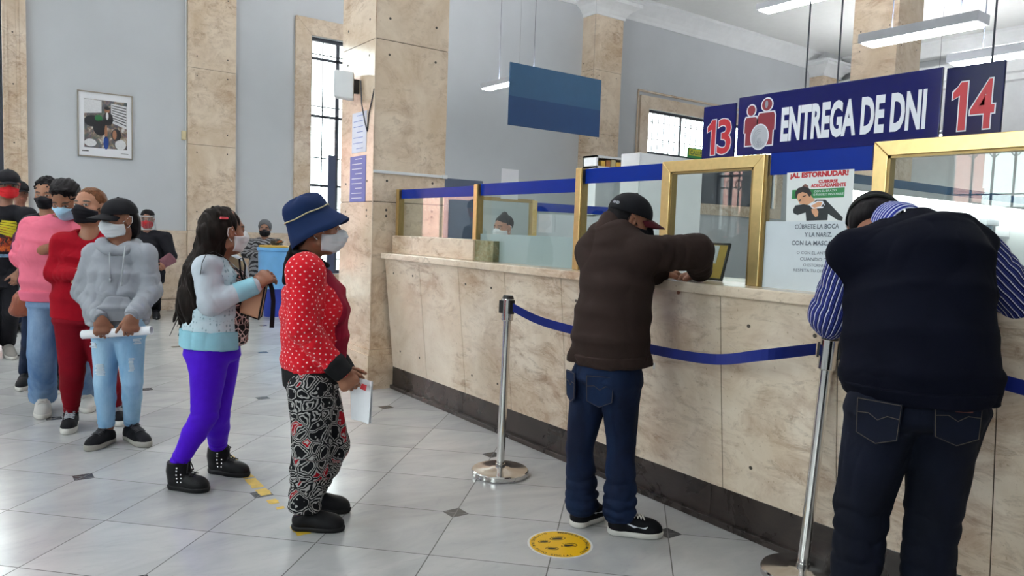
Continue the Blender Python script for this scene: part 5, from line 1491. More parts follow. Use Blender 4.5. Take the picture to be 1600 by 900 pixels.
trousers(P, M['purple'], P.pt(332, 553), hip, kn, an, r=(.100, .066, .062, .043), hips=(.150, .142), wr=(.0035, 10), rings=[(kn[1], an[1], .035, .006, .75, 1.05, .15, 3), (kn[0], an[0], .035, .006, .7, 1.05, .15, 4), (hip[1], kn[1], .05, .005, .8, 1.1, .15, 6)], hem=.006, name='leggings', top=P.pt(333, 532), seat=.05)
def leopard():
    t = NT('pink_leopard_print'); uv = attr_uv(t); e = t.voronoi(uv, 26, 'DISTANCE_TO_EDGE', 0); c = t.voronoi(uv, 26, 'F1', 'Distance')
    n = t.noise(uv, 60, 2); k = t.math('MULTIPLY', t.math('GREATER_THAN', t.math('ADD', e, t.math('MULTIPLY', n, .06)), .085), t.math('GREATER_THAN', t.math('ADD', c, t.math('MULTIPLY', n, .2)), .22))
    spot = t.math('LESS_THAN', t.math('ADD', c, t.math('MULTIPLY', n, .15)), .28)
    base = t.mix(k, lin(218, 190, 186), (.014, .012, .014, 1)); base = t.mix(spot, base, lin(150, 100, 96)); t.set(color=base, rough=.8, spec=.15); return t.m
R62 = d(62 + 90)
st = [(P.pt(336, 531), R62, .152, .154), (P.pt(336, 510), R62, .150, .150), (P.pt(338, 485), R62, .150, .142), (P.pt(340, 452), R62, .152, .135), (P.pt(341, 425), R62, .145, .10), (P.pt(341, 408), R62, .085, .065)]
b = Field(P.vox); b.loft([(c + d(62)*.024, r, a*.93, q*.97) for c, r, a, q in st[:5]], cap=.35); b.ell(P.pt(364, 452, .02), np.array([.10, .10, .07]), None, .06)
P.emit(b, 'leopard_blouse', leopard(), wr=(.006, 12), uv=True)
def lace():
    t = NT('pale_aqua_lace_knit'); uv = attr_uv(t); c = t.voronoi(t.mapping(uv, (1, .7, 1)), 58, rnd=.5); n = t.noise(t.coord(), 9, 4)
    base = t.ramp(n, [(.3, lin(176, 196, 206)), (.7, lin(200, 216, 224))]); t.set(color=t.mix(t.math('MULTIPLY', t.math('LESS_THAN', c, .30), .75), base, lin(120, 146, 158)), rough=.85, spec=.1); t.bump(c, .3, .002); return t.m
M['aqua_lace'] = lace(); M['aqua'] = cloth('aqua_rib', lin(142, 192, 208), .85); M['pale_grey_knit'] = cloth('pale_grey_knit', lin(186, 194, 204), .85)
f = Field(P.vox); f.loft([(P.pt(334, 532), R62, .162, .162)] + st[1:], cap=.3)
f.cone(nk, nk + np.array([0, 0, .15]), .058, .075, .012, 's')
for i in range(2): f.cone(np.array(st[-1][0])*.6 + sh[i]*.4, sh[i], .05, .070, .04)
# open front
fo = P.pt(349, 470, -.02); nf = unit(d(62)*1.0 + d(152)*(-.15))
def cutv(X):
    s = -((X - fo.astype(np.float32)) @ nf.astype(np.float32)); side = np.abs((X - np.array(st[2][0], np.float32)) @ R62.astype(np.float32)) - .20
    return np.maximum(s, side)
f._add(cutv, [-1e3]*3, [1e3]*3, .006, 's')
vest = P.emit(f, 'cardigan', M['aqua_lace'], wr=(.006, 11, (1, 1, .25)), uv=True)
for i in range(2):
    g = Field(P.vox); g.cone(sh[i], el[i], .077, .060, .03); g.cone(el[i], wr[i], .060, .044, .03); o = P.emit(g, 'sleeve', M['pale_grey_knit'], parent=vest, wr=(.004, 12), rings=[(el[i], wr[i], .05, .005, -.1, .35, .12, 2), (sh[i], el[i], .06, .005, .7, 1.05, .12, 5)])
    dd_ = unit(wr[i] - el[i]); g = Field(P.vox); g.cone(wr[i] - dd_*.075, wr[i] + dd_*.012, .050, .046, .005); g.half(wr[i] + dd_*.016, dd_, .004); P.emit(g, 'cuff', M['aqua'], parent=vest)
g = Field(P.vox); g.loft([(P.pt(334, 539), R62, .168, .168), (P.pt(335, 512), R62, .166, .164)], cap=.1); g.half(P.pt(335, 513), (0, 0, 1), .004)
def cutb(X):
    s = -((X - (fo + d(62)*.012).astype(np.float32)) @ nf.astype(np.float32)); side = np.abs((X - np.array(st[2][0], np.float32)) @ R62.astype(np.float32)) - .20
    return np.maximum(s, side)
g._add(cutb, [-1e3]*3, [1e3]*3, .006, 's'); P.emit(g, 'hem_band', M['aqua'], parent=vest, wr=(.006, 14, (1, 1, .2)))
for (h, t), a in ((fR, an[1]), (fL, an[0])): shoe(P, h, t, M['black_leather'], M['black_rubber'], w=.046, h=.095, boot=True, sole_h=.028, ankle_r=.056, ankle=a, name='boot', lace=M['boot_lace'])
mask_mesh(P, M['mask_white'])
# very long loose hair
f = Field(P.vox); H = P.H; s = P.hs
f.ell(H(0, -.024, .030), np.array([.084, .098, .090])*s, P.hA, .02); f.ell(H(0, -.07, -.03), np.array([.075, .055, .08])*s, P.hA, .04)
f.half(H(0, .030, 0), P.hA[1] - P.hA[2]*.55, .012)
for q in (-1, 1): f.ell(H(.084*q, .004, -.012), np.array([.022, .022, .032])*s, P.hA, .008, 's')
bk = [(H(0, -.06, -.02), .070), (P.pt(327, 395, -.03), .075), (P.pt(312, 425, -.05), .074), (P.pt(302, 455, -.06), .066), (P.pt(294, 480, -.07), .052), (P.pt(285, 502, -.07), .022)]
f.chain([q for q, r in bk], [r for q, r in bk], .04)
f.chain([P.pt(320, 400, -.10), P.pt(306, 440, -.12), P.pt(300, 475, -.10), P.pt(293, 505, -.09)], [.045, .045, .032, .010], .03)
f.chain([P.pt(318, 400, -.02), P.pt(297, 440, -.02), P.pt(283, 475, -.02), P.pt(271, 502, -.02)], [.05, .045, .030, .008], .03)
f.chain([P.pt(312, 430, -.11), P.pt(305, 470, -.12), P.pt(300, 500, -.11), P.pt(296, 520, -.10)], [.03, .03, .018, .006], .02)
hr = P.emit(f, 'hair', M['hair_dark'], post=lambda V, N: strands(V, N, .014, 42, axis=(-.25*P.r[0], -.25*P.r[1], 1), along=.06))
m = MB()
rr = random.Random(3)
for k in range(26):
    x0 = 300 + rr.random()*20; y0 = 440 + rr.random()*30; dx = rr.uniform(-34, -6); de = rr.uniform(-.13, 0)
    q = [P.pt(x0, y0, de), P.pt(x0 + dx*.45, y0 + 24, de), P.pt(x0 + dx*.8, y0 + 45, de + .01), P.pt(x0 + dx*1.1, min(525, y0 + 62 + rr.random()*14), de + .02)]
    m.tube(q, [.004, .0035, .0025, .001], 4)
m.build('hair_strand', M['hair_dark'], hr, smooth=True)
m = MB(); c = H(.080, -.045, .062); m.obox(c, [P.hA[1], P.hA[2], P.hA[0]], (.020, .006, .008)); m.build('hair_clip', plain('pink_hair_clip', lin(226, 86, 96), .4), hr, bevel=.003)
# handbag
c = [P.pt(384, 452, -.06), P.pt(417, 434, -.07), P.pt(404, 499, -.06), P.pt(371, 488, -.05)]
t = thing('handbag', 'tan handbag with black edges and dangling strap held by the woman with long hair', 'handbag', c[3])
M['tan_leather'] = plain('tan_leather', lin(190, 140, 108), .5, bump=.15, bscale=250); dep = P.f*.10 + P.r*.02
m = MB(); m.hexa([c[3], c[2], c[2] + dep, c[3] + dep, c[0], c[1], c[1] + dep*.6, c[0] + dep*.6]); m.build('body', M['tan_leather'], t, bevel=.010)
m = MB(); ed = [c[1] - P.f*.004, c[2] - P.f*.004]; m.tube([c[1] - P.f*.002, c[2] - P.f*.002, c[2] + dep, c[1] + dep*.6], .005, 6); m.tube([c[0], c[3], c[2]], .0035, 6); m.build('edge_piping', M['black_leather'], t, smooth=True)
def flat_strap(name, pts, w, th, mat, parent, wdir):
    m = MB(); vs = []; fs = []; wd = unit(wdir)
    for i, q in enumerate(pts):
        tg = unit(pts[min(i+1, len(pts)-1)] - pts[max(i-1, 0)]); a = unit(wd - tg*(wd @ tg)); b_ = np.cross(tg, a)
        for x, y in ((-1, -1), (1, -1), (1, 1), (-1, 1)): vs.append(q + a*w*x/2 + b_*th*y/2)
    for i in range(len(pts) - 1):
        for k in range(4): fs.append((i*4 + k, i*4 + (k+1) % 4, i*4 + 4 + (k+1) % 4, i*4 + 4 + k))
    fs += [(3, 2, 1, 0), tuple(len(vs) - 4 + k for k in range(4))]; m.add(vs, fs); return m.build(name, mat, parent)
flat_strap('strap', [P.pt(420, 436, -.05), P.pt(425, 452, -.05), P.pt(427, 470, -.05), P.pt(426, 490, -.05), P.pt(424.5, 512, -.05)], .022, .004, M['black_leather'], t, P.r)
flat_strap('shoulder_strap', [P.pt(383, 450, -.06), P.pt(372, 421, -.09), P.pt(352, 403, -.17), P.pt(335, 393, -.19), P.pt(322, 397, -.21), P.pt(316, 410, -.215), P.pt(313, 428, -.20)], .022, .003, M['black_leather'], t, P.f)
m = MB(); m.tube([P.pt(384, 452, -.07), P.pt(376, 425, -.08), P.pt(374, 405, -.08), P.pt(379, 402, -.08), P.pt(383, 415, -.07), P.pt(382, 436, -.07), P.pt(385, 452, -.07)], .005, 6); m.build('handle', M['black_leather'], t, smooth=True)
# yellow folder between bag and chest
t = sheet('document_folder', [P.pt(357, 398, .05), P.pt(383, 410, .06), P.pt(380, 446, .05), P.pt(362, 440, .04)], plain('cream_folder', lin(214, 204, 168), .6), None, th=.003)
tag(t, 'cream folder tucked behind the tan handbag', 'folder')
# ------------------------------------------------------------------ the girl in the grey hoodie
M['lace_dark'] = cloth('dark_grey_lace', (.05, .05, .055, 1), .8)
P = Person('young woman in black cap and grey hoodie holding a rolled paper with both hands', (185, 694), 180, vox=.0045)
P.head(186, 343, 0, phi=234, pitch=-7, s=1.0); d = P.dir; R = P.r
nk = P.pt(186, 383); pel = P.pt(185, 515); che = P.pt(186, 430)
sh = (P.pt(226, 398), P.pt(146, 398)); el = (P.pt(239, 455, .02), P.pt(130, 456, .02)); wr = (P.pt(206, 493, -.185), P.pt(157, 497, -.185))
fR, fL = (floor_pt(176, 690), floor_pt(135, 706)), (floor_pt(198, 684), floor_pt(232, 700))
an = (ankle_at(*fL, z=.11), ankle_at(*fR, z=.11))
hip = (P.pt(203, 520), P.pt(167, 520)); kn = (P.pt(207, 595, -.02), P.pt(164, 595, -.03))
dn = np.array([0, 0, -1.0])
tube_a, tube_b = P.pt(129, 523, -.150), P.pt(237, 516, -.150)
hR = dict(D=unit(dn + R*.25 - P.f*.15), N=unit(-R*.15 - P.f*.25 + P.f*.9), thumb=1, s=.98, curls=(.5, .55, .6, .6))
hR['N'] = unit(P.f*.9); hL = dict(D=unit(dn - R*.15 - P.f*.15), N=unit(P.f*.9), thumb=-1, s=.98, curls=(.5, .55, .6, .6))
hR['D'] = unit(dn + R*.10 - P.f*.05); hL['D'] = unit(dn - R*.08 - P.f*.05)
build_body(P, SK_BROWN, nk, sh, el, wr, hip, kn, an, pel, che, (hL, hR), feet=(fL, fR))
M['grey_fleece'] = cloth('grey_marl_fleece', lin(150, 153, 160), .9, .08); M['grey_rib'] = cloth('grey_rib_knit', lin(134, 137, 144), .9, .08)
st = [(P.pt(185, 512), R, .176, .120), (P.pt(185, 488), R, .184, .130), (P.pt(185, 455), R, .178, .128), (P.pt(186, 425), R, .172, .122), (P.pt(186, 402), R, .150, .092), (P.pt(186, 386), R, .090, .065)]
hd = top_garment(P, M['grey_fleece'], st, sh, el, wr, 'hoodie', (.064, .059, .046), .90, .055, nk, .056, w=(.013, 8), rings=[(el[0], wr[0], .05, .010, -.2, .9, .12, 2), (el[1], wr[1], .05, .010, -.2, .9, .12, 3), (sh[0], el[0], .07, .007, .3, 1.1, .12, 4), (sh[1], el[1], .07, .007, .3, 1.1, .12, 6)], hem=(P.pt(185, 506), (0, 0, -1)))
for i in range(2):
    dd_ = unit(wr[i] - el[i]); g = Field(P.vox); g.cone(wr[i] - dd_*.05, wr[i] + dd_*.010, .045, .040, .005); g.half(wr[i] + dd_*.012, dd_, .004); P.emit(g, 'cuff', M['grey_rib'], parent=hd)
g = Field(P.vox); g.loft([(P.pt(185, 507), R, .168, .114), (P.pt(185, 498), R, .176, .122)], cap=.1); P.emit(g, 'hem_band', M['grey_rib'], parent=hd)
M['grey_cord'] = cloth('pale_grey_cord', lin(172, 175, 180), .9)
# hood lying round the neck, pocket and cords
g = Field(P.vox)
for a in np.linspace(20, 340, 17):
    c = nk + d(180 + a)*(.092 - .012*math.cos(math.radians(a))) + np.array([0, 0, .006 - .040*max(0, math.cos(math.radians(a)))]); g.ell(c, np.array([.036, .036, .034]), None, .03)
g.ell(nk + P.f*.105 + np.array([0, 0, -.035]), [.10, .05, .07], np.array([R, P.f, [0, 0, 1]]), .03)
P.emit(g, 'hood', M['grey_fleece'], parent=hd, wr=(.005, 14))
fr = lambda px, py, dd: P.pt(px, py, dd)
g = Field(P.vox); g.loft([(fr(184, 500, -.118), R, .095, .016), (fr(184, 480, -.124), R, .098, .016), (fr(184, 464, -.122), R, .062, .014)], cap=.4, bone=False); P.emit(g, 'pouch_pocket', M['grey_fleece'], parent=hd, wr=(.004, 12))
for x0, x1, yb in ((171, 172, 441), (196, 190, 447)):
    m = MB(); m.tube([fr(x0, 384, -.105), fr((x0 + x1)/2, 405, -.122), fr(x1, yb - 6, -.135)], .0035, 6); m.tube([fr(x1, yb - 6, -.135), fr(x1, yb, -.137)], .0055, 6); m.build('drawcord', M['grey_cord'], hd, smooth=True)
def ripped():
    t = NT('light_blue_ripped_denim'); co = t.coord(); n = t.noise(t.mapping(co, (1, 1, .4)), 7, 4); w = t.noise(t.mapping(co, (1, 1, .2)), 240, 2)
    base = t.ramp(n, [(.35, lin(126, 166, 200)), (.68, lin(172, 204, 226))]); base = t.mix(t.math('MULTIPLY', w, .3), base, lin(96, 134, 170)); t.set(color=base, rough=.85, spec=.1); t.bump(w, .2, .001); return t.m
M['light_denim'] = ripped(); M['frayed'] = cloth('white_frayed_cotton', lin(214, 220, 226), .9)
tr = trousers(P, M['light_denim'], P.pt(185, 522), hip, kn, an, r=(.088, .062, .060, .046), hips=(.166, .118), wr=(.004, 10), rings=[(kn[1], an[1], .03, .005, .8, 1.1, .12, 5), (kn[0], an[0], .03, .005, .8, 1.1, .12, 6)], name='jeans')
rr = random.Random(21)
for (px, py, w, h, leg) in ((157, 573, .030, .036, 1), (147, 536, .02, .018, 1), (205, 566, .016, .042, 0), (214, 531, .024, .018, 0)):
    a, b = hip[leg], kn[leg]; m = MB(); c0 = P.pt(px, py, 0); n = max(4, int(h/.004))
    for k in range(n):
        z = c0[2] + h*(2*(k + .5)/n - 1); t_ = np.clip((z - a[2])/(b[2] - a[2]), 0, 1); ax = a + (b - a)*t_; rad = .088 + (.062 - .088)*t_ + .002
        o0 = (c0 - ax) @ R; u0, u1 = o0 - w*rr.uniform(.55, 1.05), o0 + w*rr.uniform(.55, 1.05)
        m.tube([ax + R*u - P.f*math.sqrt(max(rad*rad - u*u, .0003)) for u in np.linspace(u0, u1, 6)], .0028, 5)
    m.build('frayed_hole', M['frayed'], tr, smooth=True)
for (h, t), a in ((fR, an[1]), (fL, an[0])): shoe(P, h, t, M['black_mesh'], M['grey_rubber'], w=.047, h=.085, sole_h=.040, ankle_r=.046, ankle=a, lace=M['lace_dark'])
mask_mesh(P, M['mask_white']); H = P.H; s = P.hs
f = Field(P.vox); f.ell(H(0, -.030, .010), np.array([.080, .088, .085])*s, P.hA, .02); f.ell(H(.02, -.075, -.055), np.array([.085, .055, .075])*s, P.hA, .05)
f.chain([H(.07, .01, -.03), H(.075, .015, -.075)], [.026, .022], .03); f.half(H(0, .045, 0), P.hA[1] - P.hA[2]*.3, .012)
P.emit(f, 'hair', M['hair_black'], post=lambda V, N: strands(V, N, .008, 50))
M['black_cap'] = cloth('black_cap_cloth', (.008, .008, .010, 1), .8)
cap_hat(P, M['black_cap'], M['black_cap'], .014, .105, tilt=-.004, z0=.032)
t = thing('paper_roll', 'white rolled paper held across the thighs by the girl in the grey hoodie', 'paper roll', tube_a)
m = MB(); ax_ = tube_b - tube_a; n = 22
m.tube([tube_a, tube_b], .026, n, cap=False); m.tube([tube_a + ax_*.001, tube_b - ax_*.001], .022, n, cap=False)
k0 = len(m.v) - 2*n
for e0, e1 in ((0, k0), (n, k0 + n)):
    for k in range(n): m.f.append((e0 + k, e0 + (k+1) % n, e1 + (k+1) % n, e1 + k)); m.mi.append(0)
m.build('sheet', M['paper'], t, smooth=True, auto=True)

# ------------------------------------------------------------------ the woman in dark red
P = Person('woman all in dark red with a black mask, behind the girl in the hoodie', (146, 672), 198, vox=.005)
P.head(140, 324, 0, phi=214, pitch=6, s=1.08); d = P.dir; R = -d(108)
R = unit(np.cross(d(198), (0, 0, 1)))*-1.0
nk = P.pt(141, 362); pel = P.pt(131, 500); che = P.pt(134, 410)
sh = (P.pt(168, 384, .06), P.pt(98, 382, -.02)); el = (P.pt(176, 430, .02), P.pt(84, 425, -.05)); wr = (P.pt(150, 440, -.16), P.pt(126, 430, -.20))
fR, fL = (floor_pt(113, 662), floor_pt(105, 680)), (floor_pt(178, 652), floor_pt(190, 667)); an = (ankle_at(*fL, z=.10), ankle_at(*fR, z=.10))
hip = (P.pt(150, 506, .03), P.pt(113, 506, -.03)); kn = (P.pt(165, 585, .03), P.pt(113, 578, -.03))
hR = dict(D=unit(R*.9 - P.f*.2), N=unit(P.f), thumb=1, curl=.4); hL = dict(D=unit(-R*.9 - P.f*.2), N=unit(P.f), thumb=-1, curl=.4)
build_body(P, lin(160, 112, 88), nk, sh, el, wr, hip, kn, an, pel, che, (hL, hR), feet=(fL, fR), gaze=-.003)
M['dark_red'] = cloth('dark_red_fleece', lin(136, 8, 25), .85, .12, sheen=0); M['dark_red_leg'] = cloth('maroon_stretch_cloth', lin(108, 8, 22), .8, .12, sheen=0)
st = [(P.pt(130, 494), R, .200, .138), (P.pt(131, 465), R, .190, .128), (P.pt(133, 430), R, .175, .12), (P.pt(135, 402), R, .17, .125), (P.pt(137, 384), R, .15, .09), (P.pt(140, 368), R, .085, .065)]
top_garment(P, M['dark_red'], st, sh, el, wr, 'sweater', (.070, .060, .044), 1.0, .055, nk + d(198)*.03, .058, w=(.009, 9), hem=(P.pt(130, 499), (0, 0, -1)), rings=[(el[1], wr[1], .05, .004, -.2, .8, .12, 2), (sh[1], el[1], .07, .004, .4, 1.1, .12, 4)])
trousers(P, M['dark_red_leg'], pel, hip, kn, an, r=(.105, .076, .068, .044), hips=(.182, .132), wr=(.004, 10), rings=[(kn[1], an[1], .035, .005, .75, 1.05, .12, 3)], name='leggings')
for (h, t), a in ((fR, an[1]), (fL, an[0])): shoe(P, h, t, M['black_mesh'], M['white_rubber'], w=.047, h=.088, sole_h=.042, ankle_r=.046, ankle=a, lace=M['grey_cord'])
mask_mesh(P, M['mask_black']); H = P.H; s = P.hs
f = Field(.004); f.ell(H(0, -.022, .042), np.array([.079, .094, .082])*s, P.hA, .02); f.half(H(0, .052, .055), P.hA[1]*.85 - P.hA[2]*.55, .010); f.ell(H(0, -.10, .02), .035*s, None, .03); f.half(H(0, 0, -.055), -P.hA[2], .02)
for q in (-1, 1): f.ell(H(.084*q, .002, -.008), np.array([.018, .024, .034])*s, P.hA, .008, 's')
P.emit(f, 'hair', M['hair_brown'], post=lambda V, N: strands(V, N, .004, 70, axis=P.hA[1]))

# ------------------------------------------------------------------ the man in pink
P = Person('man in pink sweatshirt and light blue mask looking down at his hands', (98, 648), 186, vox=.005)
P.head(104, 312, -.05, phi=206, pitch=-32, s=1.10); d = P.dir; R = unit(np.cross(d(186), (0, 0, 1)))*-1.0
nk = P.pt(98, 342, .02); pel = P.pt(90, 476); che = P.pt(94, 390)
sh = (P.pt(142, 360, .02), P.pt(54, 358, 0)); el = (P.pt(150, 412, .0), P.pt(34, 402, -.02)); wr = (P.pt(120, 398, -.18), P.pt(80, 387, -.19))
fR, fL = (floor_pt(68, 636), floor_pt(66, 656)), (floor_pt(134, 628), floor_pt(138, 646)); an = (ankle_at(*fL, z=.10), ankle_at(*fR, z=.10))
hip = (P.pt(112, 482, .02), P.pt(70, 482, -.02)); kn = (P.pt(128, 558, .02), P.pt(66, 552, -.03))
hR = dict(D=unit(R*.8 - P.f*.3 + np.array([0, 0, .1])), N=unit(np.array([0, 0, 1]) - P.f*.3), thumb=1, curl=.5); hL = dict(D=unit(-R*.6 - P.f*.5), N=unit(np.array([0, 0, 1.0])), thumb=-1, curl=.5)
build_body(P, lin(134, 90, 66), nk, sh, el, wr, hip, kn, an, pel, che, (hL, hR), feet=(fL, fR), arm=(.05, .046, .032))
M['pink_fleece'] = cloth('pink_fleece', lin(220, 112, 134), .9, .08); M['pink_rib'] = cloth('pink_rib_knit', lin(214, 108, 132), .9, .06)
st = [(P.pt(88, 466), R, .22, .16), (P.pt(89, 440), R, .232, .155), (P.pt(91, 405), R, .232, .15), (P.pt(94, 378), R, .225, .14), (P.pt(97, 358), R, .19, .10), (P.pt(98, 345), R, .09, .07)]
sw = top_garment(P, M['pink_fleece'], st, sh, el, wr, 'sweatshirt', (.088, .075, .060), .52, .07, nk, .062, w=(.014, 6.5), rings=[(el[1], wr[1], .05, .012, -.3, .5, .14, 2), (sh[1], el[1], .08, .010, .3, 1.1, .14, 4)], hem=(P.pt(88, 463), (0, 0, -1)))
for i in range(2):
    dd_ = unit(wr[i] - el[i]); c = el[i] + (wr[i] - el[i])*.52; g = Field(P.vox); g.cone(c - dd_*.03, c + dd_*.03, .070, .062, .005); g.half(c + dd_*.035, dd_, .004); P.emit(g, 'cuff', M['pink_rib'], parent=sw)
m = MB(); m.tube([nk + d(186 + a)*(.070) + np.array([0, 0, .004 - .030*math.cos(math.radians(a))]) for a in np.linspace(-180, 180, 33)], .012, 8, cap=False); m.build('neck_band', M['pink_rib'], sw, smooth=True)
g = Field(P.vox); g.loft([(P.pt(88, 468), R, .212, .152), (P.pt(88, 455), R, .226, .166)], cap=.1); P.emit(g, 'hem_band', M['pink_rib'], parent=sw)
M['mid_denim'] = denim('washed_blue_denim', lin(84, 116, 158), lin(140, 166, 196))
trousers(P, M['mid_denim'], pel, hip, kn, an, r=(.105, .090, .086, .088), hips=(.20, .14), wr=(.006, 8), rings=[(kn[1], an[1], .06, .010, .5, 1.05, .2, 3), (kn[0], an[0], .06, .010, .5, 1.05, .2, 4)], name='jeans', hem=.02)
for (h, t), a in ((fR, an[1]), (fL, an[0])): shoe(P, h, t, plain('light_grey_shoe_mesh', lin(186, 184, 180), .7), M['white_rubber'], w=.052, h=.09, sole_h=.036, ankle_r=.048, ankle=a, lace=M['white_rubber'])
mask_mesh(P, M['mask_blue']); H = P.H; s = P.hs
f = Field(.004); f.ell(H(0, -.020, .048), np.array([.082, .098, .084])*s, P.hA, .02); f.ell(H(0, .03, .09), np.array([.06, .06, .035])*s, P.hA, .03); f.half(H(0, .066, .05), P.hA[1]*.95 - P.hA[2]*.25, .010); f.half(H(0, 0, -.045), -P.hA[2], .02)
for q in (-1, 1): f.ell(H(.084*q, .004, -.010), np.array([.020, .030, .036])*s, P.hA, .008, 's')
P.emit(f, 'hair', M['hair_black'], post=lambda V, N: strands(V, N, .012, 45, axis=P.hA[1]))
# phone in his hands
c = (wr[0] + wr[1])/2 - P.f*.10 + np.array([0, 0, .02])
m = MB(); m.obox(c, [R, unit(-P.f*.6 + np.array([0, 0, .5])), unit(P.f*.5 + np.array([0, 0, .6]))], (.036, .075, .004)); tag(m.build('smartphone', M['black_plastic'], bevel=.003), 'black phone held by the man in pink, behind the woman in red', 'phone')

# ------------------------------------------------------------------ people farther back in the queue
def simple_person(label, base, phi, head, hphi, hpitch, hs, skin, nk, sh, el, wr, pel, che, hip, kn, feet, top_mat, st, sleeve, cuff_t, leg_mat, leg_r, hips, shoe_mats, mask, hairm, hair='short', vox=.007, hands=True, D=None, leg_name='trousers', top_name='tshirt', wr_top=(.007, 9)):
    P = Person(label, base, phi, vox=vox, D=D); P.head(*head, phi=hphi, pitch=hpitch, s=hs); d = P.dir; R = unit(np.cross(d(phi), (0, 0, 1)))*-1.0
    pt = lambda a: P.pt(*a)
    nk = pt(nk); sh = [pt(a) for a in sh]; el = [pt(a) for a in el]; wr = [pt(a) for a in wr]; pel = pt(pel); che = pt(che); hip = [pt(a) for a in hip]; kn = [pt(a) for a in kn]
    ft = [(floor_pt(*a), floor_pt(*b)) for a, b in feet]; an = [ankle_at(*q, z=.10) for q in ft]
    hn = [dict(D=unit(wr[i] - el[i]), N=unit(P.f + R*(.3 if i else -.3)), thumb=(1 if i else -1), curl=.5) if hands else None for i in range(2)]
    build_body(P, skin, nk, sh, el, wr, hip, kn, an, pel, che, hn, feet=ft)
    S_ = [(pt(a), R, x, y) for a, x, y in st]
    g = top_garment(P, top_mat, S_, sh, el, wr, top_name, sleeve, cuff_t, sleeve[0]*.8, nk, .058, w=wr_top)
    t = trousers(P, leg_mat, pel, hip, kn, an, r=leg_r, hips=hips, wr=(.006, 8), name=leg_name, hem=.015)
    for q, a in zip(ft, an): shoe(P, *q, shoe_mats[0], shoe_mats[1], w=.050, h=.085, sole_h=.034, ankle_r=.047, ankle=a)
    if mask: mask_mesh(P, mask)
    H = P.H; s = P.hs
    if hair:
        f = Field(min(vox, .005)); f.ell(H(0, -.022, .045), np.array([.082, .097, .086])*s, P.hA, .02); f.half(H(0, .060, .045), P.hA[1]*.92 - P.hA[2]*.35, .010); f.half(H(0, 0, -.045), -P.hA[2], .02)
        for q in (-1, 1): f.ell(H(.084*q, .004, -.010), np.array([.020, .028, .034])*s, P.hA, .008, 's')
        amp = .022 if hair == 'curly' else .008
        P.emit(f, 'hair', hairm, post=(lambda V, N: V + N*((vnoise(V*70) - .4)*amp)[:, None]) if hair == 'curly' else (lambda V, N: strands(V, N, amp, 45)))
    P.d = dict(nk=nk, sh=sh, el=el, wr=wr, pel=pel, che=che, hip=hip, kn=kn, an=an, st=S_, R=R, top=g)
    return P
M['navy_denim'] = denim('dark_navy_denim', lin(24, 32, 52), lin(38, 50, 76))
# man in the printed black T-shirt at the left edge
P = simple_person('man in black cap, red mask and black printed T-shirt at the left edge', (4, 556), 172, (13, 289), 176, -6, 1.16, lin(140, 98, 78), (9, 318), ((42, 338), (-26, 338)), ((44, 388, -.02), (-32, 385)), ((30, 425, -.12), (-22, 420, -.1)), (8, 436), (9, 370), ((22, 440), (-8, 440)), ((18, 488), (-6, 488)), (((10, 546), (20, 563)), ((-14, 548), (-16, 565))),
    M['black_cloth'], [((9, 446), .185, .125), ((9, 425), .19, .13), ((9, 390), .195, .135), ((9, 358), .20, .13), ((9, 338), .175, .095), ((9, 324), .085, .065)], (.078, .072, .06), .35, M['black_cloth'], (.098, .08, .07, .072), (.18, .13), (plain('grey_shoe_mesh', lin(122, 118, 114), .8), M['white_rubber']), M['mask_red'], M['hair_black'], hair='short', vox=.006)
cap_hat(P, M['black_cap'], M['black_cap'], .014, .080)
# the print on his chest: yellow strokes over an orange and rust patch, pale blue lines below
R = P.d['R']; ch = P.d['che']; sec = [(c, a, b) for c, r, a, b in P.d['st']]
def on_chest(u, z):
    zs = [c[2] for c, a, b in sec]; k = max(i for i in range(len(zs)) if zs[i] <= z or i == 0); k = min(k, len(zs) - 2)
    t = (z - zs[k])/(zs[k+1] - zs[k]); c = sec[k][0]*(1 - t) + sec[k+1][0]*t; a = sec[k][1]*(1 - t) + sec[k+1][1]*t; b = sec[k][2]*(1 - t) + sec[k+1][2]*t
    return c + R*u + P.dir(172)*(b*math.sqrt(max(.05, 1 - (u/a)**2)) + .008)
def chest_patch(name, u0, u1, z0, z1, mat, lift=.0, skew=0.0):
    K = 8; m = MB(); vs = []; fs = []; o = P.dir(172)*lift
    for j in range(K + 1):
        for i in range(K + 1): vs.append(on_chest(u0 + (u1 - u0)*i/K, z0 + (z1 - z0)*j/K + skew*i/K*(1 - .3*j/K)) + o)
    n = len(vs); vs += [q - P.dir(172)*.012 for q in vs]
    for j in range(K):
        for i in range(K): a = j*(K+1) + i; fs += [(a, a+1, a+K+2, a+K+1), (n+a, n+a+K+1, n+a+K+2, n+a+1)]
    m.add(vs, fs); return m.build(name, mat, P.d['top'], smooth=True)
def fire_mat():
    q = NT('orange_rust_print'); co = q.coord(); q.set(color=q.ramp(q.noise(co, 22, 5, .6, .8), [(.4, lin(24, 16, 14)), (.5, lin(140, 40, 20)), (.6, lin(206, 98, 30))]), rough=.8); return q.m
zt = ch[2] + .16
chest_patch('chest_print', -.13, .125, zt - .30, zt - .06, fire_mat(), .002)
ym = plain('yellow_print', lin(206, 190, 40), .8)
for k in range(6): chest_patch('print_stroke', -.10 + .01*k, .125, zt - .115 + .020*k, zt - .102 + .021*k, ym, .005, skew=-.02 - .012*(5 - k))
chest_patch('print_caption', -.12, .10, zt - .355, zt - .325, plain('pale_blue_print', lin(110, 140, 170), .8, var=.5, scale=60), .003)
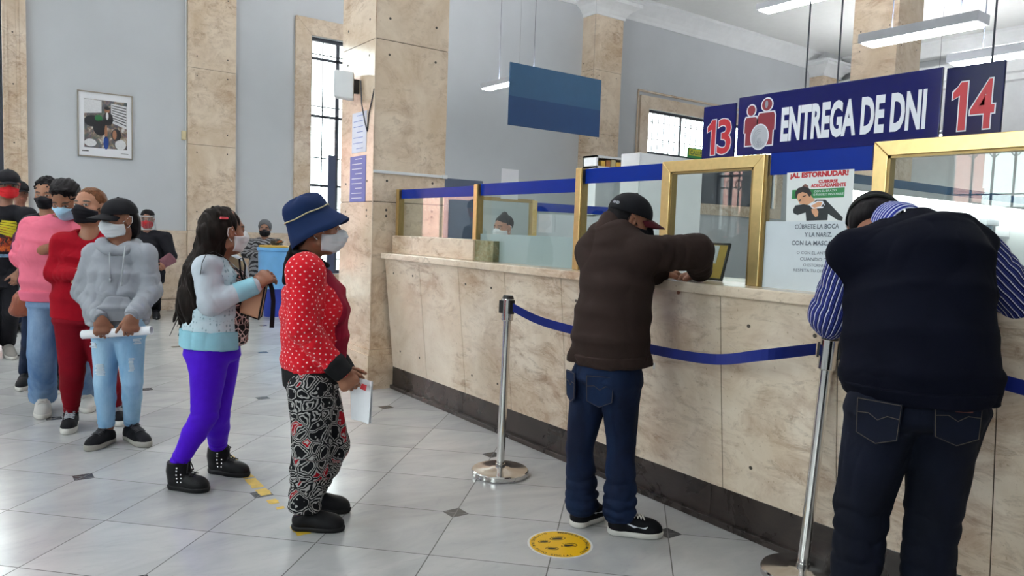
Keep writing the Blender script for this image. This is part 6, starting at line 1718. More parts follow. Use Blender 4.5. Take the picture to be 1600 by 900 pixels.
# bag slung at his side
t = thing('shoulder_bag', 'purple and grey bag hanging at the side of the man in the printed T-shirt', 'bag', P.pt(38, 405, -.10))
g = Field(.006); g.loft([(P.pt(24, 392, -.16), R, .05, .03), (P.pt(34, 372, -.12), R, .07, .045), (P.pt(42, 352, -.04), R, .05, .03)], cap=.6, bone=False)
V_, Q_ = g.surface(); V_ = wrinkle(V_, normals(V_, Q_), .010, 12); raw_mesh('body', V_, Q_, cloth('plum_nylon', lin(84, 46, 70), .5), t)
m = MB(); m.tube([P.pt(42, 352, -.04), P.pt(46, 335, 0), P.pt(40, 326, .04)], .008, 6); m.build('strap', M['black_cloth'], t, smooth=True)
# curly haired person behind the man in pink
P = simple_person('person with curly dark hair and black mask, behind the man in pink', (66, 607), 188, (73, 303), 200, -12, 1.05, lin(150, 108, 84), (74, 334), ((98, 350), (50, 350)), ((106, 400), (46, 400)), ((92, 430, -.1), (56, 430, -.1)), (70, 460), (72, 385), ((84, 466), (56, 466)), ((88, 535), (48, 535)), (((88, 598), (92, 616)), ((44, 594), (32, 612))),
    M['black_cloth'], [((70, 468), .18, .12), ((70, 440), .18, .125), ((72, 400), .185, .125), ((73, 370), .18, .12), ((73, 352), .15, .09), ((74, 340), .085, .06)], (.07, .06, .045), .95, M['navy_denim'], (.092, .07, .062, .062), (.17, .12), (M['black_mesh'], M['white_rubber']), M['mask_black'], M['hair_black'], hair='curly', top_name='jacket')
# brown bag held between them
t = thing('handbag', 'brown slouchy bag with pale strap hanging behind the man in pink', 'handbag', P.pt(36, 490, -.10))
g = Field(.006); g.ell(P.pt(37, 473, -.12), [.085, .06, .10], np.array([P.r, P.f, [0, 0, 1]]), .04); g.ell(P.pt(30, 485, -.12), [.08, .06, .06], np.array([P.r, P.f, [0, 0, 1]]), .04)
V_, Q_ = g.surface(); V_ = wrinkle(V_, normals(V_, Q_), .014, 10); raw_mesh('body', V_, Q_, plain('rust_brown_leather', lin(128, 66, 44), .5), t)
m = MB(); m.tube([P.pt(30, 462, -.14), P.pt(34, 446, -.15), P.pt(40, 436, -.13), P.pt(42, 455, -.13)], .010, 6); m.build('strap', M['white_rubber'], t, smooth=True)
# capped person behind the man at the left edge
P = simple_person('person in dark cap half hidden behind the man in the printed T-shirt', (30, 515), 180, (31, 301), 168, -5, 1.1, lin(130, 84, 66), (31, 322), ((46, 334), (12, 334)), ((52, 368), (8, 368)), ((44, 390, -.1), (16, 390, -.1)), (30, 408), (30, 355), ((38, 412), (20, 412)), ((40, 462), (20, 462)), (((34, 510), (42, 522)), ((22, 508), (20, 522))),
    M['black_cloth'], [((30, 415), .19, .13), ((30, 395), .19, .13), ((30, 365), .195, .13), ((30, 345), .18, .12), ((30, 334), .15, .09), ((31, 326), .085, .06)], (.07, .06, .045), .95, M['navy_denim'], (.095, .075, .07, .075), (.18, .125), (M['black_mesh'], M['black_rubber']), None, M['hair_black'], hair='short', top_name='jacket')
cap_hat(P, M['black_cap'], M['black_cap'], .014, .07)
# person with a face shield in black by the marble dado
P = simple_person('person in black with clear face shield standing by the marble dado', (240, 497), 184, (230, 343), 190, -6, 1.1, lin(140, 96, 76), (231, 360), ((258, 372), (206, 372)), ((268, 400), (200, 400)), ((258, 412, -.2), (214, 412, -.2)), (234, 428), (232, 390), ((242, 432), (226, 432)), ((243, 464), (228, 464)), (((243, 490), (245, 500)), ((229, 490), (229, 500))),
    M['black_cloth'], [((233, 440), .20, .14), ((233, 425), .21, .15), ((232, 400), .21, .15), ((232, 382), .20, .13), ((232, 371), .17, .09), ((231, 363), .09, .06)], (.085, .075, .06), .8, M['black_cloth'], (.10, .08, .07, .07), (.19, .13), (M['black_mesh'], M['black_rubber']), M['mask_red'], M['hair_black'], hair='short', top_name='jacket')
H = P.H; m = MB(); vs = []; fs = []; n = 14
for sgn in (0, .004):
    for j, z in enumerate((.055, -.02, -.115)):
        for k in range(n + 1):
            a = math.radians(-78 + 156*k/n); vs.append(H(math.sin(a)*(.105 - sgn), math.cos(a)*(.140 - sgn) - .01, z))
w = n + 1
for j in range(2):
    for k in range(n):
        a = j*w + k; fs.append((a, a+1, a+w+1, a+w)); b = 3*w + a; fs.append((b, b+w, b+w+1, b+1))
m.add(vs, fs); sh_ = m.build('face_shield', glass_pane('clear_plastic_visor', (.9, .93, .95, 1), 1.6, .05), P.root, smooth=True)
m = MB(); rim = [H(math.sin(a)*.106, math.cos(a)*.141 - .01, .055) for a in np.linspace(-1.36, 1.36, 20)]; m.tube(rim, .006, 6); m.tube([H(math.sin(a)*.106, math.cos(a)*.141 - .01, -.115) for a in np.linspace(-1.36, 1.36, 20)], .0035, 6)
for q in (-1.36, 1.36): m.tube([H(math.sin(q)*.106, math.cos(q)*.141 - .01, .055), H(math.sin(q)*.106, math.cos(q)*.141 - .01, -.115)], .0035, 6)
m.build('shield_rim', plain('pale_plastic_rim', lin(206, 210, 214), .4), sh_, smooth=True)
R = P.d['R']; t = thing('clutch_bag', 'mauve folded bag held by the person with the face shield', 'bag', P.pt(262, 410, -.2))
g = Field(.006); g.loft([(P.pt(254, 412, -.24), np.array([0, 0, 1.0]), .07, .035), (P.pt(270, 402, -.2), np.array([0, 0, 1.0]), .08, .035)], cap=.5, bone=False)
V_, Q_ = g.surface(); V_ = wrinkle(V_, normals(V_, Q_), .008, 14); raw_mesh('body', V_, Q_, cloth('mauve_cloth', lin(112, 76, 84), .7), t)
# street vendor by the blue tub
def stripes(name, a, b, f):
    q = NT(name); co = q.coord(); n = q.noise(co, 6, 2, out=1); w = q.n('ShaderNodeTexWave', bands_direction='DIAGONAL'); q.link(co, w.inputs[0]); w.inputs['Scale'].default_value = f; w.inputs['Distortion'].default_value = 5
    q.set(color=q.ramp(w.outputs[1], [(.42, a), (.5, b)]), rough=.85); return q.m
P = simple_person('street vendor in grey hood and black mask behind the light blue tub', (415, 486), 184, (414, 357), 186, -8, 1.15, lin(150, 110, 90), (414, 373), ((432, 382), (392, 382)), ((440, 398), (384, 396)), ((428, 392, -.25), (410, 398, -.25)), (410, 424), (412, 395), ((418, 428), (402, 428)), ((420, 456, -.05), (400, 454, -.05)), (((424, 481), (428, 489)), ((402, 481), (400, 489))),
    stripes('black_grey_patterned_cloth', lin(30, 30, 34), lin(136, 136, 140), 9.0), [((410, 432), .21, .15), ((410, 418), .21, .15), ((411, 400), .21, .15), ((412, 388), .20, .13), ((413, 381), .17, .10), ((414, 375), .10, .07)], (.085, .075, .055), .95, M['black_cloth'], (.10, .08, .07, .07), (.19, .13), (M['black_mesh'], M['black_rubber']), M['mask_black'], M['hair_black'], hair=None, top_name='jacket', D=None)
H = P.H; f = Field(.006); f.ell(H(0, -.015, .03), np.array([.092, .108, .098])*P.hs, P.hA, .02); f.ell(H(0, .075, -.02), np.array([.066, .06, .088])*P.hs, P.hA, .02, 's'); f.half(H(0, 0, -.09), -P.hA[2], .02)
P.emit(f, 'hood', cloth('grey_hood', lin(92, 94, 98), .9), wr=(.006, 10))
m = MB(); ch = P.d['che']; m.tube([P.pt(400, 378, -.13), P.pt(412, 390, -.19), P.pt(428, 402, -.17)], .014, 6); m.build('strap', M['black_cloth'], P.root, smooth=True)
t = thing('vendor_tub', 'light blue tub on a dark blue bucket, with snacks on top, by the back wall', 'tub', P.pt(427, 490, -.60))
D_ = P.D - .60; q = lambda px, py: at_dist(px, py, D_)
cb = q(427, 480); cb[2] = 0; ppm = F_PX/D_
m = MB(); z1 = q(427, 447)[2]; m.lathe((cb[0], cb[1], 0), [(.14, .0), (.175, z1*.95), (.18, z1)], 28); m.build('bucket', plain('dark_blue_plastic', lin(24, 52, 150), .4), t, smooth=True, auto=True)
z2 = q(427, 387)[2]
m = MB(); vs = []; 
m.lathe((cb[0], cb[1], 0), [(.235, z1 - .03), (.225, z1 + .1), (.222, (z1 + z2)/2), (.228, z2 - .05), (.245, z2 - .04), (.245, z2), (.232, z2 + .005)], 36)
tub = m.build('tub', plain('light_blue_plastic', lin(108, 170, 222), .35), t, smooth=True, auto=True)
m = MB(); m.lathe((cb[0], cb[1], 0), [(.215, z2 + .004), (.22, z2 + .03), (.20, z2 + .035)], 28); m.build('snack_tray', plain('yellow_tray', lin(206, 164, 66), .5), t, smooth=True)
rr = random.Random(9)
for k in range(9):
    a = rr.random()*6.28; r_ = rr.random()*.14; c = np.array([cb[0] + math.cos(a)*r_ + .05, cb[1] + math.sin(a)*r_, z2 + .035 + .02])
    g = MB(); g.obox(c + np.array([0, 0, .02*rr.random() + .02]), [(math.cos(a), math.sin(a), .3), (-math.sin(a), math.cos(a), .1), (0, -.3, 1)], (.05, .035, .012 + .02*rr.random()))
    tag(g.build('snack_packet', plain('snack_wrapper', rr.choice([lin(60, 58, 56), lin(196, 180, 150), lin(120, 70, 40), lin(90, 92, 96)]), .35), base=c, bevel=.008), 'snack packet heaped on top of the light blue tub', 'snack packet', 'snack packets on the light blue tub')
# ------------------------------------------------------------------ the man in the brown jacket
P = Person('man in brown jacket, dark cap and jeans leaning on the counter', (952, 828), 48, vox=.0045)
P.head(984, 345, .06, phi=76, pitch=-17, s=1.0); d = P.dir; R = unit(np.cross(d(48), (0, 0, 1)))
nk = P.pt(953, 362, .03); pel = P.pt(948, 590); che = P.pt(960, 440, .06)
fL, fR = (floor_pt(897, 824), floor_pt(940, 806)), (floor_pt(950, 832), floor_pt(1035, 839)); an = (ankle_at(*fL, z=.11), ankle_at(*fR, z=.11, t=.2))
sh = (P.pt(928, 396, .13), P.pt(1000, 398, -.06)); el = (P.pt(985, 430, .34), P.pt(1087, 394, .05)); wr = (P.pt(1030, 426, .31), P.pt(1094, 423, .19))
hip = (P.pt(925, 592, .06), P.pt(970, 592, -.05)); kn = (P.pt(906, 700, .05), P.pt(971, 692, -.02))
hR = dict(D=unit(P.pt(1074, 432, .24) - wr[1]), N=np.array([0, 0, -1.0]), thumb=1, s=1.05, curls=(.25, .3, .35, .4), thumb_curl=.6)
hL = dict(D=unit(P.pt(1056, 427, .36) - wr[0]), N=np.array([0, 0, -1.0]), thumb=-1, s=1.05, curls=(.2, .25, .3, .3))
build_body(P, SK_BROWN, nk, sh, el, wr, hip, kn, an, pel, che, (hL, hR), feet=(fL, fR))
M['brown_jacket'] = cloth('dark_brown_fleece', lin(42, 32, 29), .9, .12); M['brown_collar'] = cloth('brown_collar_fleece', lin(46, 35, 32), .9, .12)
st = [(P.pt(953, 566), R, .190, .165), (P.pt(953, 530), R, .196, .172), (P.pt(958, 490, .02), R, .188, .165), (P.pt(964, 445, .03), R, .185, .155), (P.pt(964, 405, .04), R, .178, .135), (P.pt(957, 375, .04), R, .130, .10), (P.pt(953, 356, .04), R, .085, .075)]
def ex(f):
    f.ell(P.pt(938, 420, .04), [.08, .09, .12], None, .05)
    f.cone(P.pt(905, 560, .02), P.pt(1000, 566, -.02), .06, .06, .04)
jk = top_garment(P, M['brown_jacket'], st, sh, el, wr, 'jacket', (.086, .080, .058), .95, .078, P.pt(955, 352, .04), .052, w=(.008, 5.5), extra=ex, hem=(P.pt(953, 568), (0, 0, -1)),
    rings=[(sh[1], el[1], .08, .010, .1, 1.1, .16, 2), (el[1], wr[1], .05, .010, -.2, .8, .14, 4)])
g = Field(P.vox); c = P.pt(957, 356, .05); ud = unit(P.pt(966, 334, .08) - P.pt(957, 358, .05))
g.cone(c - ud*.03, c + ud*.022, .082, .074, .02); g.cone(c - ud*.05, c + ud*.10, .058, .062, .008, 's'); P.emit(g, 'collar', M['brown_collar'], parent=jk, wr=(.004, 14))
g = Field(P.vox); g.loft([(P.pt(953, 567), R, .182, .158), (P.pt(953, 552), R, .194, .170)], cap=.1, bone=False); P.emit(g, 'hem_band', M['brown_collar'], parent=jk, wr=(.006, 12))
m = MB(); m.obox(P.pt(1022, 572, -.06), [P.r, P.f, (0, 0, 1)], (.005, .004, .014)); m.build('zip_pull', M['steel'], jk, bevel=.002)
M['dark_jeans'] = denim('dark_blue_denim', lin(10, 19, 40), lin(22, 40, 72))
je = trousers(P, M['dark_jeans'], pel, hip, kn, an, r=(.100, .067, .070, .080), hips=(.178, .145), wr=(.007, 8), rings=[(kn[0], an[0], .055, .011, .45, 1.1, .2, 3), (kn[1], an[1], .055, .011, .45, 1.1, .2, 4)], name='jeans', hem=.05, top=P.pt(950, 570), seat=.05)
# back pockets: stitched patches following the seat
M['stitch'] = plain('tan_stitching', lin(66, 58, 48), .8)
def pocket(P, parent, cx, cy, w, h, depth, mat, stitch_mat, nrm, arc=True):
    """patch pocket with stitched edge, laid on the seat"""
    from_c = P.pt(cx, cy, depth); n = unit(nrm); a = unit(np.cross((0, 0, 1), n)); u = np.cross(n, a)
    out = [(-w/2, h/2), (w/2, h/2), (w/2*.92, -h*.32), (0, -h/2), (-w/2*.92, -h*.32)]
    m = MB(); m.prism(out, from_c, a, u, n, .006); o = m.build('back_pocket', mat, parent, bevel=.003)
    m = MB(); pts = [from_c + a*x*.94 + u*y*.94 + n*.007 for x, y in out]; m.tube(pts + [pts[0]], .0014, 4, cap=False)
    if arc: m.tube([from_c + a*x + u*y + n*.0075 for x, y in ((-w*.46, h*.16), (-w*.2, h*.18), (0, h*.06), (w*.2, h*.18), (w*.46, h*.16))], .0014, 4, cap=False)
    m.build('stitching', stitch_mat, o); return o
def seat_depth(P, trs, px, py):
    """distance at which the line of sight meets the trousers"""
    me = trs.data; n = len(me.vertices); co = np.empty(n*3, np.float32); me.vertices.foreach_get('co', co); V = co.reshape(-1, 3) + org_of(trs)
    c = (V - EYE) @ ROT; x = 800 + F_PX*c[:, 0]/c[:, 2]; y = 450 + F_PX*c[:, 1]/c[:, 2]
    k = (np.abs(x - px) < 6) & (np.abs(y - py) < 6); D_ = ((V - EYE) @ FH)
    return (D_[k].min() if k.any() else P.D) - P.D
for cx, cy, w, nn in ((937, 612, .13, -P.f*.9 - P.r*.05), (893, 604, .09, -P.f*.5 - P.r*.85)):
    pocket(P, je, cx, cy, w, .15, seat_depth(P, je, cx, cy) - .002, M['dark_jeans'], M['stitch'], nn + np.array([0, 0, -.05]))
shs = []
for (h, t), a in ((fL, an[0]), (fR, an[1])): shs.append(shoe(P, h, t, M['black_mesh'], M['white_rubber'], w=.050, h=.085, sole_h=.030, ankle_r=.05, ankle=a, toe_h=.055, lace=M['white_rubber']))
# pale swoosh-like flash on the outside of each shoe
for o, (h, t) in zip(shs, (fL, fR)):
    dv = unit(t - h); sv = np.cross((0, 0, 1), dv); L = np.linalg.norm(t - h); sg = -1 if (sv @ P.f) > 0 else 1
    base = h + dv*L*.30 + sv*sg*.049; pts = [(0, .048), (.028, .040), (.055, .046), (.098, .078), (.070, .062), (.050, .062), (.035, .056)]
    pts = [(-.005, .060), (.012, .040), (.035, .040), (.105, .074), (.040, .056), (.016, .054)]
    pts = [(.100 - x, y) for x, y in pts]
    m = MB(); m.prism(pts, base, dv, (0, 0, 1), -sv*sg, .012); m.build('side_flash', M['white_print'], o)
H = P.H; f = Field(P.vox); f.ell(H(0, -.028, .012), np.array([.079, .088, .082])*P.hs, P.hA, .02); f.half(H(0, .012, 0), P.hA[1], .012); f.half(H(0, 0, -.045), -P.hA[2], .015)
for q in (-1, 1): f.ell(H(.084*q, -.002, -.008), np.array([.020, .024, .034])*P.hs, P.hA, .008, 's')
P.emit(f, 'hair', M['hair_black'], post=lambda V, N: strands(V, N, .004, 60))
M['maroon_visor'] = cloth('maroon_visor', lin(62, 14, 22), .7)
cp = cap_hat(P, M['black_cap'], M['maroon_visor'], .012, .080, tilt=-.006)
mask_mesh(P, M['mask_black'])
vs, fs = text_mesh('AND', .018, 1.0, .0006, 0, 'CENTER')
m = MB(); A = P.hA
def cap_pt(ang, z): return H(math.sin(ang)*.0895, -.010 + math.cos(ang)*.109, z)
m.add([cap_pt(math.radians(146) - x/.1, .050 + y) + unit(cap_pt(math.radians(146), .05) - H(0, -.010, .05))*.003 for x, y, z in vs], fs); m.build('cap_lettering', M['grey_print'], cp)
# papers and stand on the counter by his hands
zc = CZ + .001
t = thing('document', 'white slip under the hands of the man in brown on the counter', 'document', floor_pt(1065, 436))
c0 = on_plane(1062, 438, 2, zc); tag(t, 'white slip under the hands of the man in brown on the counter', 'document')
m = MB(); m.obox(c0 + np.array([0, 0, .0006]), [(.3, 1, 0), (-1, .3, 0), (0, 0, 1)], (.09, .06, .0006)); m.build('sheet', M['paper'], t)

# ------------------------------------------------------------------ the man in the navy vest
P = Person('man in navy vest over striped shirt bending over the counter, seen from behind', None, 25, vox=.005, loc=(2.36, 1.13))
P.head(1368, 362, .30, phi=12, pitch=-58, s=1.10, roll=14); d = P.dir; R = unit(np.cross(d(25), (0, 0, 1)))
nk = P.pt(1402, 362, .20); pel = P.pt(1432, 640, -.02); che = P.pt(1430, 460, .08)
ftL = (np.array([2.19, 1.30, 0]), np.array([2.44, 1.42, 0])); ftR = (np.array([2.17, .99, 0]), np.array([2.43, 1.03, 0]))
an = (P.pt(1330, 935, 0), P.pt(1440, 940, -.02)); an = tuple(np.array([*a[:2], .11]) for a in an)
ftL = (an[0] + np.array([-.06, -.02, -.11]), an[0] + np.array([.19, .08, -.11])); ftR = (an[1] + np.array([-.06, -.0, -.11]), an[1] + np.array([.20, .02, -.11]))
sh = (P.pt(1334, 398, .18), P.pt(1520, 390, .10)); el = (P.pt(1301, 492, .25), P.pt(1590, 462, .16)); wr = (P.pt(1345, 492, .42), P.pt(1546, 455, .21))
hip = (P.pt(1382, 645, .02), P.pt(1478, 648, -.02)); kn = (P.pt(1347, 785, .04), P.pt(1459, 790, .0))
hL = dict(D=unit(d(10) + P.r*.5), N=np.array([0, 0, -1.0]), thumb=-1, s=1.05, curl=.4); hR = dict(D=unit(-P.r*.8 + P.f*.25), N=np.array([0, 0, -1.0]), thumb=1, s=1.05, curl=.5)
build_body(P, SK_BROWN, nk, sh, el, wr, hip, kn, an, pel, che, (hL, hR), feet=(ftL, ftR))
M['navy_vest'] = cloth('navy_fleece', lin(4, 6, 18), .95, .1, sheen=0)
def shirt_mat():
    t = NT('blue_striped_shirt'); uv = attr_uv(t); sp = t.n('ShaderNodeSeparateXYZ'); t.link(uv, sp.inputs[0])
    n = t.math('MULTIPLY', t.noise(t.coord(), 14, 3), .006)
    u = t.math('DIVIDE', t.math('ADD', sp.outputs[0], n), .0185); fr = t.math('SUBTRACT', u, t.math('FLOOR', u))
    w1 = t.math('LESS_THAN', t.math('ABSOLUTE', t.math('SUBTRACT', fr, .22)), .085); w2 = t.math('LESS_THAN', t.math('ABSOLUTE', t.math('SUBTRACT', fr, .62)), .20); w3 = t.math('LESS_THAN', t.math('ABSOLUTE', t.math('SUBTRACT', fr, .62)), .10)
    base = t.mix(w2, lin(14, 20, 66), lin(58, 66, 132)); base = t.mix(w3, base, lin(22, 30, 88)); base = t.mix(w1, base, lin(200, 202, 218)); t.set(color=base, rough=.8, spec=.1); return t.m
M['striped_shirt'] = shirt_mat()
st = [(P.pt(1432, 622, -.03), R, .232, .165), (P.pt(1432, 585, -.02), R, .240, .175), (P.pt(1430, 530, .0), R, .228, .165), (P.pt(1430, 470, .04), R, .228, .155), (P.pt(1428, 420, .09), R, .230, .140), (P.pt(1424, 385, .13), R, .200, .115), (P.pt(1412, 358, .18), R, .120, .085), (P.pt(1402, 345, .22), R, .075, .065)]
# shirt: sleeves and collar
f = Field(P.vox)
f.loft([(c, r, a*.9, b*.85) for c, r, a, b in st[3:7]], cap=.3, bone=False)
for i in range(2):
    f.cone(sh[i], el[i], .080, .078, .03, bone=True); f.cone(el[i], wr[i], .078, .055, .03, bone=True)
sr = P.emit(f, 'shirt', M['striped_shirt'], wr=(.010, 7), rings=[(sh[0], el[0], .07, .008, .3, 1.1, .16, 2), (sh[1], el[1], .07, .010, .2, 1.1, .16, 3), (el[0], wr[0], .05, .010, -.2, .6, .16, 4)], uv=True)
g = Field(P.vox); c = P.pt(1402, 350, .19); ud = unit(P.hC - c)*.75 + np.array([0, 0, .35]); ud = unit(ud)
g.cone(c - ud*.015, c + ud*.030, .078, .072, .01, bone=True); g.cone(c - ud*.05, c + ud*.10, .064, .066, .006, 's')
def collar_mat():
    t = NT('blue_striped_collar'); sp = t.n('ShaderNodeSeparateXYZ'); t.link(attr_uv(t), sp.inputs[0]); u = t.math('DIVIDE', sp.outputs[1], .013); fr = t.math('SUBTRACT', u, t.math('FLOOR', u)); t.set(color=t.mix(t.math('LESS_THAN', fr, .35), lin(40, 50, 130), lin(196, 200, 220)), rough=.8, spec=.1); return t.m
P.emit(g, 'collar', collar_mat(), parent=sr, uv=True)
# vest
f = Field(P.vox); f.loft(st[:7], cap=.35)
for i in range(2): f.cone(st[5][0]*.55 + sh[i]*.45, sh[i] + (st[3][0] - sh[i])*.06, .088, .100, .05)
f.ell(P.pt(1440, 400, .06), [.16, .12, .12], np.array([R, d(25), [0, 0, 1]]), .06)
for i in range(2):
    o = unit(el[i] - sh[i]); out = R*(1 if i else -1); n_ = unit(out*.9 + o*.35 - np.array([0, 0, .1]))
    cpt = sh[i] + n_*.075
    cc = sh[i] + o*.04
    f._add(lambda X, c=cpt.astype(np.float32), n=n_.astype(np.float32), e=cc.astype(np.float32): np.maximum(-((X - c) @ n), np.linalg.norm(X - e, axis=-1) - .17), cc - .18, cc + .18, .015, 's')
f.cone(c - ud*.02, c + ud*.12, .066, .075, .01, 's'); f.half(P.pt(1432, 616, -.03), (0, 0, -1), .01)
vt = P.emit(f, 'vest', M['navy_vest'], wr=(.009, 5.5), rings=[(P.pt(1432, 640), P.pt(1430, 460), .10, .007, 0, .6, .4, 5)])
g = Field(P.vox); g.loft([(P.pt(1432, 618, -.03), R, .226, .160), (P.pt(1432, 598, -.03), R, .238, .172)], cap=.1, bone=False); P.emit(g, 'hem_band', M['navy_vest'], parent=vt, wr=(.005, 12))
M['night_jeans'] = denim('blue_black_denim', lin(5, 9, 21), lin(11, 17, 34))
je = trousers(P, M['night_jeans'], pel, hip, kn, an, r=(.112, .083, .080, .080), hips=(.208, .160), wr=(.008, 7), rings=[(kn[0], an[0], .07, .010, .0, 1.1, .2, 3), (kn[1], an[1], .07, .010, .0, 1.1, .2, 4)], name='jeans', hem=.05, top=P.pt(1432, 612, -.02), seat=.06)
for k, (cx, cy) in enumerate(((1372, 660), (1495, 662))):
    po = pocket(P, je, cx, cy, .135, .135, seat_depth(P, je, cx, cy) - .003, M['night_jeans'], M['stitch'], -P.f + (P.r*(-.35) if k == 0 else P.r*.35) + np.array([0, 0, .05]), arc=True)
lp = P.pt(1506, 643, seat_depth(P, je, 1506, 643) - .012); nn = unit(-P.f + P.r*.35); aa = unit(np.cross((0, 0, 1), nn)); m = MB(); m.obox(lp, [aa, (0, 0, 1), nn], (.024, .015, .002)); m.build('leather_patch', plain('brown_leather_patch', lin(112, 54, 34), .6), po)
for (h, t), a in ((ftL, an[0]), (ftR, an[1])): shoe(P, h, t, M['black_leather'], M['black_rubber'], w=.052, h=.085, sole_h=.028, ankle_r=.05, ankle=a)
H = P.H; f = Field(P.vox); f.ell(H(0, -.028, .008), np.array([.079, .088, .082])*P.hs, P.hA, .02); f.half(H(0, .012, 0), P.hA[1], .012); f.half(H(0, 0, -.05), -P.hA[2], .015)
for q in (-1, 1): f.ell(H(.084*q, -.002, -.008), np.array([.020, .024, .034])*P.hs, P.hA, .008, 's')
P.emit(f, 'hair', M['hair_black'], post=lambda V, N: strands(V, N, .004, 60))
cp = cap_hat(P, M['black_cap'], M['black_cap'], .012, .070)
m = MB(); m.tube([H(math.sin(a)*.088, -.010 + math.cos(a)*.108, .026) for a in np.linspace(2.3, 4.0, 14)], .006, 6); m.build('cap_strap', cloth('olive_cap_strap', lin(40, 42, 40), .8), cp, smooth=True)
mask_mesh(P, M['mask_white'])
# ------------------------------------------------------------------ behind the glass
P = simple_person('clerk with dark hair bun and white mask behind the second glass bay', (785, 613), 215, (786, 356), 222, -5, .90, lin(170, 122, 100), (785, 380), ((812, 394), (758, 392)), ((820, 430), (752, 430)), ((806, 450, -.1), (764, 450, -.1)), (785, 470), (785, 420), ((795, 474), (775, 474)), ((796, 540), (774, 540)), (((796, 608), (800, 619)), ((772, 608), (768, 619))),
    cloth('white_work_coat', lin(214, 216, 222), .8), [((785, 480), .17, .12), ((785, 450), .17, .12), ((785, 420), .175, .125), ((785, 402), .165, .11), ((784, 391), .14, .085), ((784, 380), .08, .06)], (.066, .056, .045), .95, M['navy_denim'], (.09, .07, .06, .06), (.165, .12), (M['black_leather'], M['black_rubber']), M['mask_white'], M['hair_black'], hair='short', top_name='work_coat', vox=.006)
f = Field(.005); f.ell(P.H(.03, -.06, .115), np.array([.036, .036, .038])*P.hs, None, .02); P.emit(f, 'hair_bun', M['hair_black'], post=lambda V, N: strands(V, N, .008, 60))

# rear partition with its own blue band, and the teller window in it
PY = 6.56
M['partition'] = plain('pale_partition_panel', lin(206, 212, 216), .5, var=.03)
zb0, zb1 = on_plane(860, 331, 1, PY)[2], on_plane(860, 318, 1, PY)[2]
xw0, xw1 = on_plane(748, 340, 1, PY)[0], on_plane(834, 340, 1, PY)[0]; xe = on_plane(958, 330, 1, PY)[0]
t = thing('partition_screen', 'pale rear partition with blue top band behind the clerk', 'partition', ((xw1 + xe)/2, PY, 0))
zp = on_plane(870, 335, 1, PY)[2]
m = MB(); m.box((3.45, PY, 0), (xe, PY + .04, 1.18)); m.box((xw1 + .03, PY, 1.18), (xe, PY + .04, zp)); m.build('panel', M['partition'], t)
m = MB(); m.box((xw1 + .03, PY + .004, zp), (xe, PY + .012, zb1)); m.build('glass_pane', M['glass'], t)
m = MB(); m.box((xw1 + .03, PY, zb0), (xe, PY + .003, zb1)); m.build('blue_band', M['blue_film'], t)
m = MB(); m.box((xe - .03, PY - .01, 1.0), (xe + .02, PY + .05, zb1 + .02)); m.build('post', M['brass'], t)
zt_ = on_plane(790, 309, 1, PY)[2]
t = thing('booth_window', 'dark framed booth window with brass edge behind the clerk', 'window', ((xw0 + xw1)/2, PY, 1.18))
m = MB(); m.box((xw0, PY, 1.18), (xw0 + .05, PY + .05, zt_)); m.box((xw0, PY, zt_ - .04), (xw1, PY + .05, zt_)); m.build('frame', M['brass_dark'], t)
m = MB(); m.box((xw1 - .035, PY - .02, 1.18), (xw1 + .03, PY + .05, zt_ - .01)); m.build('post', M['brass'], t)
m = MB(); m.box((xw0 + .05, PY + .02, 1.18), (xw1 - .035, PY + .028, zt_ - .04)); m.build('glass_pane', M['glass'], t)
m = MB(); m.box((xw0 - .2, PY + .9, 0), (xw1 - .1, PY + .95, 2.0)); tag(m.build('dark_backing_panel', plain('dark_blue_grey_metal', lin(70, 82, 104), .45)), 'dark blue grey backing panel added for the dark interior of the booth window', 'backing panel')  # flat dark backing added so the booth window looks dark inside
# sheets of paper on the partition
def pinned(label, px0, py0, px1, py1, plane=PY - .004, mat='paper'):
    a, b = on_plane(px0, py0, 1, plane), on_plane(px1, py1, 1, plane); m = MB(); m.box((a[0], plane, b[2]), (b[0], plane + .002, a[2]))
    return tag(m.build('paper_sheet', M[mat], base=((a[0] + b[0])/2, plane, b[2])), label, 'paper sheet')
pinned('white sheet of paper standing up above the glass of the second bay', 784, 263, 809, 312)
pinned('white notice on the rear partition, left of the grey one', 842, 334, 862, 364)
pinned('pale notice on the rear partition, right of the white one', 868, 335, 896, 363, mat='partition')
# white cupboard and shelf in the back office
def at_y(px, py, y): return on_plane(px, py, 1, y)
c0 = at_y(1000, 238, 7.2)
t = thing('storage_cabinet', 'tall white storage cabinet standing behind the brown jacket man\'s glass bay', 'cabinet', (c0[0] + .6, 7.35, 0))
m = MB(); m.box((c0[0], 7.2, 0), (c0[0] + 1.3, 7.56, c0[2])); m.build('carcass', M['white_paint'], t, bevel=.005)
for k in range(2): m = MB(); m.box((c0[0] + .012 + .64*k, 7.185, .1), (c0[0] + .645 + .64*k, 7.2, c0[2] - .02)); o = m.build('door', M['white_paint'], t, bevel=.004); h_ = MB(); h_.box((c0[0] + (.60 if k == 0 else .68), 7.165, 1.1), (c0[0] + (.615 if k == 0 else .695), 7.185, 1.25)); h_.build('handle', M['steel'], o)
a, b = at_y(948, 244, 8.2), at_y(979, 264, 8.2)
t = thing('wall_shelf', 'white shelf with ochre boxes beside the far pilaster', 'shelf', ((a[0] + b[0])/2, 8.3, 0))
m = MB(); th = .03
m.box((a[0] - .2, 8.2, a[2] - th), (b[0] + .05, 8.5, a[2])); m.box((a[0] - .2, 8.2, 0), (a[0] - .2 + th, 8.5, a[2])); m.box((b[0] + .02, 8.2, 0), (b[0] + .05, 8.5, a[2])); m.box((a[0] - .2, 8.48, 0), (b[0] + .05, 8.5, a[2]))
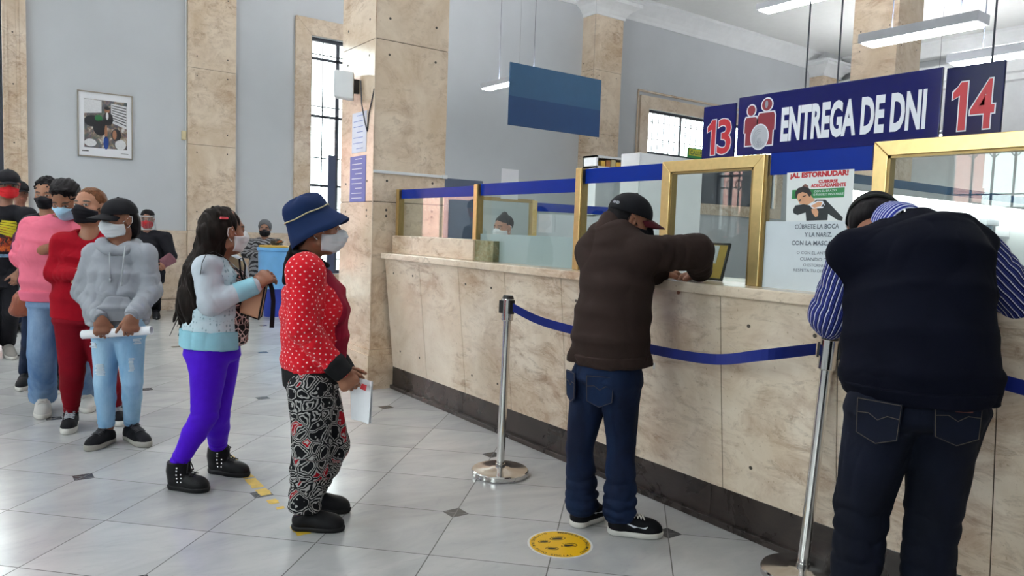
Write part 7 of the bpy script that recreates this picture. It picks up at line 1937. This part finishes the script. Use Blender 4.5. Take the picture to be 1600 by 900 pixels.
for z in (.5, 1.1, 1.7, b[2] + .0): m.box((a[0] - .2, 8.2, z - th), (b[0] + .05, 8.5, z))
m.build('shelf_unit', M['white_paint'], t)
n = 5; w = (b[0] - a[0] + .1)/n
for k in range(n):
    h_ = (a[2] - b[2])*(.55 + .09*((k*7) % 3)); m = MB(); m.box((a[0] - .1 + w*k + .01, 8.22, b[2] + .001), (a[0] - .1 + w*(k+1) - .01, 8.45, b[2] + h_))
    tag(m.build('file_box', plain('ochre_card', [lin(206, 164, 70), lin(150, 96, 50), lin(196, 180, 130)][k % 3], .7), base=(a[0] + w*k, 8.3, b[2])), ('ochre file box, far left on the white shelf', 'dark brown file box second from left on the white shelf', 'cream file box in the middle of the white shelf', 'ochre file box right of the middle of the white shelf', 'brown file box at the right end of the white shelf')[k], 'file box', 'file boxes on the white shelf')
# small hanging direction sign
YS = Y1 + .004
a, b = at_y(1075, 230, YS), at_y(1099, 249, YS)
t = thing('exit_sign', 'small green and yellow sign beside the number 13 board', 'sign', ((a[0] + b[0])/2, YS, b[2]))
m = MB(); m.box((a[0], YS, b[2]), (b[0], YS + .016, a[2])); m.build('board', plain('sign_green', lin(36, 140, 70), .5), t)
m = MB(); w = b[0] - a[0]; h_ = a[2] - b[2]; m.box((a[0] + w*.08, YS - .004, b[2] + h_*.22), (b[0] - w*.08, YS + .001, a[2] - h_*.12)); m.build('field', plain('sign_yellow', lin(214, 212, 60), .5), t)
m = MB(); add_text(m, 'CALLE', .1, (a[0] + w*.14, YS - .006, b[2] + h_*.32), (1, 0, 0), (0, 0, 1), width=w*.72, height=h_*.42, bold=.002); m.build('lettering', plain('sign_dark_green', lin(20, 90, 50), .5), t)
# white booth beyond the brass window 14, lit by its own tube
BY = 2.36
t = thing('booth_partition', 'white booth partition glowing under a tube lamp behind window 14', 'partition', (5.2, BY, 0))
zt2 = on_plane(1460, 318, 1, BY)[2]; xa, xb = 3.62, 7.6
nP = 5; w = (xb - xa)/nP
for k in range(nP): m = MB(); m.box((xa + w*k + .003, BY, .02), (xa + w*(k+1) - .003, BY + .03, zt2)); m.build('panel', M['white_paint'], t, bevel=.003)
m = MB(); m.box((xa, BY - .01, zt2), (xb, BY + .04, zt2 + .12)); m.build('top_rail', M['slate_blue'], t)
m = MB(); m.box((xa, BY - .008, 0), (xb, BY + .03, .02)); m.build('foot_rail', M['steel'], t)
t = thing('tube_lamp', 'tube lamp fixed under the rail of the white booth partition', 'lamp', (5.2, BY - .1, zt2))
m = MB(); m.box((xa + .1, BY - .12, zt2 + .012), (xb - .3, BY - .012, zt2 + .05)); m.build('housing', M['white_paint'], t)
m = MB(); m.tube([(xa + .15, BY - .085, zt2), (xb - .35, BY - .085, zt2)], .014, 8); m.build('tube', emitter('lit_booth_tube', (.95, 1, .96, 1), 30.0), t)
def on_booth(px, py, d=.012): return on_plane(px, py, 1, BY - d)
a, b = on_booth(1534, 341), on_booth(1551, 372)
t = thing('wall_phone', 'grey wall bracket with pale card on the white booth partition', 'wall phone', ((a[0] + b[0])/2, BY - .02, b[2]))
m = MB(); m.box((a[0], BY - .05, a[2] - .05), (b[0], BY, a[2])); m.build('bracket', M['lamp_body'], t, bevel=.005); m = MB(); m.box((a[0] + .02, BY - .03, b[2]), (b[0] - .06, BY, a[2] - .05)); m.build('card', plain('pale_blue_card', lin(190, 206, 222), .5), t)
a, b = on_booth(1556, 338), on_booth(1577, 374)
t = thing('booth_notice', 'pale framed notice right of the grey bracket on the booth partition', 'notice', ((a[0] + b[0])/2, BY - .01, b[2])); m = MB(); m.box((a[0], BY - .012, b[2]), (b[0], BY, a[2])); m.build('frame', M['lamp_body'], t); m = MB(); m.box((a[0] + .012, BY - .014, b[2] + .02), (b[0] - .012, BY - .008, a[2] - .012)); m.build('sheet', M['paper'], t)
a, b = on_booth(1354, 292), on_booth(1369, 306)
m = MB(); m.box((a[0], BY - .03, b[2]), (a[0] + .03, BY, a[2])); m.box((a[0], BY - .03, a[2] - .04), (b[0], BY, a[2])); m.box((b[0] - .03, BY - .03, b[2]), (b[0], BY, a[2] - .01))
tag(m.build('wall_hook', plain('dark_green_plastic', lin(40, 84, 66), .5), base=((a[0] + b[0])/2, BY, b[2])), 'dark green bracket on the booth partition above the man in navy', 'bracket')
# framed card and pink slip on the counter inside window 13
t = thing('card_stand', 'black framed yellow card with pink slip standing inside window 13', 'card stand', (3.07, 2.42, CZ))
q = lambda px, py, x: on_plane(px, py, 0, x)
p0, p1 = q(1092, 380, 3.10), q(1129, 436, 3.05); y0_, y1_ = p1[1], p0[1]; zt3 = p0[2] + .01
ax = unit(np.array([.06, 0, zt3 - CZ])); ey = np.array([0, -1.0, 0]); n_ = np.cross(ey, ax); o_ = np.array([3.05, y1_, CZ + .001]); W_ = y1_ - y0_; H_ = (zt3 - CZ)
def card(poly, lift, mat, nm, th=.004): m = MB(); m.prism(poly, o_ + n_*lift, ey, ax, n_, th); return m.build(nm, mat, t)
s_ = .010
m = MB()
for poly in ([(0, 0), (s_, 0), (s_, H_), (0, H_)], [(W_ - s_, 0), (W_, 0), (W_, H_), (W_ - s_, H_)], [(0, H_ - s_), (W_, H_ - s_), (W_, H_), (0, H_)], [(0, 0), (W_, 0), (W_, s_), (0, s_)]): m.prism(poly, o_, ey, ax, n_, .012)
m.build('frame', M['black_plastic'], t); sg = -1 if n_[0] > 0 else 1
card([(s_, s_), (W_ - s_, s_), (W_ - s_, H_ - s_), (s_, H_ - s_)], .004, plain('ochre_yellow_card', lin(206, 170, 80), .6), 'card'); card([(s_, H_*.45), (W_*.7, H_*.45), (W_*.7, H_ - s_*1.4), (s_, H_ - s_*1.4)], .0005 if sg < 0 else .009, M['paper'], 'white_slip', .002); card([(s_*1.2, s_*1.2), (W_*.45, s_*1.2), (W_*.45, H_*.5), (s_*1.2, H_*.5)], .0002 if sg < 0 else .0095, plain('pink_paper', lin(222, 160, 172), .6), 'pink_slip', .0025)
# office chair behind the third bay
C0 = at_dist(1018, 345, 5.9); C0[2] = 0
t = thing('office_chair', 'beige padded office chair behind the glass by the man in brown', 'office chair', C0)
M['beige_vinyl'] = plain('beige_vinyl', lin(176, 172, 164), .5); zc = at_dist(1018, 327, 5.9)[2]
g = Field(.008); g.loft([(C0 + np.array([0, .16, zc - .34]), (1, 0, 0), .20, .035), (C0 + np.array([0, .2, zc - .08]), (1, 0, 0), .22, .035)], cap=1.5, bone=False); V_, Q_ = g.surface(); raw_mesh('backrest', V_, Q_, M['beige_vinyl'], t)
g = Field(.008); g.loft([(C0 + np.array([0, -.05, zc - .55]), (1, 0, 0), .23, .22), (C0 + np.array([0, -.05, zc - .50]), (1, 0, 0), .23, .22)], cap=.15, bone=False); V_, Q_ = g.surface(); raw_mesh('seat', V_, Q_, M['beige_vinyl'], t)
m = MB(); m.tube([C0 + np.array([0, .0, .09]), C0 + np.array([0, 0, zc - .55])], .03, 12); m.build('column', M['black_plastic'], t, smooth=True); m = MB(); m.tube([C0 + np.array([0, .05, zc - .56]), C0 + np.array([0, .22, zc - .52]), C0 + np.array([0, .21, zc - .2])], .018, 8); m.build('back_bracket', M['black_plastic'], t, smooth=True)
for k in range(5):
    a = k*2*math.pi/5; e = C0 + np.array([.28*math.cos(a), .28*math.sin(a), .06]); m = MB(); m.tube([C0 + np.array([0, 0, .10]), e], [.025, .016], 8); o = m.build('leg', M['black_plastic'], t, smooth=True)
    m = MB(); m.tube([e + np.array([.015, 0, -.03]), e + np.array([-.015, 0, -.03])], .03, 12); m.build('castor', M['black_rubber'], o, smooth=True)
